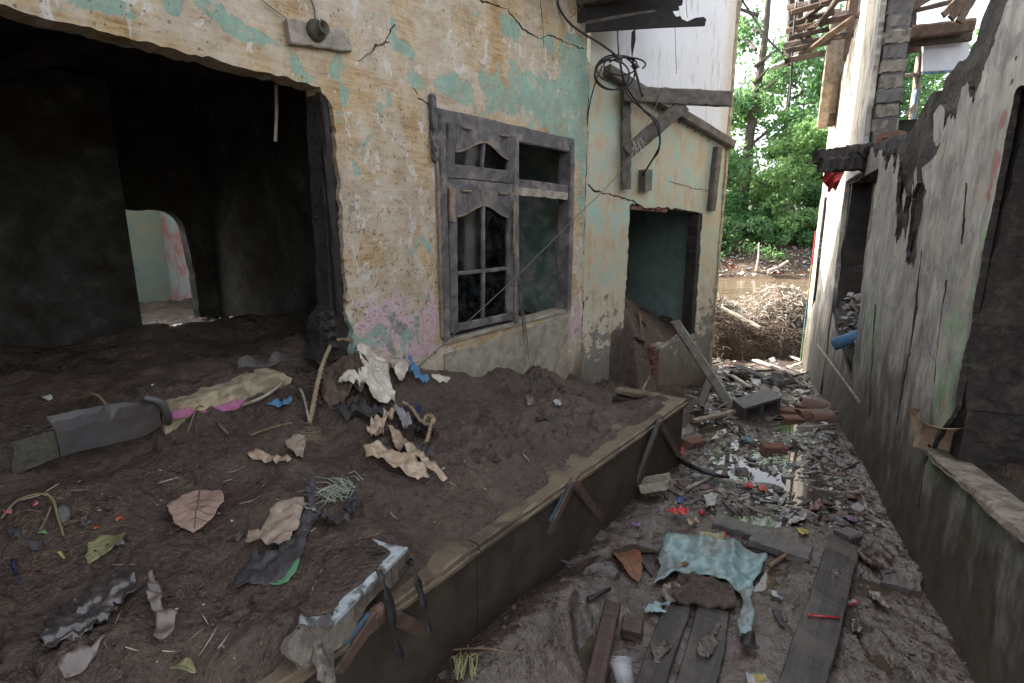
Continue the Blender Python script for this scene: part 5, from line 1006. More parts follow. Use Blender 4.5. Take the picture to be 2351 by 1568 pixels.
# litter washed on to the far bank, one mass of scraps
def scraps(name, pos, m, size, seed, flat=.3, th=.2):
    r = np.random.default_rng(seed); V = []; Fc = []
    for p in pos:
        s = size * r.uniform(.4, 1.4); nn = np.array([r.normal(0, flat), r.normal(0, flat), 1.0]); a, b, c = rot_basis(nn); an = r.uniform(0, 6.28); a, b = a * math.cos(an) + b * math.sin(an), b * math.cos(an) - a * math.sin(an)
        el = r.uniform(.35, 1.0); k = len(V); q = 4 if r.random() < .6 else 5
        ring = [(math.cos(2 * math.pi * i / q + r.uniform(-.4, .4)), math.sin(2 * math.pi * i / q + r.uniform(-.4, .4))) for i in range(q)]; t = s * th * r.uniform(.5, 1.2)
        for h in (t, 0):
            for i, j in ring: V.append(p + a * i * s + b * j * s * el + c * h)
        Fc.append(tuple(k + i for i in range(q))); Fc += [(k + i, k + (i + 1) % q, k + q + (i + 1) % q, k + q + i) for i in range(q)]
    return tag(link(name, make_mesh(name, V, Fc, M[m])), kind='stuff')
bx = rng.uniform(9, 18, 900); by = 24.1 + rng.random(900) ** 1.3 * 2.6; bz = ground(bx, by)
for k, (m, a, b) in enumerate([('strawdry', 0, 340), ('white', 340, 520), ('grey', 520, 700), ('blue', 700, 740), ('redbag', 740, 790), ('root', 790, 900)]): scraps('bank_litter', np.column_stack([bx, by, bz])[a:b], m, .085, 50 + k, .6)
wl_ = on_y(1740, 575, 24.4); tag(MB().tube([wl_ + np.array([0, 0, -.9]), wl_ + np.array([.05, 0, -.3]), wl_ + np.array([.02, 0, .35])], .06, 6, .5).obj('pale_stump', M['strawdry'], at(wl_)), 'pale dead stump standing at the far water edge', 'stump')
wl_ = on_y(1790, 612, 24); tag(MB().tube([wl_ + np.array([-.5, 0, -.2]), wl_, wl_ + np.array([.35, 0, .25])], .1, 6, .6).obj('driftwood', M['pale'], at(wl_)), 'pale driftwood log on the far bank at the water edge', 'driftwood')

# ------------------------------------------------------------------ heaps of flotsam at the near bank
def mound(label, prof, Y, dp, nst, seed, mcore, mst, fringe=True):
    """a long heap: prof = outline of its crest in the photograph (x, ytop, ybottom)"""
    r = np.random.default_rng(seed); P = [(on_y(a, b, Y), on_y(a, c, Y)) for a, b, c in prof]; xs = np.array([p[0][0] for p in P]); zt_ = np.array([p[0][2] for p in P]); zb_ = np.array([p[1][2] for p in P])
    c = np.array([xs.mean(), Y, zb_.mean()]); t = thing('debris_mound', label, 'debris mound', at(c), 'mounds of flotsam at the river edge'); X = np.linspace(xs[0], xs[-1], 70); T = np.linspace(0, math.pi, 22); V = []
    top_ = np.interp(X, xs, zt_); bt = np.interp(X, xs, zb_)
    for i, x in enumerate(X):
        e = math.sqrt(max(0.03, 1 - abs(2 * i / 69 - 1) ** 6))
        for th in T:
            yy = Y - math.cos(th) * dp * e; zz = bt[i] - .15 + (top_[i] - bt[i] + .15) * math.sin(th) ** .6 * (1 if e > .5 else e + .4)
            n_ = .09 * float(fbm(x * 3 + seed, yy * 3 + zz * 2, 4)); V.append((x, yy + n_, zz + n_ * .7))
    Fc = [(i * 22 + j, (i + 1) * 22 + j, (i + 1) * 22 + j + 1, i * 22 + j + 1) for i in range(69) for j in range(21)]
    MB().add(V, Fc).obj('heap', M[mcore], at(c), t, True); V = np.array(V); S = []; SF_ = []
    k = r.integers(0, len(V), nst); d = r.normal(0, 1, (nst, 3)) * np.array([1, .5, .45]); d[:, 2] -= .35 if fringe else 0; d /= np.linalg.norm(d, axis=1)[:, None]; L = r.uniform(.05, .17, nst)[:, None]; p = V[k] + r.normal(0, .025, (nst, 3)); w = np.cross(d, r.normal(0, 1, (nst, 3))); w /= np.linalg.norm(w, axis=1)[:, None]; w *= r.uniform(.002, .006, nst)[:, None]
    sag = np.array([0, 0, -1]) * L * .25; Q = np.stack([p - w, p + w, p + d * L * .5 + w * .8, p + d * L * .5 - w * .8, p + d * L + sag + w * .3, p + d * L + sag - w * .3], 1).reshape(-1, 3); i = np.arange(nst)[:, None] * 6
    F4 = np.concatenate([i + np.array([[0, 1, 2, 3]]), i + np.array([[3, 2, 4, 5]])]); q = np.arange(len(F4)) % 3
    h = len(F4) // 2; sel = (np.arange(nst) % 5 != 0); both = np.concatenate([sel, sel])
    tag(link('straw', np_mesh('straw', Q - c, F4[both], M[mst]), at(c), t), kind='stuff'); tag(link('root_fringe', np_mesh('root_fringe', Q - c, F4[~both], M['root']), at(c), t), kind='stuff'); return t
mound('pale straw-covered mound of flotsam tallest behind the root mat at the water', [(1690, 720, 745), (1710, 702, 760), (1740, 682, 765), (1770, 665, 765), (1800, 661, 765), (1830, 672, 765), (1860, 690, 765)], 9.4, .7, 11000, 1, 'root', 'strawdry', False)
mound('brown root-matted mound lying across the end of the alley', [(1600, 705, 800), (1640, 718, 802), (1680, 730, 805), (1720, 742, 808), (1760, 748, 812), (1800, 752, 812), (1818, 762, 812), (1826, 778, 810)], 8.0, .45, 11000, 2, 'root', 'root')
mound('small grey heap of rags and straw by the white wall edge', [(1615, 695, 730), (1640, 684, 735), (1660, 690, 735), (1690, 712, 738)], 9.0, .4, 3000, 3, 'root', 'strawdry', False)
tag(MB().beam(on_y(1655, 705, 7.9), on_y(1745, 752, 7.5), .06, .04, segs=8, jit=.004).obj('thin_log', M['pale'], at(on_y(1700, 728, 7.7))), 'thin pale log lying on top of the root-matted mound', 'log')
# trash heap in the ruin window
wf = w_of(RF, (5.45, -.2, .78)); t = thing('trash_heap', 'heap of crumpled muddy rubbish filling the ruined window', 'trash heap', at(wf)); mb = MB()
for k in range(26):
    p = w_of(RF, (5.0 + .95 * rng.random(), -.10 - .25 * rng.random(), .58 + .42 * rng.random() ** 1.3 )); mb.rock(p, (rng.uniform(.05, .13), rng.uniform(.05, .1), rng.uniform(.03, .06)), k, 2, .6)
mb.obj('rubbish', M['wrap'], at(wf), t)
scr = np.array([w_of(RF, (5.0 + .9 * rng.random(), -.02 - .2 * rng.random(), .6 + .42 * rng.random())) for _ in range(160)]); o = scraps('rubbish_scraps', scr, 'grey', .03, 5, 1.0); o.parent = t; o.matrix_basis = FR[t.name].inverted()
p = rgt(1950, 782); tag(MB().lathe([(.05, -.16), (.052, .10), (.045, .10), (.042, -.1)], w_of(RF, (p[0], .03, p[2])), (M3[0], M3[1], -.55), 16).obj('blue_pipe', M['blue'], at(w_of(RF, p)), sm=True), 'short blue plastic pipe poking out of the ruined window sill', 'pipe')
# wrap on the corner of the low sill
p = rgt(2150, 985); t = w_of(RF, (p[0], 0, p[2]))
def wr(u_, v_):
    a = np.array([p[0] + .12 - .30 * u_, .05 - .28 * u_ * v_ - .03 * math.sin(7 * u_ + 3 * v_) + .06 * (1 - v_) * (1 - u_), p[2] + .05 + .03 * u_ - .2 * v_ * (1 - .6 * u_) + .02 * math.sin(9 * v_ + 5 * u_)]); return w_of(RF, a)
G = [wr(i / 11, j / 9) for j in range(10) for i in range(12)]; o = MB().add(G, [(j * 12 + i, j * 12 + i + 1, j * 12 + 13 + i, j * 12 + 12 + i) for j in range(9) for i in range(11)]).obj('brown_wrap', M['tanpl'], at(t), sm=True); tag(o, 'folded brown plastic wrap caught on the corner of the mossy low sill wall', 'plastic wrap')
t = w_of(RF, (1.9, -.25, .70)); rr = lambda x, y: rmud(inv_s(x, y)[0], inv_s(x, y)[1])
def inv_s(x, y): return (x - P3[0]) * U3[0] + (y - P3[1]) * U3[1], (x - P3[0]) * M3[0] + (y - P3[1]) * M3[1]
def rdrape(nm, c, rx, ry, m, amp, sd, lab, cat):
    P = [w_of(RF, (c[0] + rx * math.cos(a), c[1] + ry * math.sin(a), c[2])) for a in np.linspace(0, 6.28, 9)[:-1]]; ctr = np.mean(P, 0); ol = rag([(q[0] - ctr[0], q[1] - ctr[1]) for q in P], .02, .02, sd); T2, F2 = tri_fill(ol, (), .02, seed=sd)
    X, Y = T2[:, 0] + ctr[0], T2[:, 1] + ctr[1]; h = rmud(*inv_s(X, Y)) + .01 + amp * np.maximum(0, ridg(X * 11 + sd, Y * 11, 3)); V, Fc = solid(T2, F2, np.column_stack([T2, h - ctr[2]]), np.column_stack([T2, h - ctr[2] - .004])); tag(link(nm, make_mesh(nm, V, Fc, M[m], True), at(ctr)), lab, cat)
rdrape('black_bag', (2.55, -.32, .68), .28, .12, 'dark', .06, 3, 'glossy black plastic bag on the mud inside the right doorway', 'plastic bag')
tag(MB().rock(w_of(RF, (2.42, -.75, .86)), (.03, .03, .025), 2, 2, .2).obj('orange_fruit', M['orange'], at(w_of(RF, (2.42, -.75, .84))), sm=True), 'small orange scrap on the dark mud inside the right doorway', 'scrap')
for k, (a, b, w_) in enumerate([((2.9, -.25, .80), (1.9, -.8, .95), .07), ((2.7, -.5, .78), (1.9, -.9, .83), .05)]): tag(MB().beam(w_of(RF, a), w_of(RF, b), w_, .02, segs=8, jit=.004, jag=.03, seed=k).obj('driftboard', M['post'], at(w_of(RF, a))), ['wider board lying on the mud inside the right doorway', 'narrower splintered board lower on the mud inside the right doorway'][k], 'board')

# ------------------------------------------------------------------ loose things on the mud bank
def D(nm, px, m, lab, cat, **k): return tag(drape(nm, px, M[m], **k), lab, cat)
def gstick(nm, px, r, m, lab, cat, lift=.0, arch=.0, n=5, taper=.7, group=None):
    P = [hit(a, b) for a, b in px]; k = len(P)
    P = [p + np.array([0, 0, r + lift + arch * math.sin(math.pi * i / max(1, k - 1))]) for i, p in enumerate(P)]
    S = spline(P, 6) if k > 2 else P
    return tag(MB().tube(S, r, n, taper).obj(nm, M[m], at(P[0]), sm=True), lab, cat, group)
def leaf(nm, tip, base, wid, m, mv, lab, curl=.03, holes=(), lobes=.0, seed=1, nv=5, stand=0.0):
    A, B = hit(*base), hit(*tip); A = A + np.array([0, -stand * .6, stand]); L = np.linalg.norm((B - A)[:2]); ax = (B - A) / np.linalg.norm(B - A); up = np.array([0, 0, 1.0]); sd = np.cross(up, ax); sd /= np.linalg.norm(sd); up = np.cross(ax, sd); c = A
    t = thing(nm, lab, 'leaf', at(c)); f = at(c)
    ol = [(0, .0)] + [(q, wid * (math.sin(math.pi * q ** .8) ** .75) * (1 + lobes * math.sin(q * 23 + seed))) for q in np.linspace(.04, .97, 13)] + [(1.0, 0)] + [(q, -wid * (math.sin(math.pi * q ** .8) ** .75) * (1 + lobes * math.sin(q * 19 + 2 * seed))) for q in np.linspace(.97, .04, 13)]
    T2, F2 = tri_fill(rag([(a * L, b * L) for a, b in ol], .006, .0025, seed, {k: .0025 for k in range(30)}), holes and [[(a * L, b * L) for a, b in h] for h in holes], .012, seed=seed)
    zz = lambda a, b: .012 + curl * (abs(b) / (wid * L)) ** 2 * .7 + .012 * fbm(a * 20 + seed, b * 20, 3) + .02 * curl / .03 * np.sin(a / L * 3)
    Z = zz(T2[:, 0], T2[:, 1]); top_ = c + T2[:, :1] * ax + T2[:, 1:] * sd + Z[:, None] * up; V, Fc = solid(T2, F2, top_, top_ - up * .0012)
    MB().add(V, Fc).obj('blade', M[m], f, t, True)
    v = MB(); v.tube([c + ax * L * q + up * (zz(L * q, 0.0) + .001) for q in np.linspace(-.12, .95, 10)], .0035, 5, .4); v.obj('midrib', M[mv], f, t)
    for k in range(1, nv):
        q = .12 + .75 * k / nv
        for sg in (-1, 1):
            pts = [c + ax * (L * q + .25 * L * u_) + sd * sg * wid * L * .85 * u_ + up * (zz(L * (q + .25 * u_), sg * wid * L * .85 * u_) + .001) for u_ in np.linspace(0, 1, 5)]; MB().tube(pts, .0012, 4, .4).obj('side_vein', M[mv], f, t)
    return t
leaf('dry_leaf', (447, 1232), (474, 1150), .36, 'leafdry', 'vein', 'large curled dry tan leaf lying alone on the dark mud bank', .02, (), .06, 3, 5, .05)
leaf('dry_leaf', (205, 1305), (283, 1228), .33, 'leafyel', 'veiny', 'yellowing blotched leaf with holes beside the dark plastic film', .02, ([(.45, .06), (.52, .1), (.55, .05), (.48, .03)], [(.62, -.1), (.68, -.06), (.72, -.12)]), .10, 5, 4)
leaf('dry_leaf', (450, 1555), (398, 1545), .30, 'leafyel', 'veiny', 'small pale yellow leaf near the bottom edge of the mud', .02, (), .04, 6, 2)
leaf('dry_leaf', (546, 1252), (554, 1226), .28, 'bana', 'vein', 'tiny grey-brown leaf between the big dry leaf and the brown paper', .01, (), 0, 7, 2)
leaf('dry_leaf', (1466, 1345), (1420, 1275), .24, 'leafbrown', 'vein', 'curled russet leaf beside the puddle next to the turquoise plastic', .05, (), 0, 8, 5)
leaf('dry_leaf', (1500, 1330), (1468, 1282), .16, 'bana', 'vein', 'grey half-sunken leaf between russet leaf and turquoise plastic', .03, (), 0, 9, 3)
leaf('dry_leaf', (2290, 1545), (2215, 1530), .10, 'leafyel', 'vein', 'narrow curled tan leaf on the mud by the right wall base', .02, (), 0, 10, 2)
leaf('dry_leaf', (1590, 1290), (1545, 1308), .22, 'leafbrown', 'vein', 'small brown leaf stuck on the turquoise plastic', .01, (), 0, 11, 3)
D('plastic_film', [(110, 1425), (180, 1390), (235, 1350), (300, 1300), (330, 1355), (300, 1375), (262, 1395), (250, 1430), (205, 1460), (150, 1480), (118, 1500), (98, 1470)], 'film', 'large crumpled sheet of shiny muddy film at the left foreground', 'plastic film', amp=.013, fq=22, res=.006, seed=3, lift=.012)
D('brown_wrapper', [(345, 1345), (362, 1340), (368, 1360), (378, 1395), (385, 1430), (412, 1425), (405, 1455), (385, 1478), (355, 1480), (362, 1440), (340, 1400)], 'wrap', 'crumpled brown wrapper standing in the mud right of the muddy film', 'wrapper', amp=.03, fq=16, res=.008, seed=4, lift=.012)
D('brown_rag', [(130, 1540), (200, 1495), (245, 1470), (225, 1520), (190, 1560), (150, 1568)], 'wrap', 'flattened brown rag at the bottom left below the film', 'rag', amp=.02, fq=14, res=.01, seed=5)
D('paper_sheet', [(620, 1190), (660, 1168), (700, 1172), (706, 1182), (690, 1220), (668, 1268), (635, 1270), (600, 1262), (565, 1265), (572, 1240), (600, 1238)], 'paper', 'wrinkled tan paper lying on the rotten banana leaf', 'paper', amp=.03, fq=13, res=.009, seed=6, lift=.022)
D('banana_leaf', [(700, 1180), (735, 1195), (715, 1230), (690, 1290), (650, 1335), (600, 1352), (540, 1362), (548, 1320), (590, 1275), (640, 1268), (672, 1230)], 'bana', 'rotten black banana leaf spread under the tan paper', 'leaf', amp=.018, fq=18, res=.009, seed=7, lift=.006)
D('banana_leaf_strip', [(722, 1100), (727, 1140), (720, 1185), (712, 1180), (710, 1140)], 'bana', 'upright dark strip of banana leaf pointing away from the tan paper', 'leaf', amp=.03, fq=20, res=.008, seed=8, lift=.02)
D('banana_leaf_strip', [(720, 1180), (760, 1196), (800, 1205), (805, 1212), (770, 1216), (730, 1196)], 'bana', 'dark twisted strip of banana leaf running right of the tan paper', 'leaf', amp=.03, fq=20, res=.008, seed=9, lift=.01)
D('banana_leaf_strip', [(805, 1140), (826, 1122), (822, 1160), (806, 1196), (788, 1190), (796, 1160)], 'bana', 'dark grey strip of leaf beside the pale straw bundle', 'leaf', amp=.03, fq=18, res=.008, seed=10, lift=.02)
D('green_strip', [(668, 1286), (690, 1285), (683, 1310), (660, 1342), (622, 1348), (640, 1330)], 'green', 'green painted strip poking out from under the banana leaf', 'strip', amp=.004, fq=8, res=.01, seed=11, lift=.008, edge=.003, th=.004)
q = MB(); c0_ = hit(775, 1160)
for k in range(70):
    t = rng.random(); a = hit(822 - 75 * t + rng.normal(0, 5), 1124 + 55 * t * t + rng.normal(0, 6)) if k % 5 == 0 else a + rng.normal(0, .008, 3); b = a + np.array([-.05, -.02, .0]) + rng.normal(0, .035, 3); b[2] = max(float(height(b[0], b[1])), b[2]); q.tube([a + [0, 0, .012], (a + b) / 2 + [0, 0, .02 + .02 * rng.random()], b + [0, 0, .006]], .0018, 4, .5)
tag(q.obj('straw_bundle', M['straw'], at(c0_)), 'frayed pale green straw bundle beside the dark leaf strips', 'straw')
# rags at the foot of the facade
D('sacking', [(742, 870), (765, 830), (800, 812), (838, 818), (850, 850), (845, 900), (800, 930), (770, 960), (745, 930), (735, 900)], 'sack', 'muddy brown sacking heaped against the corner of the pink-stained wall', 'sack', amp=.07, fq=8, res=.014, seed=12, lift=.02)
D('cream_sheet', [(820, 830), (870, 828), (890, 870), (896, 905), (908, 940), (900, 952), (862, 955), (850, 925), (836, 905), (815, 920), (778, 915), (800, 890), (838, 880)], 'cream', 'torn cream plastic sheet draped over the brown sacking', 'plastic sheet', amp=.06, fq=8, res=.010, seed=13, lift=.055)
D('tan_rag', [(895, 838), (930, 842), (938, 870), (918, 895), (905, 870)], 'cream', 'tan rag between the cream sheet and the blue rag', 'rag', amp=.04, fq=10, res=.010, seed=14, lift=.03)
D('blue_rag', [(938, 842), (948, 845), (968, 872), (990, 895), (975, 898), (955, 888), (942, 870)], 'blue', 'bright blue torn rag at the foot of the wall', 'rag', amp=.05, fq=14, res=.007, seed=15, lift=.02)
D('blue_scrap', [(612, 935), (645, 930), (672, 922), (668, 936), (640, 940)], 'blue', 'blue shred of cloth right of the pink-sprayed curb', 'rag', amp=.02, fq=20, res=.008, seed=16)
D('black_cloth', [(762, 960), (800, 945), (850, 950), (885, 945), (880, 985), (840, 978), (790, 980)], 'dark', 'wet black twisted cloth below the cream sheet', 'cloth', amp=.06, fq=9, res=.011, seed=17, lift=.015)
D('navy_strap', [(928, 948), (960, 938), (968, 946), (960, 975), (952, 975), (955, 950), (930, 955)], 'navy', 'looped navy blue strap right of the cream sheet', 'strap', amp=.03, fq=14, res=.006, seed=18, lift=.02, edge=.003)
D('tan_plastic', [(870, 965), (905, 948), (908, 960), (885, 985), (878, 1010), (845, 1015), (842, 1000)], 'tanpl', 'knotted tan plastic piece above the large tan bag', 'plastic bag', amp=.032, fq=10, res=.009, seed=19, lift=.02)
D('grey_rag', [(905, 955), (925, 950), (945, 985), (946, 1002), (930, 1005), (915, 975)], 'grey', 'grey soiled rag between tan plastic and navy strap', 'rag', amp=.045, fq=11, res=.009, seed=20, lift=.02)
D('tan_bag', [(890, 985), (920, 1005), (950, 1035), (985, 1075), (1010, 1095), (1030, 1120), (1008, 1125), (970, 1085), (935, 1060), (905, 1030)], 'tanpl', 'long twisted tan plastic bag trailing down the mud to the right', 'plastic bag', amp=.036, fq=9, res=.010, seed=21, lift=.02)
D('tan_bag', [(835, 1045), (870, 1035), (905, 1050), (945, 1060), (970, 1085), (988, 1115), (960, 1125), (930, 1110), (910, 1095), (880, 1075), (840, 1062)], 'tanpl', 'wide crumpled tan plastic bag lying across below the twisted one', 'plastic bag', amp=.036, fq=9, res=.010, seed=22, lift=.02)
D('tan_rag', [(568, 1050), (600, 1045), (640, 1055), (670, 1060), (660, 1072), (620, 1070), (580, 1062)], 'tanpl', 'crumpled strip of tan cloth lying in the mud below the rope end', 'rag', amp=.024, fq=12, res=.010, seed=23, lift=.01)
D('tan_rag', [(655, 1020), (675, 1010), (700, 1015), (702, 1040), (690, 1055), (668, 1040)], 'paper', 'small balled tan rag at the frayed rope end', 'rag', amp=.06, fq=12, res=.010, seed=24, lift=.01)
D('dark_rag', [(940, 1040), (960, 1020), (985, 1040), (1000, 1060), (965, 1060)], 'bana', 'dark leathery rag half under the twisted tan bag', 'rag', amp=.04, fq=10, res=.010, seed=25, lift=.008)
D('black_rag', [(950, 985), (985, 975), (1000, 990), (990, 1005), (958, 1010)], 'dark', 'small black rag under the rope knot', 'rag', amp=.05, fq=12, res=.010, seed=26, lift=.01)
D('white_scrap', [(990, 870), (1025, 868), (1035, 876), (1010, 884)], 'cream', 'pale scrap on the mud right of the blue rag', 'scrap', amp=.03, fq=16, res=.008, seed=27)
for k, (pl, m, lab) in enumerate([([(1205, 912), (1222, 908), (1228, 930), (1212, 935)], 'wrap', 'grey-brown leaf scrap on the mud bank under the window'), ([(1228, 962), (1258, 958), (1262, 968), (1235, 972)], 'dark', 'dark curled flake on the mud bank near the low wall'), ([(1010, 1078), (1022, 1074), (1020, 1082)], 'white', 'white scrap near the end of the tan bags'), ([(98, 915), (118, 912), (122, 918), (104, 922)], 'white', 'small white and pink scrap on the mud inside the opening at left'), ([(1270, 925), (1285, 920), (1290, 930), (1276, 935)], 'white', 'tiny white shard on the mud near the facade corner')]): D('scrap', pl, m, lab, 'scrap', amp=.01, res=.008, seed=60 + k)
def rope(nm, px, r, lab, lift=.01, arch=0.0, lifts=None):
    P = [hit(a, b) for a, b in px]; P = [p + np.array([0, 0, r + lift + (lifts[i] if lifts else 0)]) for i, p in enumerate(P)]; S = spline(P, 14); t = thing(nm, lab, 'rope', at(P[0])); f = at(P[0])
    s = np.concatenate([[0], np.cumsum([np.linalg.norm(b - a) for a, b in zip(S[:-1], S[1:])])])
    for k in range(3):
        Q = []
        for i, p in enumerate(S):
            d = S[min(i + 1, len(S) - 1)] - S[max(i - 1, 0)]; d /= np.linalg.norm(d) + 1e-9; a = np.cross(d, [0, .3, 1]); a /= np.linalg.norm(a); b = np.cross(d, a); th = s[i] / (r * 5.5) * 2 * math.pi / 1.4 + k * 2.094; Q.append(p + (a * math.cos(th) + b * math.sin(th)) * r * .52)
        MB().tube(Q, r * .58, 6).obj('strand', M['rope'], f, t, sm=True)
    return t
rope('rope', [(815, 822), (795, 826), (772, 842), (757, 866), (742, 900), (728, 935), (720, 960), (712, 985)], .011, 'twisted straw-coloured rope arching over the sacking down to the mud', lifts=[.07, .1, .12, .12, .10, .06, .03, .01])
rope('rope', [(925, 935), (945, 955), (965, 985), (975, 995)], .009, 'short straw rope running to the knot beside the navy strap', lifts=[.01, .03, .03, .04])
rope('rope_knot', [(975, 995), (990, 985), (998, 995), (988, 1005), (975, 1000), (982, 988), (995, 992), (990, 1010), (985, 1022), (980, 1032)], .009, 'straw rope tied in a thick knot at the right of the rags', lifts=[.03, .04, .05, .05, .05, .06, .06, .05, .03, .02])
q = MB(); c0_ = hit(705, 1000)
for k in range(40): a = hit(705, 998) + rng.normal(0, .014, 3); q.tube([a, a + np.array([rng.normal(0, .03), rng.normal(-.02, .03), .01]), a + np.array([rng.normal(.0, .05), rng.normal(-.03, .04), -.01])], .0016, 4, .5)
tag(q.obj('frayed_rope_end', M['rope'], at(c0_)), 'frayed fibres at the lower end of the long rope', 'rope end')
# curled strip, sheet metal, sticks
cs = [hit(545, 845), hit(600, 842), hit(640, 832), hit(690, 822), hit(725, 808)]; S = spline(cs, 8); V = []
for i, p in enumerate(S):
    t = i / (len(S) - 1); h = .028 + .022 * math.sin(t * 17); V += [p + np.array([0, 0, -.01]), p + np.array([-.02, .05, h]), p + np.array([-.02, .055, h]), p + np.array([0, .004, .005])]
Fc = [(4 * i + q, 4 * i + (q + 1) % 4, 4 * i + 4 + (q + 1) % 4, 4 * i + 4 + q) for i in range(len(S) - 1) for q in range(4)]
tag(MB().add(V, Fc).obj('wavy_strip', M['concwet'], at(cs[0])), 'wavy grey edge of a corrugated sheet sticking out of the mud in the opening', 'corrugated strip')
def plate(nm, px, m, lab, y, tilt, th=.006, sd=1, cat='sheet metal'):
    poly = [tuple(fac(a, b, -y)[[0, 2]]) for a, b in px]; z0 = min(p[1] for p in poly)
    T2, F2 = tri_fill(rag(poly, .02, .004, sd), (), .04); bend = tilt * np.maximum(0, T2[:, 1] - z0 - .10) ** 2 * 8
    V, Fc = solid(T2, F2, np.column_stack([T2[:, 0], y + bend + .004 * fbm(T2[:, 0] * 9, T2[:, 1] * 9, 2), T2[:, 1]]), np.column_stack([T2[:, 0], y + bend + th, T2[:, 1]])); fr = HF @ Matrix.Translation((poly[0][0], y, z0))
    return tag(MB().add(V, Fc).obj(nm, M[m], fr, frame_in=HF), lab, cat)
plate('metal_sheet', [(108, 958), (240, 932), (362, 918), (372, 975), (330, 1000), (210, 1030), (140, 1048), (128, 990)], 'sheet', 'bent dark metal sheet leaning along the threshold left of the pink curb', -.10, .5)
plate('metal_sheet', [(28, 1015), (125, 988), (138, 1048), (30, 1090)], 'sheet2', 'lichen-spotted square metal plate at the far left of the threshold', -.085, 0)
a = fac(365, 938, .1); MB_ = MB().tube(spline([a + np.array([-.05, 0, .06]), a + np.array([0, -.02, .03]), a + np.array([.02, -.02, -.03]), a + np.array([.025, 0, -.07])], 5), .018, 10, .8)
tag(MB_.obj('pipe_end', M['sheet'], HF @ Matrix.Translation(Vector(a)), sm=True, frame_in=HF), 'short dark pipe end curled beside the pink-sprayed curb', 'pipe')
gstick('stick', [(190, 925), (225, 938), (258, 975), (280, 1008)], .007, 'stick', 'curved brown stick crossing the bent metal sheet', 'stick', .01, .05)
gstick('bark_strip', [(555, 940), (600, 930), (640, 905), (655, 878), (648, 865)], .009, 'pale', 'curved pale bark strip along the right end of the pink curb', 'bark strip', .01, .02)
gstick('stick', [(575, 1005), (620, 988), (672, 975)], .008, 'stick', 'straight brown twig on the mud below the curb', 'stick', .002)
gstick('stick', [(690, 905), (700, 940), (712, 985)], .007, 'pale', 'pale split stick standing by the rope', 'stick', .02, .03)
gstick('stick', [(500, 975), (525, 1000)], .007, 'stick', 'short thick twig below the pink curb', 'stick')
gstick('stick', [(430, 1005), (455, 965), (470, 940)], .004, 'stick', 'thin dry stalk rising from the mud left of the short twig', 'stick', .01, .04)
gstick('plant_stem', [(5, 1200), (40, 1168), (90, 1150), (128, 1152)], .0045, 'veiny', 'yellowish plant stem bent over at the left edge', 'stem', .01, .012)
gstick('plant_stem', [(105, 1140), (125, 1165), (135, 1200), (148, 1240)], .005, 'veiny', 'green-yellow jointed stem beside the grey stone at left', 'stem', .01, .012)
gstick('stick', [(95, 1235), (110, 1205), (120, 1180)], .005, 'stick', 'thin red-brown twig below the yellow stems', 'stick', .02)
gstick('stick', [(510, 1485), (540, 1515)], .003, 'pale', 'thin pale straw lying on the mud near the bottom left', 'straw')
gstick('stick', [(600, 1490), (608, 1455)], .003, 'stick', 'thin twig upright near the broken slab corner', 'straw', .01)
gstick('plant_stem', [(940, 1500), (975, 1455), (1010, 1420), (1052, 1412)], .005, 'veiny', 'thin green stem sloping on the mud below the black strips', 'stem', .02, .04)
gstick('plant_stem', [(1052, 1412), (1058, 1435), (1066, 1460)], .005, 'stick', 'dry bent stem end hanging down from the green stem', 'stem', .02)
gstick('stick', [(1030, 1500), (1110, 1502), (1200, 1510)], .004, 'stick', 'long thin root on the mud at the bottom centre', 'root', .01, .01)
q = MB(); c0_ = hit(1070, 1545)
for k in range(16):
    a = hit(1040 + rng.uniform(0, 55), 1555 + rng.uniform(-10, 8)); q.tube([a, a + np.array([rng.normal(0, .015), .03, .05]), a + np.array([rng.normal(0, .03), .07, .03])], .0025, 4, .4)
tag(q.obj('grass_tuft', M['leafyel'], at(c0_)), 'yellow-green tuft of grass at the bottom centre of the mud', 'grass tuft')
D('stone_flat', [(130, 1180), (150, 1170), (165, 1195), (150, 1215), (132, 1205)], 'concwet', 'flat grey stone behind the yellow stems at left', 'stone', amp=.004, lift=.018, th=.02, res=.012, seed=31)
for k, (pl, m, lab) in enumerate([([(70, 1165), (85, 1158), (92, 1166), (78, 1175)], 'pink', 'pink plastic scrap under the yellow stem at the left edge'), ([(10, 1185), (25, 1178), (28, 1188), (14, 1195)], 'pink', 'second pink scrap at the very left edge'), ([(262, 1202), (278, 1196), (288, 1206), (270, 1212)], 'orange', 'bright orange flake above the yellowing leaf'), ([(215, 1222), (228, 1216), (232, 1224), (218, 1230)], 'orange', 'smaller orange flake left of the bright one'), ([(85, 1232), (105, 1228), (112, 1236), (90, 1240)], 'lime', 'lime green scrap among the twigs at left'), ([(125, 1275), (140, 1290), (152, 1295), (142, 1282)], 'yellow', 'yellow torn wrapper tip at left'), ([(265, 1250), (280, 1245), (288, 1258), (272, 1265)], 'grey', 'grey foil scrap right of the yellowing leaf'), ([(180, 1210), (200, 1200), (215, 1212), (196, 1225)], 'film', 'dull film scrap near the grey stone'), ([(28, 1300), (45, 1345), (52, 1350), (36, 1300)], 'navy', 'dark blue strip at the left edge'), ([(20, 1230), (45, 1218), (55, 1240), (30, 1250)], 'bana', 'blackened leaf scrap at the far left'), ([(60, 1255), (95, 1250), (100, 1270), (70, 1275)], 'bana', 'dark leaf mush below the lime scrap')]): D('scrap', pl, m, lab, 'scrap', amp=.018, fq=22, res=.007, seed=80 + k, lift=.008)
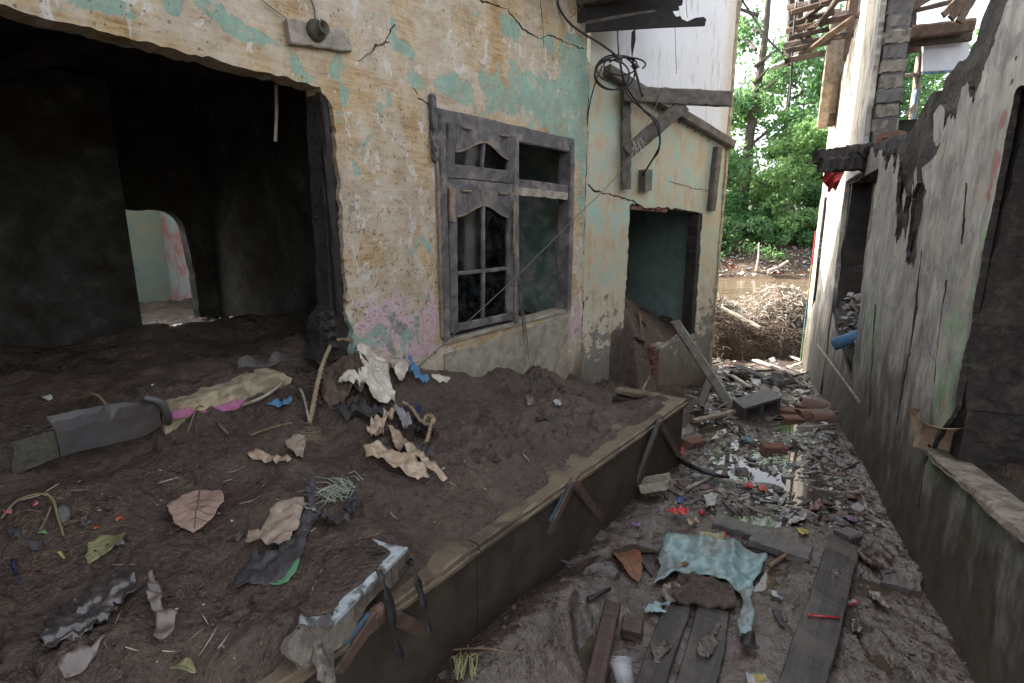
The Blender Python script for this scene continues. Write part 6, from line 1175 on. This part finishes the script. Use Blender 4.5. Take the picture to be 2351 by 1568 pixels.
# black strips hanging over the wall by the slab
def strip(nm, px, off, w, m, lab, sd):
    P = [on_plane(a, b, P1 + o * N1, N1) for (a, b), o in zip(px, off)]; S = spline(P, 6); V = []
    for i, p in enumerate(S):
        wv = w * (.7 + .5 * vn(i * .5 + sd, sd)); tw = .9 * math.sin(i * .45 + sd); e = U1 * math.cos(tw) + N1 * math.sin(tw) * .8; V += [p - e * wv, p + e * wv, p + e * wv + N1 * .003, p - e * wv + N1 * .003]
    n_ = len(S); Fc = [(4 * i + q, 4 * i + (q + 1) % 4, 4 * i + 4 + (q + 1) % 4, 4 * i + 4 + q) for i in range(n_ - 1) for q in range(4)]
    return tag(MB().add(V, Fc).obj(nm, M[m], at(P[0]), sm=True), lab, 'strip')
strip('black_strip', [(868, 1308), (878, 1330), (888, 1365), (900, 1420), (912, 1480), (920, 1512)], [1.28, 1.31, 1.33, 1.34, 1.35, 1.36], .014, 'dark', 'black torn strip hanging over the edge of the broken slab', 1)
strip('black_strip', [(938, 1282), (950, 1310), (962, 1350), (975, 1400), (986, 1450)], [1.22, 1.28, 1.31, 1.33, 1.36], .012, 'dark', 'black torn strip hanging over the low wall right of the slab', 2)
D('black_knot', [(850, 1300), (872, 1292), (890, 1302), (894, 1325), (875, 1330), (858, 1318)], 'dark', 'knotted black rag where the strip crosses the slab edge', 'rag', amp=.04, fq=14, res=.007, seed=33, base=lambda x, y: np.full(np.shape(x), .60), lift=.004)

# ------------------------------------------------------------------ loose things in the alley
def gplank(nm, a, b, w, th, m, lab, cat='plank', jag=.03, lift=.004, sd=1, notch=False, za=None, zb=None):
    """a, b: photo positions of the middle of both ends, lying on the mud"""
    A, B = hit(*a), hit(*b); A = A + [0, 0, th / 2 + lift + (za or 0)]; B = B + [0, 0, th / 2 + lift + (zb or 0)]
    c = (A + B) / 2; d = (B - A) / np.linalg.norm(B - A); L = np.linalg.norm(B - A); y_ = np.cross([0, 0, 1.0], d); y_ /= np.linalg.norm(y_); z_ = np.cross(d, y_); fr = Matrix(((d[0], y_[0], z_[0], c[0]), (d[1], y_[1], z_[1], c[1]), (d[2], y_[2], z_[2], c[2]), (0, 0, 0, 1)))
    mb = MB().beam((-L / 2, 0, 0), (L / 2, 0, 0), w, th, (0, 0, 1), 28, .0008, jag, sd); V = np.array(mb.v); V[:, 2] += .008 * fbm(V[:, 0] * 2.5 + sd * 5, V[:, 1] * 6, 3) + V[:, 1] * .12 * fbm(V[:, 0] * 1.3 + sd, sd * 1.0, 2); V[:, 1] *= 1 + .10 * fbm(V[:, 0] * 4 + sd * 3, V[:, 1] * 0 + np.sign(V[:, 1]) * 3, 3); mb.v = [tuple(v) for v in V]
    return tag(mb.obj(nm, M[m], fr, frame_in=fr), lab, cat)
def wpx(a, b): return float(np.linalg.norm(hit(*a) - hit(*b)))
gplank('plank', (1938, 1250), (1835, 1610), wpx((1908, 1400), (1852, 1400)) * 1.12, .03, 'plank', 'long dark plank running towards the camera at the right, red straw on it', sd=2, jag=.035)
gplank('plank', (1640, 1408), (1590, 1620), .135, .03, 'plank', 'wide dark plank below the turquoise plastic, right of the split one', sd=3, jag=.05)
gplank('plank', (1555, 1405), (1480, 1620), .105, .028, 'plank', 'split dark plank left of the wide plank under mud', sd=4, jag=.08)
gplank('plank', (1407, 1402), (1358, 1620), .068, .035, 'plankred', 'narrow red-brown plank beside the puddle at the bottom', sd=5, jag=.03, lift=.02)
gplank('plank_end', (1452, 1440), (1448, 1475), .085, .04, 'plankred', 'short splintered plank end beside the narrow plank', 'plank', sd=6, jag=.03, lift=.01)
D('turquoise_plastic', [(1530, 1236), (1580, 1240), (1640, 1250), (1700, 1262), (1725, 1280), (1758, 1287), (1745, 1330), (1728, 1350), (1722, 1385), (1730, 1420), (1722, 1470), (1700, 1478), (1690, 1440), (1705, 1400), (1690, 1370), (1662, 1345), (1620, 1340), (1560, 1325), (1520, 1345), (1500, 1352), (1515, 1320), (1508, 1295), (1520, 1262)], 'tarp', 'muddy turquoise plastic sheet spread over the mud in front of the planks', 'plastic sheet', amp=.028, fq=5, res=.011, seed=41, lift=.022)
D('turquoise_scrap', [(1478, 1405), (1510, 1390), (1540, 1388), (1535, 1400), (1515, 1402), (1530, 1418), (1500, 1412), (1480, 1415)], 'tarp', 'small turquoise torn piece left of the planks', 'scrap', amp=.025, fq=12, res=.008, seed=42, lift=.01)
D('mud_covered_cloth', [(1560, 1335), (1630, 1345), (1680, 1370), (1690, 1410), (1620, 1410), (1540, 1395), (1540, 1360)], 'mud', 'lump of mud slumped on the turquoise plastic and plank ends', 'mud lump', amp=.045, fq=9, res=.010, seed=43, lift=.03, th=.02)
D('brown_cloth', [(1520, 1360), (1560, 1355), (1575, 1385), (1540, 1395), (1518, 1380)], 'wrap', 'brown folded cloth scrap at the left edge of the mud lump', 'cloth', amp=.04, fq=12, res=.009, seed=44, lift=.012)
D('black_cone', [(1698, 1470), (1730, 1480), (1742, 1505), (1725, 1512), (1700, 1500)], 'dark', 'crumpled black plastic at the lower tip of the turquoise sheet', 'scrap', amp=.07, fq=10, res=.008, seed=45, lift=.01)
for k, (pl, lab) in enumerate([([(1640, 1450), (1655, 1452), (1650, 1490), (1625, 1530), (1600, 1520), (1612, 1480)], 'smear of mud along the wide dark plank'), ([(1500, 1500), (1530, 1480), (1545, 1500), (1520, 1540), (1495, 1545)], 'smear of mud on the split dark plank'), ([(1880, 1480), (1910, 1470), (1925, 1485), (1900, 1505)], 'small mud lump on the long plank below the red straw'), ([(1905, 1330), (1925, 1325), (1930, 1345), (1912, 1350)], 'small mud lump on the long plank above the red straw')]):
    D('mud_smear', pl, 'mudwet', lab, 'mud smear', amp=.010, fq=16, res=.008, seed=140 + k, lift=.034, th=.02, edge=.01)
c0_ = hit(1430, 1560); cup = thing('plastic_cup', 'clear ribbed plastic cup lying at the bottom beside the narrow plank', 'cup', at(c0_)); n = NT('clear_plastic', .12, .5); M['clear'] = n.done((.75, .76, .78), .10, Alpha=.22)
ax = np.array([-.1, .75, .45]); MB().lathe([(.030, -.05), (.033, -.02), (.036, .01), (.039, .04), (.043, .045), (.043, .050), (.039, .050), (.035, .01), (.029, -.046), (0, -.046)], c0_ + np.array([0, -.01, .03]), ax, 24).obj('cup_wall', M['clear'], at(c0_), cup, True)
MB().tube([c0_ + np.array([0, -.01, .03]) + ax / np.linalg.norm(ax) * .048 + .043 * (math.cos(t) * np.array([1, 0, -.2]) / 1.02 + math.sin(t) * np.cross(ax / np.linalg.norm(ax), np.array([1, 0, -.2]) / 1.02)) for t in np.linspace(0, 6.28, 25)], .002, 5).obj('rim', M['clear'], at(c0_), cup, True)
def packet(nm, px, base, bits, lab, sd):
    o = D(nm, px, base, lab, 'packet', amp=.008, fq=14, res=.008, seed=sd, lift=.016, edge=.003); f = FR[o.name]
    for k, (pl, m) in enumerate(bits):
        b = drape('print', pl, M[m], lift=.020, amp=.008, fq=14, res=.006, seed=sd, parent=None, edge=.001, th=.001); b.parent = o; b.matrix_basis = f.inverted() @ FR[b.name]
packet('yellow_packet', [(1606, 1230), (1663, 1229), (1666, 1252), (1640, 1254), (1606, 1246)], 'white', [([(1616, 1233), (1630, 1232), (1630, 1245), (1614, 1246)], 'yellow'), ([(1634, 1236), (1646, 1236), (1646, 1250), (1636, 1249)], 'yellow'), ([(1650, 1231), (1656, 1231), (1657, 1249), (1651, 1249)], 'lime'), ([(1657, 1232), (1663, 1232), (1664, 1248), (1659, 1248)], 'orange')], 'torn yellow and white packet at the far edge of the turquoise plastic', 51)
packet('yellow_packet', [(1712, 1552), (1755, 1558), (1772, 1580), (1715, 1580)], 'white', [([(1728, 1560), (1752, 1562), (1760, 1576), (1732, 1576)], 'yellow'), ([(1716, 1556), (1748, 1560), (1746, 1562), (1717, 1559)], 'cyan')], 'white and yellow packet cut off at the bottom edge of the picture', 52)
packet('red_packet', [(1943, 1384), (1958, 1386), (1972, 1392), (1955, 1399), (1942, 1397)], 'red', [([(1944, 1387), (1955, 1389), (1964, 1393), (1954, 1396), (1944, 1395)], 'white'), ([(1948, 1390), (1957, 1391), (1952, 1394)], 'lime')], 'red-edged triangular packet right of the long plank', 53)
packet('foil_packet', [(1762, 1362), (1785, 1370), (1798, 1380), (1795, 1385), (1772, 1375)], 'white', [([(1784, 1369), (1797, 1380), (1793, 1382), (1783, 1372)], 'cobalt')], 'silver and blue foil packet right of the turquoise plastic', 54)
a, b = hit(1858, 1432), hit(1925, 1439); u_ = np.array([0, 0, .042]); rs_ = thing('red_straw', 'red plastic straw lying across the long plank', 'straw', at(a)); MB().tube([a + u_, b + u_], .0052, 8).obj('tube', M['red'], at(a), rs_, True); MB().box(a + u_ - np.array([.005, 0, 0]), (.012, .012, .004)).obj('flat_end', M['red'], at(a), rs_)
for k, (pl, m, lab, kw) in enumerate([([(1988, 1290), (2010, 1272), (2025, 1272), (2020, 1284), (1990, 1298)], 'lilac', 'lilac shard standing right of the long plank', dict(lift=.025)), ([(1860, 1168), (1882, 1152), (1892, 1160), (1872, 1182), (1856, 1180)], 'rose', 'dusky rose shard among the alley rubble', dict(lift=.02)), ([(1932, 1196), (1958, 1194), (1970, 1205), (1956, 1208)], 'lilac', 'purple and white shard near the right wall base', dict(lift=.02)), ([(1525, 1185), (1560, 1178), (1582, 1188), (1575, 1200), (1540, 1195)], 'redbag', 'crumpled dull red bag left of the red bottle cap', dict(amp=.04, lift=.02)), ([(1700, 1118), (1725, 1116), (1728, 1128), (1708, 1128)], 'red', 'bright red scrap in the rubble beyond the bottle cap', dict(lift=.02)), ([(1738, 1122), (1756, 1120), (1758, 1134), (1742, 1136)], 'orange', 'rust-orange shard in the rubble right of the bright red scrap', dict(lift=.02)), ([(1808, 1190), (1850, 1190), (1848, 1202), (1815, 1208)], 'white', 'pale torn packet in the rubble by the rose shard', dict(lift=.02)), ([(1826, 1222), (1840, 1218), (1858, 1228), (1842, 1236)], 'yellow', 'yellow-white foil near the long plank end', dict(lift=.015)), ([(1614, 1150), (1636, 1142), (1646, 1145), (1640, 1170), (1618, 1176)], 'white', 'cream slatted paper piece in the rubble', dict(lift=.025)), ([(1700, 1012), (1722, 1008), (1726, 1018), (1708, 1020)], 'cyan', 'turquoise chip in the wet rubble', dict(lift=.01)), ([(1555, 1150), (1572, 1148), (1570, 1162), (1556, 1164)], 'cobalt', 'blue bottle scrap beside the dull red bag', dict(lift=.02)), ([(1448, 1205), (1470, 1208), (1468, 1216), (1450, 1212)], 'lilac', 'thin pink-lilac chip on the mud by the middle bracket', {}), ([(1575, 1205), (1600, 1200), (1606, 1210), (1582, 1216)], 'tanpl', 'brown crumpled leaf scrap under the dull red bag', dict(amp=.03)), ([(1985, 1370), (2010, 1372), (2030, 1390), (2040, 1408), (2020, 1398), (2000, 1385)], 'wrap', 'twisted brown scrap right of the red-edged packet', dict(amp=.025, lift=.01)), ([(1950, 1432), (1968, 1436), (1978, 1455), (1965, 1462), (1952, 1445)], 'film', 'shiny crumpled wrapper right of the red straw', dict(amp=.03, lift=.01)), ([(2025, 1332), (2060, 1320), (2080, 1330), (2050, 1340)], 'dark', 'glossy black scrap near the right wall base', dict(amp=.02, lift=.02)), ([(1772, 1400), (1790, 1412), (1802, 1450), (1790, 1445), (1775, 1415)], 'bana', 'dark bent strip on the mud left of the long plank', dict(amp=.02))]):
    D('scrap', pl, m, lab, 'scrap', **{**dict(amp=.012, fq=16, res=.007, seed=100 + k, lift=.01), **kw})
c0_ = hit(1610, 1182); tag(MB().lathe([(0, .016), (.013, .016), (.016, .012), (.016, 0), (.013, 0), (.013, .010), (0, .010)], c0_ + [0, 0, .012], (.2, -.5, .8), 16).obj('bottle_cap', M['red'], at(c0_), sm=True), 'bright red round bottle cap in the alley rubble', 'bottle cap')
# concrete pieces, blocks, bricks
def block(nm, a, size, rz, m, lab, cat, tilt=(0, 0), lift=0., sd=1, rough=.06):
    c = hit(*a) + np.array([0, 0, size[2] / 2 - .01 + lift]); R_ = Matrix.Rotation(math.radians(rz), 4, 'Z') @ Matrix.Rotation(math.radians(tilt[0]), 4, 'X') @ Matrix.Rotation(math.radians(tilt[1]), 4, 'Y'); mb = MB(); mb.beam((-size[0] / 2, 0, 0), (size[0] / 2, 0, 0), size[1], size[2], (0, 0, 1), 8, rough * .04, rough * .3, sd)
    return tag(mb.obj(nm, M[m], at(c) @ R_, frame_in=at(c) @ R_), lab, cat)
block('concrete_piece', (1705, 1222), (.30, .11, .05), -38, 'concwet', 'long wet concrete piece behind the turquoise plastic', 'concrete block', sd=1)
block('concrete_piece', (1790, 1262), (.28, .12, .05), -36, 'concwet', 'second wet concrete piece in line towards the long plank', 'concrete block', sd=2)
block('concrete_piece', (1945, 1236), (.11, .09, .05), 20, 'concwet', 'squarish grey lump at the far end of the long plank', 'concrete block', sd=3)
block('concrete_piece', (2065, 1345), (.16, .12, .05), -30, 'concwet', 'thick grey lump under the pocked slab by the right wall', 'concrete block', sd=4)
D('pocked_slab', [(1965, 1285), (2010, 1245), (2060, 1270), (2110, 1320), (2125, 1345), (2085, 1352), (2060, 1335), (2040, 1318), (2000, 1310)], 'mudwet', 'muddy pocked slab tilted up along the right wall base', 'slab', amp=.012, fq=20, res=.012, seed=61, lift=.035, th=.03)
hb = thing('hollow_block', 'dark hollow concrete block lying on its side at the end of the leaning board', 'concrete block', at(hit(1735, 955))); hf = at(hit(1735, 955)); Fb = hf @ Matrix.Rotation(math.radians(24), 4, 'Z') @ Matrix.Rotation(math.radians(62), 4, 'X')
bw, bh, bd = .36, .16, .16; lift_ = np.array([0, .0, .05])
def hbp(nm, c, s): MB().box(np.array(c) + lift_, s).obj(nm, M['char'] if nm == 'x' else M['concwet'], hf, hb, frame_in=Fb)
Fb = hf @ Matrix.Rotation(math.radians(12), 4, 'Z') @ Matrix.Rotation(math.radians(-12), 4, 'Y') @ Matrix.Rotation(math.radians(12), 4, 'X')
lift_ = np.array([0, 0, .10])
hbp('face_shell', (0, 0, .075), (bw, bd, .025)); hbp('face_shell', (0, 0, -.075), (bw, bd, .025))
for k in (-1, 0, 1): hbp('web', (k * (bw / 2 - .014), 0, 0), (.028, bd, .125))
hbp('back_shell', (0, .07, 0), (bw, .02, .125))
lb2 = hit(1672, 938); tp = on_y(1546, 735, 5.35); ld = thing('leaning_board', 'long board with a turquoise painted edge leaning against the doorway', 'board', at(lb2))
A_ = lb2 + np.array([.03, .0, .0]); d_ = (tp - A_) / np.linalg.norm(tp - A_)
MB().beam(A_, tp, .10, .022, (.4, -.8, .3), 24, .0014, .02, 3).obj('board', M['post'], at(lb2), ld)
e_ = np.cross(d_, (.4, -.8, .3)); e_ /= np.linalg.norm(e_); e_ *= np.sign(np.dot(e_, [1, 0, .6]))
MB().beam(A_ + e_ * .054, tp + e_ * .054 - d_ * .02, .010, .026, (.4, -.8, .3), 16, .001).obj('painted_edge', M['tarp'], at(lb2), ld)
gplank('wood_stub', (1605, 945), (1638, 870), .075, .05, 'plankred', 'rotten brown stub of wood leaning below the leaning board', 'wood stub', jag=.05, zb=.12, sd=7)
gplank('board', (1590, 978), (1705, 950), .05, .03, 'board', 'pale plank stub in front of the hollow block', 'plank', jag=.02, lift=.03, sd=8)
for k, (a, b, w, m, lab) in enumerate([((1690, 845), (1770, 885), .09, 'char', 'dark beam lying in the sunlit rubble behind the hollow block'), ((1730, 835), (1830, 870), .06, 'pale', 'pale sunlit board across the rubble behind the block'), ((1660, 860), (1720, 900), .05, 'pale', 'thin pale lath beside the leaning board'), ((1770, 850), (1850, 900), .05, 'post', 'grey board near the sunlit foot of the ruined wall'), ((1800, 820), (1845, 838), .05, 'pale', 'short bright board farther up the sunlit alley')]): gplank('board', a, b, w, .025, m, lab, jag=.03, lift=.04, sd=20 + k)
tag(MB().rock(hit(1790, 885) + [0, 0, .03], (.16, .12, .10), 5, 3, .5).obj('rubble_lump', M['concwet'], at(hit(1790, 885))), 'knobbly grey rubble lump right of the hollow block', 'rubble')
tag(MB().rock(hit(1700, 870) + [0, 0, .02], (.13, .10, .08), 8, 3, .5).obj('rubble_lump', M['char'], at(hit(1700, 870))), 'dark rubble lump behind the leaning board foot', 'rubble')
tag(MB().rock(hit(1470, 885) + [0, 0, .01], (.07, .05, .05), 9, 2, .4).obj('stone', M['concwet'], at(hit(1470, 885))), 'grey stone in the hollow behind the far wall corner', 'stone')
for k, (x, y, rz, m, lab) in enumerate([(1808, 950, -12, 'brick', 'whole red brick right of the hollow block'), (1815, 968, 5, 'brick', 'lower red brick in front of the whole one'), (1775, 1035, 8, 'brick', 'muddy brick lying alone in the wet alley'), (1590, 1022, 30, 'brick', 'brick stump on edge near the far corner of the low wall'), (1850, 940, -25, 'tile', 'broken brick against the ruined wall base'), (1880, 932, 10, 'tile', 'flat brick piece touching the ruined wall')]): block('brick', (x, y), (.19, .09, .05), rz, m, lab, 'brick', sd=k, tilt=(6, 4), lift=.01)
def curved_tile(a, L, r, rz, tilt, m, lab):
    c = hit(*a) + [0, 0, .03]; R_ = at(c) @ Matrix.Rotation(math.radians(rz), 4, 'Z') @ Matrix.Rotation(math.radians(tilt), 4, 'Y'); V = []
    for x in (-L / 2, L / 2):
        for rr_ in (r, r - .012):
            for t in np.linspace(.25, math.pi - .25, 10): V.append((x, rr_ * math.cos(t), rr_ * math.sin(t) - r * .5))
    Fc = []
    for i in range(9): Fc += [(i, i + 1, 21 + i, 20 + i), (10 + i, 30 + i, 31 + i, 11 + i), (i, 10 + i, 11 + i, i + 1), (20 + i, 21 + i, 31 + i, 30 + i)]
    Fc += [(0, 20, 30, 10), (9, 19, 39, 29)]
    return tag(MB().add(V, Fc).obj('roof_tile', M[m], R_, sm=False, frame_in=R_), lab, 'roof tile')
curved_tile((1860, 958), .26, .09, 10, 4, 'tile', 'curved clay roof tile propped by the ruined wall'); curved_tile((1885, 962), .20, .08, 0, 0, 'tile', 'second curved clay tile touching the ruined wall'); curved_tile((1870, 935), .24, .09, -20, 8, 'tile', 'upper roof tile resting on the brick pieces by the wall')
o = D('fibre_sheet', [(1458, 1128), (1490, 1118), (1528, 1112), (1540, 1128), (1530, 1150), (1495, 1152), (1470, 1150)], 'fibro', 'ribbed piece of fibre-cement sheet at the foot of the low wall', 'corrugated sheet', amp=.004, res=.008, seed=71, lift=.045, th=.008, base=lambda x, y: height(x, y) * 0 + .05 + .016 * np.sin((y * .95 - x * .3) * 75))
gstick('rubber_strip', [(1545, 1045), (1560, 1072), (1590, 1092), (1640, 1108), (1672, 1110)], .022, 'black', 'black curved rubber strip from the bracket foot into the alley', 'rubber strip', .02, .02, 8, .5)
D('red_rag', [(1545, 1042), (1562, 1045), (1572, 1068), (1555, 1062)], 'redbag', 'dark red rag at the foot of the far steel bracket', 'rag', amp=.05, res=.008, seed=72, lift=.03)
for k, (a, b, r, m, lab) in enumerate([((1640, 1105), (1710, 1120), .014, 'pale', 'pale stick beside the black rubber strip'), ((1700, 1090), (1785, 1050), .010, 'char', 'dark thin stick crossing the shiny wet mud'), ((1830, 988), (1918, 982), .014, 'pale', 'pale stick at the foot of the right wall'), ((1275, 1290), (1330, 1312), .010, 'plank', 'dark stick on the mud left of the puddle'), ((1765, 1310), (1815, 1275), .012, 'stick', 'brown root between turquoise plastic and concrete pieces'), ((1350, 1388), (1400, 1362), .012, 'dark', 'blue-black blade-like strip over the puddle edge'), ((1690, 985), (1640, 1020), .008, 'stick', 'thin twig in front of the pale plank stub'), ((1880, 985), (1862, 1005), .010, 'leafyel', 'pale green stalk standing near the wall base'), ((1900, 1030), (1925, 1035), .008, 'pale', 'pale splinter by the right wall base'), ((1575, 1130), (1640, 1100), .012, 'pale', 'pale lath between fibre sheet and rubber strip')]): gstick('stick', [a, b], r, m, lab, 'stick', .012, n=6)
def hs_(s_, y_): return w_of(SF, (s_, y_, float(heap(np.array([s_]), np.array([y_]))[0])))
for k, (s0_, y0_, s1_, y1_, w_, m, lab) in enumerate([(.62, -.06, .86, .02, .05, 'post', 'grey plank end half buried in the doorway mud heap'), (.60, -.2, .80, -.12, .02, 'pale', 'pale splinter on the doorway mud heap'), (.66, -.30, .92, -.24, .03, 'plankred', 'reddish lath at the foot of the doorway mud heap'), (.84, .02, .90, .16, .02, 'stick', 'twig sticking out of the top of the doorway mud heap'), (.7, .2, .98, .12, .04, 'concwet', 'flat grey chunk on the slope inside the doorway'), (.58, -.36, .70, -.30, .02, 'pale', 'short pale stick low on the doorway mud heap')]):
    a, b = hs_(s0_, y0_), hs_(s1_, y1_); tag(MB().beam(a + [0, 0, .01], b + [0, 0, .03], w_, .015, (0, 0, 1), 6, .002, .02, k).obj('splinter', M[m], at(a)), lab, 'splinter')
# rubble: shards, splinters and scraps in the wet alley
AL = [(1600, 985), (1650, 955), (1700, 975), (1800, 985), (1925, 985), (1945, 1050), (1985, 1120), (2035, 1200), (2010, 1225), (1900, 1210), (1800, 1205), (1680, 1190), (1520, 1160), (1560, 1110), (1592, 1060)]
AL2 = [(1630, 815), (1730, 800), (1840, 820), (1850, 880), (1900, 925), (1900, 975), (1640, 960), (1590, 960), (1600, 900), (1640, 870)]
def shard_mesh(seed, n, th, el):
    r = np.random.default_rng(seed); A = np.sort(r.uniform(0, 2 * math.pi, n)); A = np.linspace(0, 2 * math.pi, n, endpoint=False) + r.uniform(-.35, .35, n); R_ = r.uniform(.6, 1.15, n); P = [(a * 1, b * el) for a, b in zip(R_ * np.cos(A), R_ * np.sin(A))]; cv = r.uniform(-.12, .25)
    V = [(x, y, cv * x * x) for x, y in P] + [(x * 1.03, y * 1.03, cv * x * x - th) for x, y in P]; Fc = [tuple(range(n)), tuple(range(2 * n - 1, n - 1, -1))] + [(i, n + i, n + (i + 1) % n, (i + 1) % n) for i in range(n)]; return V, Fc
def scatter(nm, cat, lab, grp, mats, count, area, smin, smax, th, el, seed, tilt=.25, nside=(4, 7), var=8, lift=.004):
    r = np.random.default_rng(seed); prot = {}; a = np.array(area); x0, y0 = a.min(0); x1, y1 = a.max(0); k = 0
    X = r.uniform(x0, x1, count * 8); Y = r.uniform(y0, y1, count * 8); ok = inside(X, Y, area)
    for p in hits(X[ok][:count], Y[ok][:count]):
        key = (int(r.integers(0, var)), mats[int(r.integers(0, len(mats)))])
        if key not in prot: V, Fc = shard_mesh(seed * 100 + key[0], int(r.integers(*nside)), th, el); prot[key] = make_mesh(nm, V, Fc, M[key[1]])
        s = r.uniform(smin, smax); R_ = Matrix.Rotation(r.uniform(0, 6.28), 4, 'Z') @ Matrix.Rotation(r.normal(0, tilt), 4, 'X') @ Matrix.Rotation(r.normal(0, tilt), 4, 'Y')
        tag(link(nm, prot[key], at(p + [0, 0, lift + s * abs(R_[2][0]) * .5]) @ R_ @ Matrix.Scale(s, 4)), lab, cat, grp); k += 1
scatter('grey_shard', 'shard', 'wet grey shard of plaster or tile lying in the shiny alley mud', 'grey shards in the alley mud', ['shard', 'shard', 'concwet'], 120, AL, .025, .075, .12, .62, 201, .16)
scatter('pale_shard', 'shard', 'pale wet shard of cement sheet in the shiny alley mud', 'pale shards in the alley mud', ['shardlight'], 60, AL, .018, .05, .12, .55, 202, .3)
scatter('clay_shard', 'shard', 'reddish broken brick or tile shard in the shiny alley mud', 'reddish shards in the alley mud', ['tile', 'brick', 'rose'], 26, AL, .02, .05, .3, .7, 203, .3)
scatter('wood_splinter', 'splinter', 'dark wet wood splinter lying among the alley shards', 'wood splinters in the alley mud', ['plank', 'plankred', 'char'], 60, AL, .05, .12, .08, .12, 204, .12, (4, 5))
scatter('pale_splinter', 'splinter', 'pale wood splinter lying among the alley shards', 'pale splinters in the alley mud', ['pale', 'board'], 34, AL, .04, .11, .09, .10, 205, .12, (4, 5))
scatter('plastic_scrap', 'scrap', 'small coloured plastic scrap among the alley shards', 'coloured scraps in the alley mud', ['rose', 'cobalt', 'white', 'white', 'lilac', 'white', 'yellow', 'cyan'], 34, AL, .009, .022, .10, .6, 206, .4)
scatter('sunlit_shard', 'shard', 'pale sunlit shard at the bright far end of the alley', 'sunlit shards at the end of the alley', ['shardlight', 'shard', 'fibro'], 130, AL2, .04, .11, .14, .6, 207, .2)
scatter('sunlit_splinter', 'splinter', 'weathered wood splinter at the bright far end of the alley', 'splinters at the end of the alley', ['pale', 'post', 'char', 'board'], 60, AL2, .08, .22, .08, .10, 208, .14, (4, 5))
NEAR = [(1230, 1290), (1500, 1170), (1700, 1200), (2040, 1230), (2240, 1560), (1960, 1560), (1700, 1380), (1450, 1200), (1250, 1560), (1000, 1560), (1000, 1420)]
BANK = [(60, 1120), (420, 1060), (700, 1100), (1000, 960), (1400, 930), (1250, 1080), (950, 1220), (620, 1400), (500, 1520), (100, 1540)]
def pile(nm, area, count, mats, size, seed):
    r = np.random.default_rng(seed); a = np.array(area); x0, y0 = a.min(0); x1, y1 = a.max(0); P = []
    X = r.uniform(x0, x1, count * 6); Y = r.uniform(y0, y1, count * 6); ok = inside(X, Y, area); P = hits(X[ok][:count], Y[ok][:count]) + np.array([0, 0, .002])
    for k, m in enumerate(mats): scraps(nm, P[k::len(mats)], m, size, seed + k, .2, .13)
pile('fine_rubble', AL, 1300, ['shard', 'shardlight', 'plank', 'concwet', 'shardlight'], .016, 301)
pile('fine_rubble', AL2, 800, ['shardlight', 'shard', 'strawdry', 'post'], .03, 311)
pile('fine_rubble', NEAR, 420, ['concwet', 'plank', 'stick'], .007, 321)
pile('mud_crumbs', BANK, 260, ['mud'], .013, 331); pile('mud_crumbs', NEAR, 150, ['concwet', 'mudwet'], .014, 341)
pile('fine_chaff', BANK, 110, ['strawdry', 'stick'], .006, 351)
scatter('twig', 'twig', 'thin dry twig or straw lying on the dark mud bank', 'twigs on the mud bank', ['stick', 'pale', 'strawdry'], 34, BANK, .018, .055, .05, .04, 212, .12, (4, 5))
q = MB(); c0_ = hit(740, 900)
for k in range(46):
    a = hit(690 + 90 * rng.random(), 850 + 130 * rng.random()) + [0, 0, .006]; L = rng.uniform(.04, .16); th = rng.uniform(0, 6.28); e = np.array([math.cos(th), math.sin(th), 0]); P_ = [a + e * L * t + np.array([0, 0, .03 * math.sin(math.pi * t) * rng.random()]) + rng.normal(0, .006, 3) for t in (0, .35, .7, 1)]
    for p in P_: p[2] = max(p[2], float(height(p[0], p[1])) + .003)
    q.tube(spline(P_, 3), rng.uniform(.0012, .003), 4, .5)
tag(q.obj('fibre_tangle', M['post'], at(c0_)), 'tangle of thin brown plant fibres around the arching rope', 'fibres', kind='stuff')
q = MB(); c0_ = hit(130, 1250)
for k in range(40):
    a = hit(15 + 250 * rng.random(), 1170 + 150 * rng.random()) + [0, 0, .004]; L = rng.uniform(.03, .10); th = rng.uniform(0, 6.28); e = np.array([math.cos(th), math.sin(th), 0]); q.tube([a, a + e * L * .5 + [0, 0, .012], a + e * L], rng.uniform(.001, .0028), 4, .5)
tag(q.obj('fibre_tangle', M['stick'], at(c0_)), 'matted twigs and roots in the left foreground', 'fibres', kind='stuff')
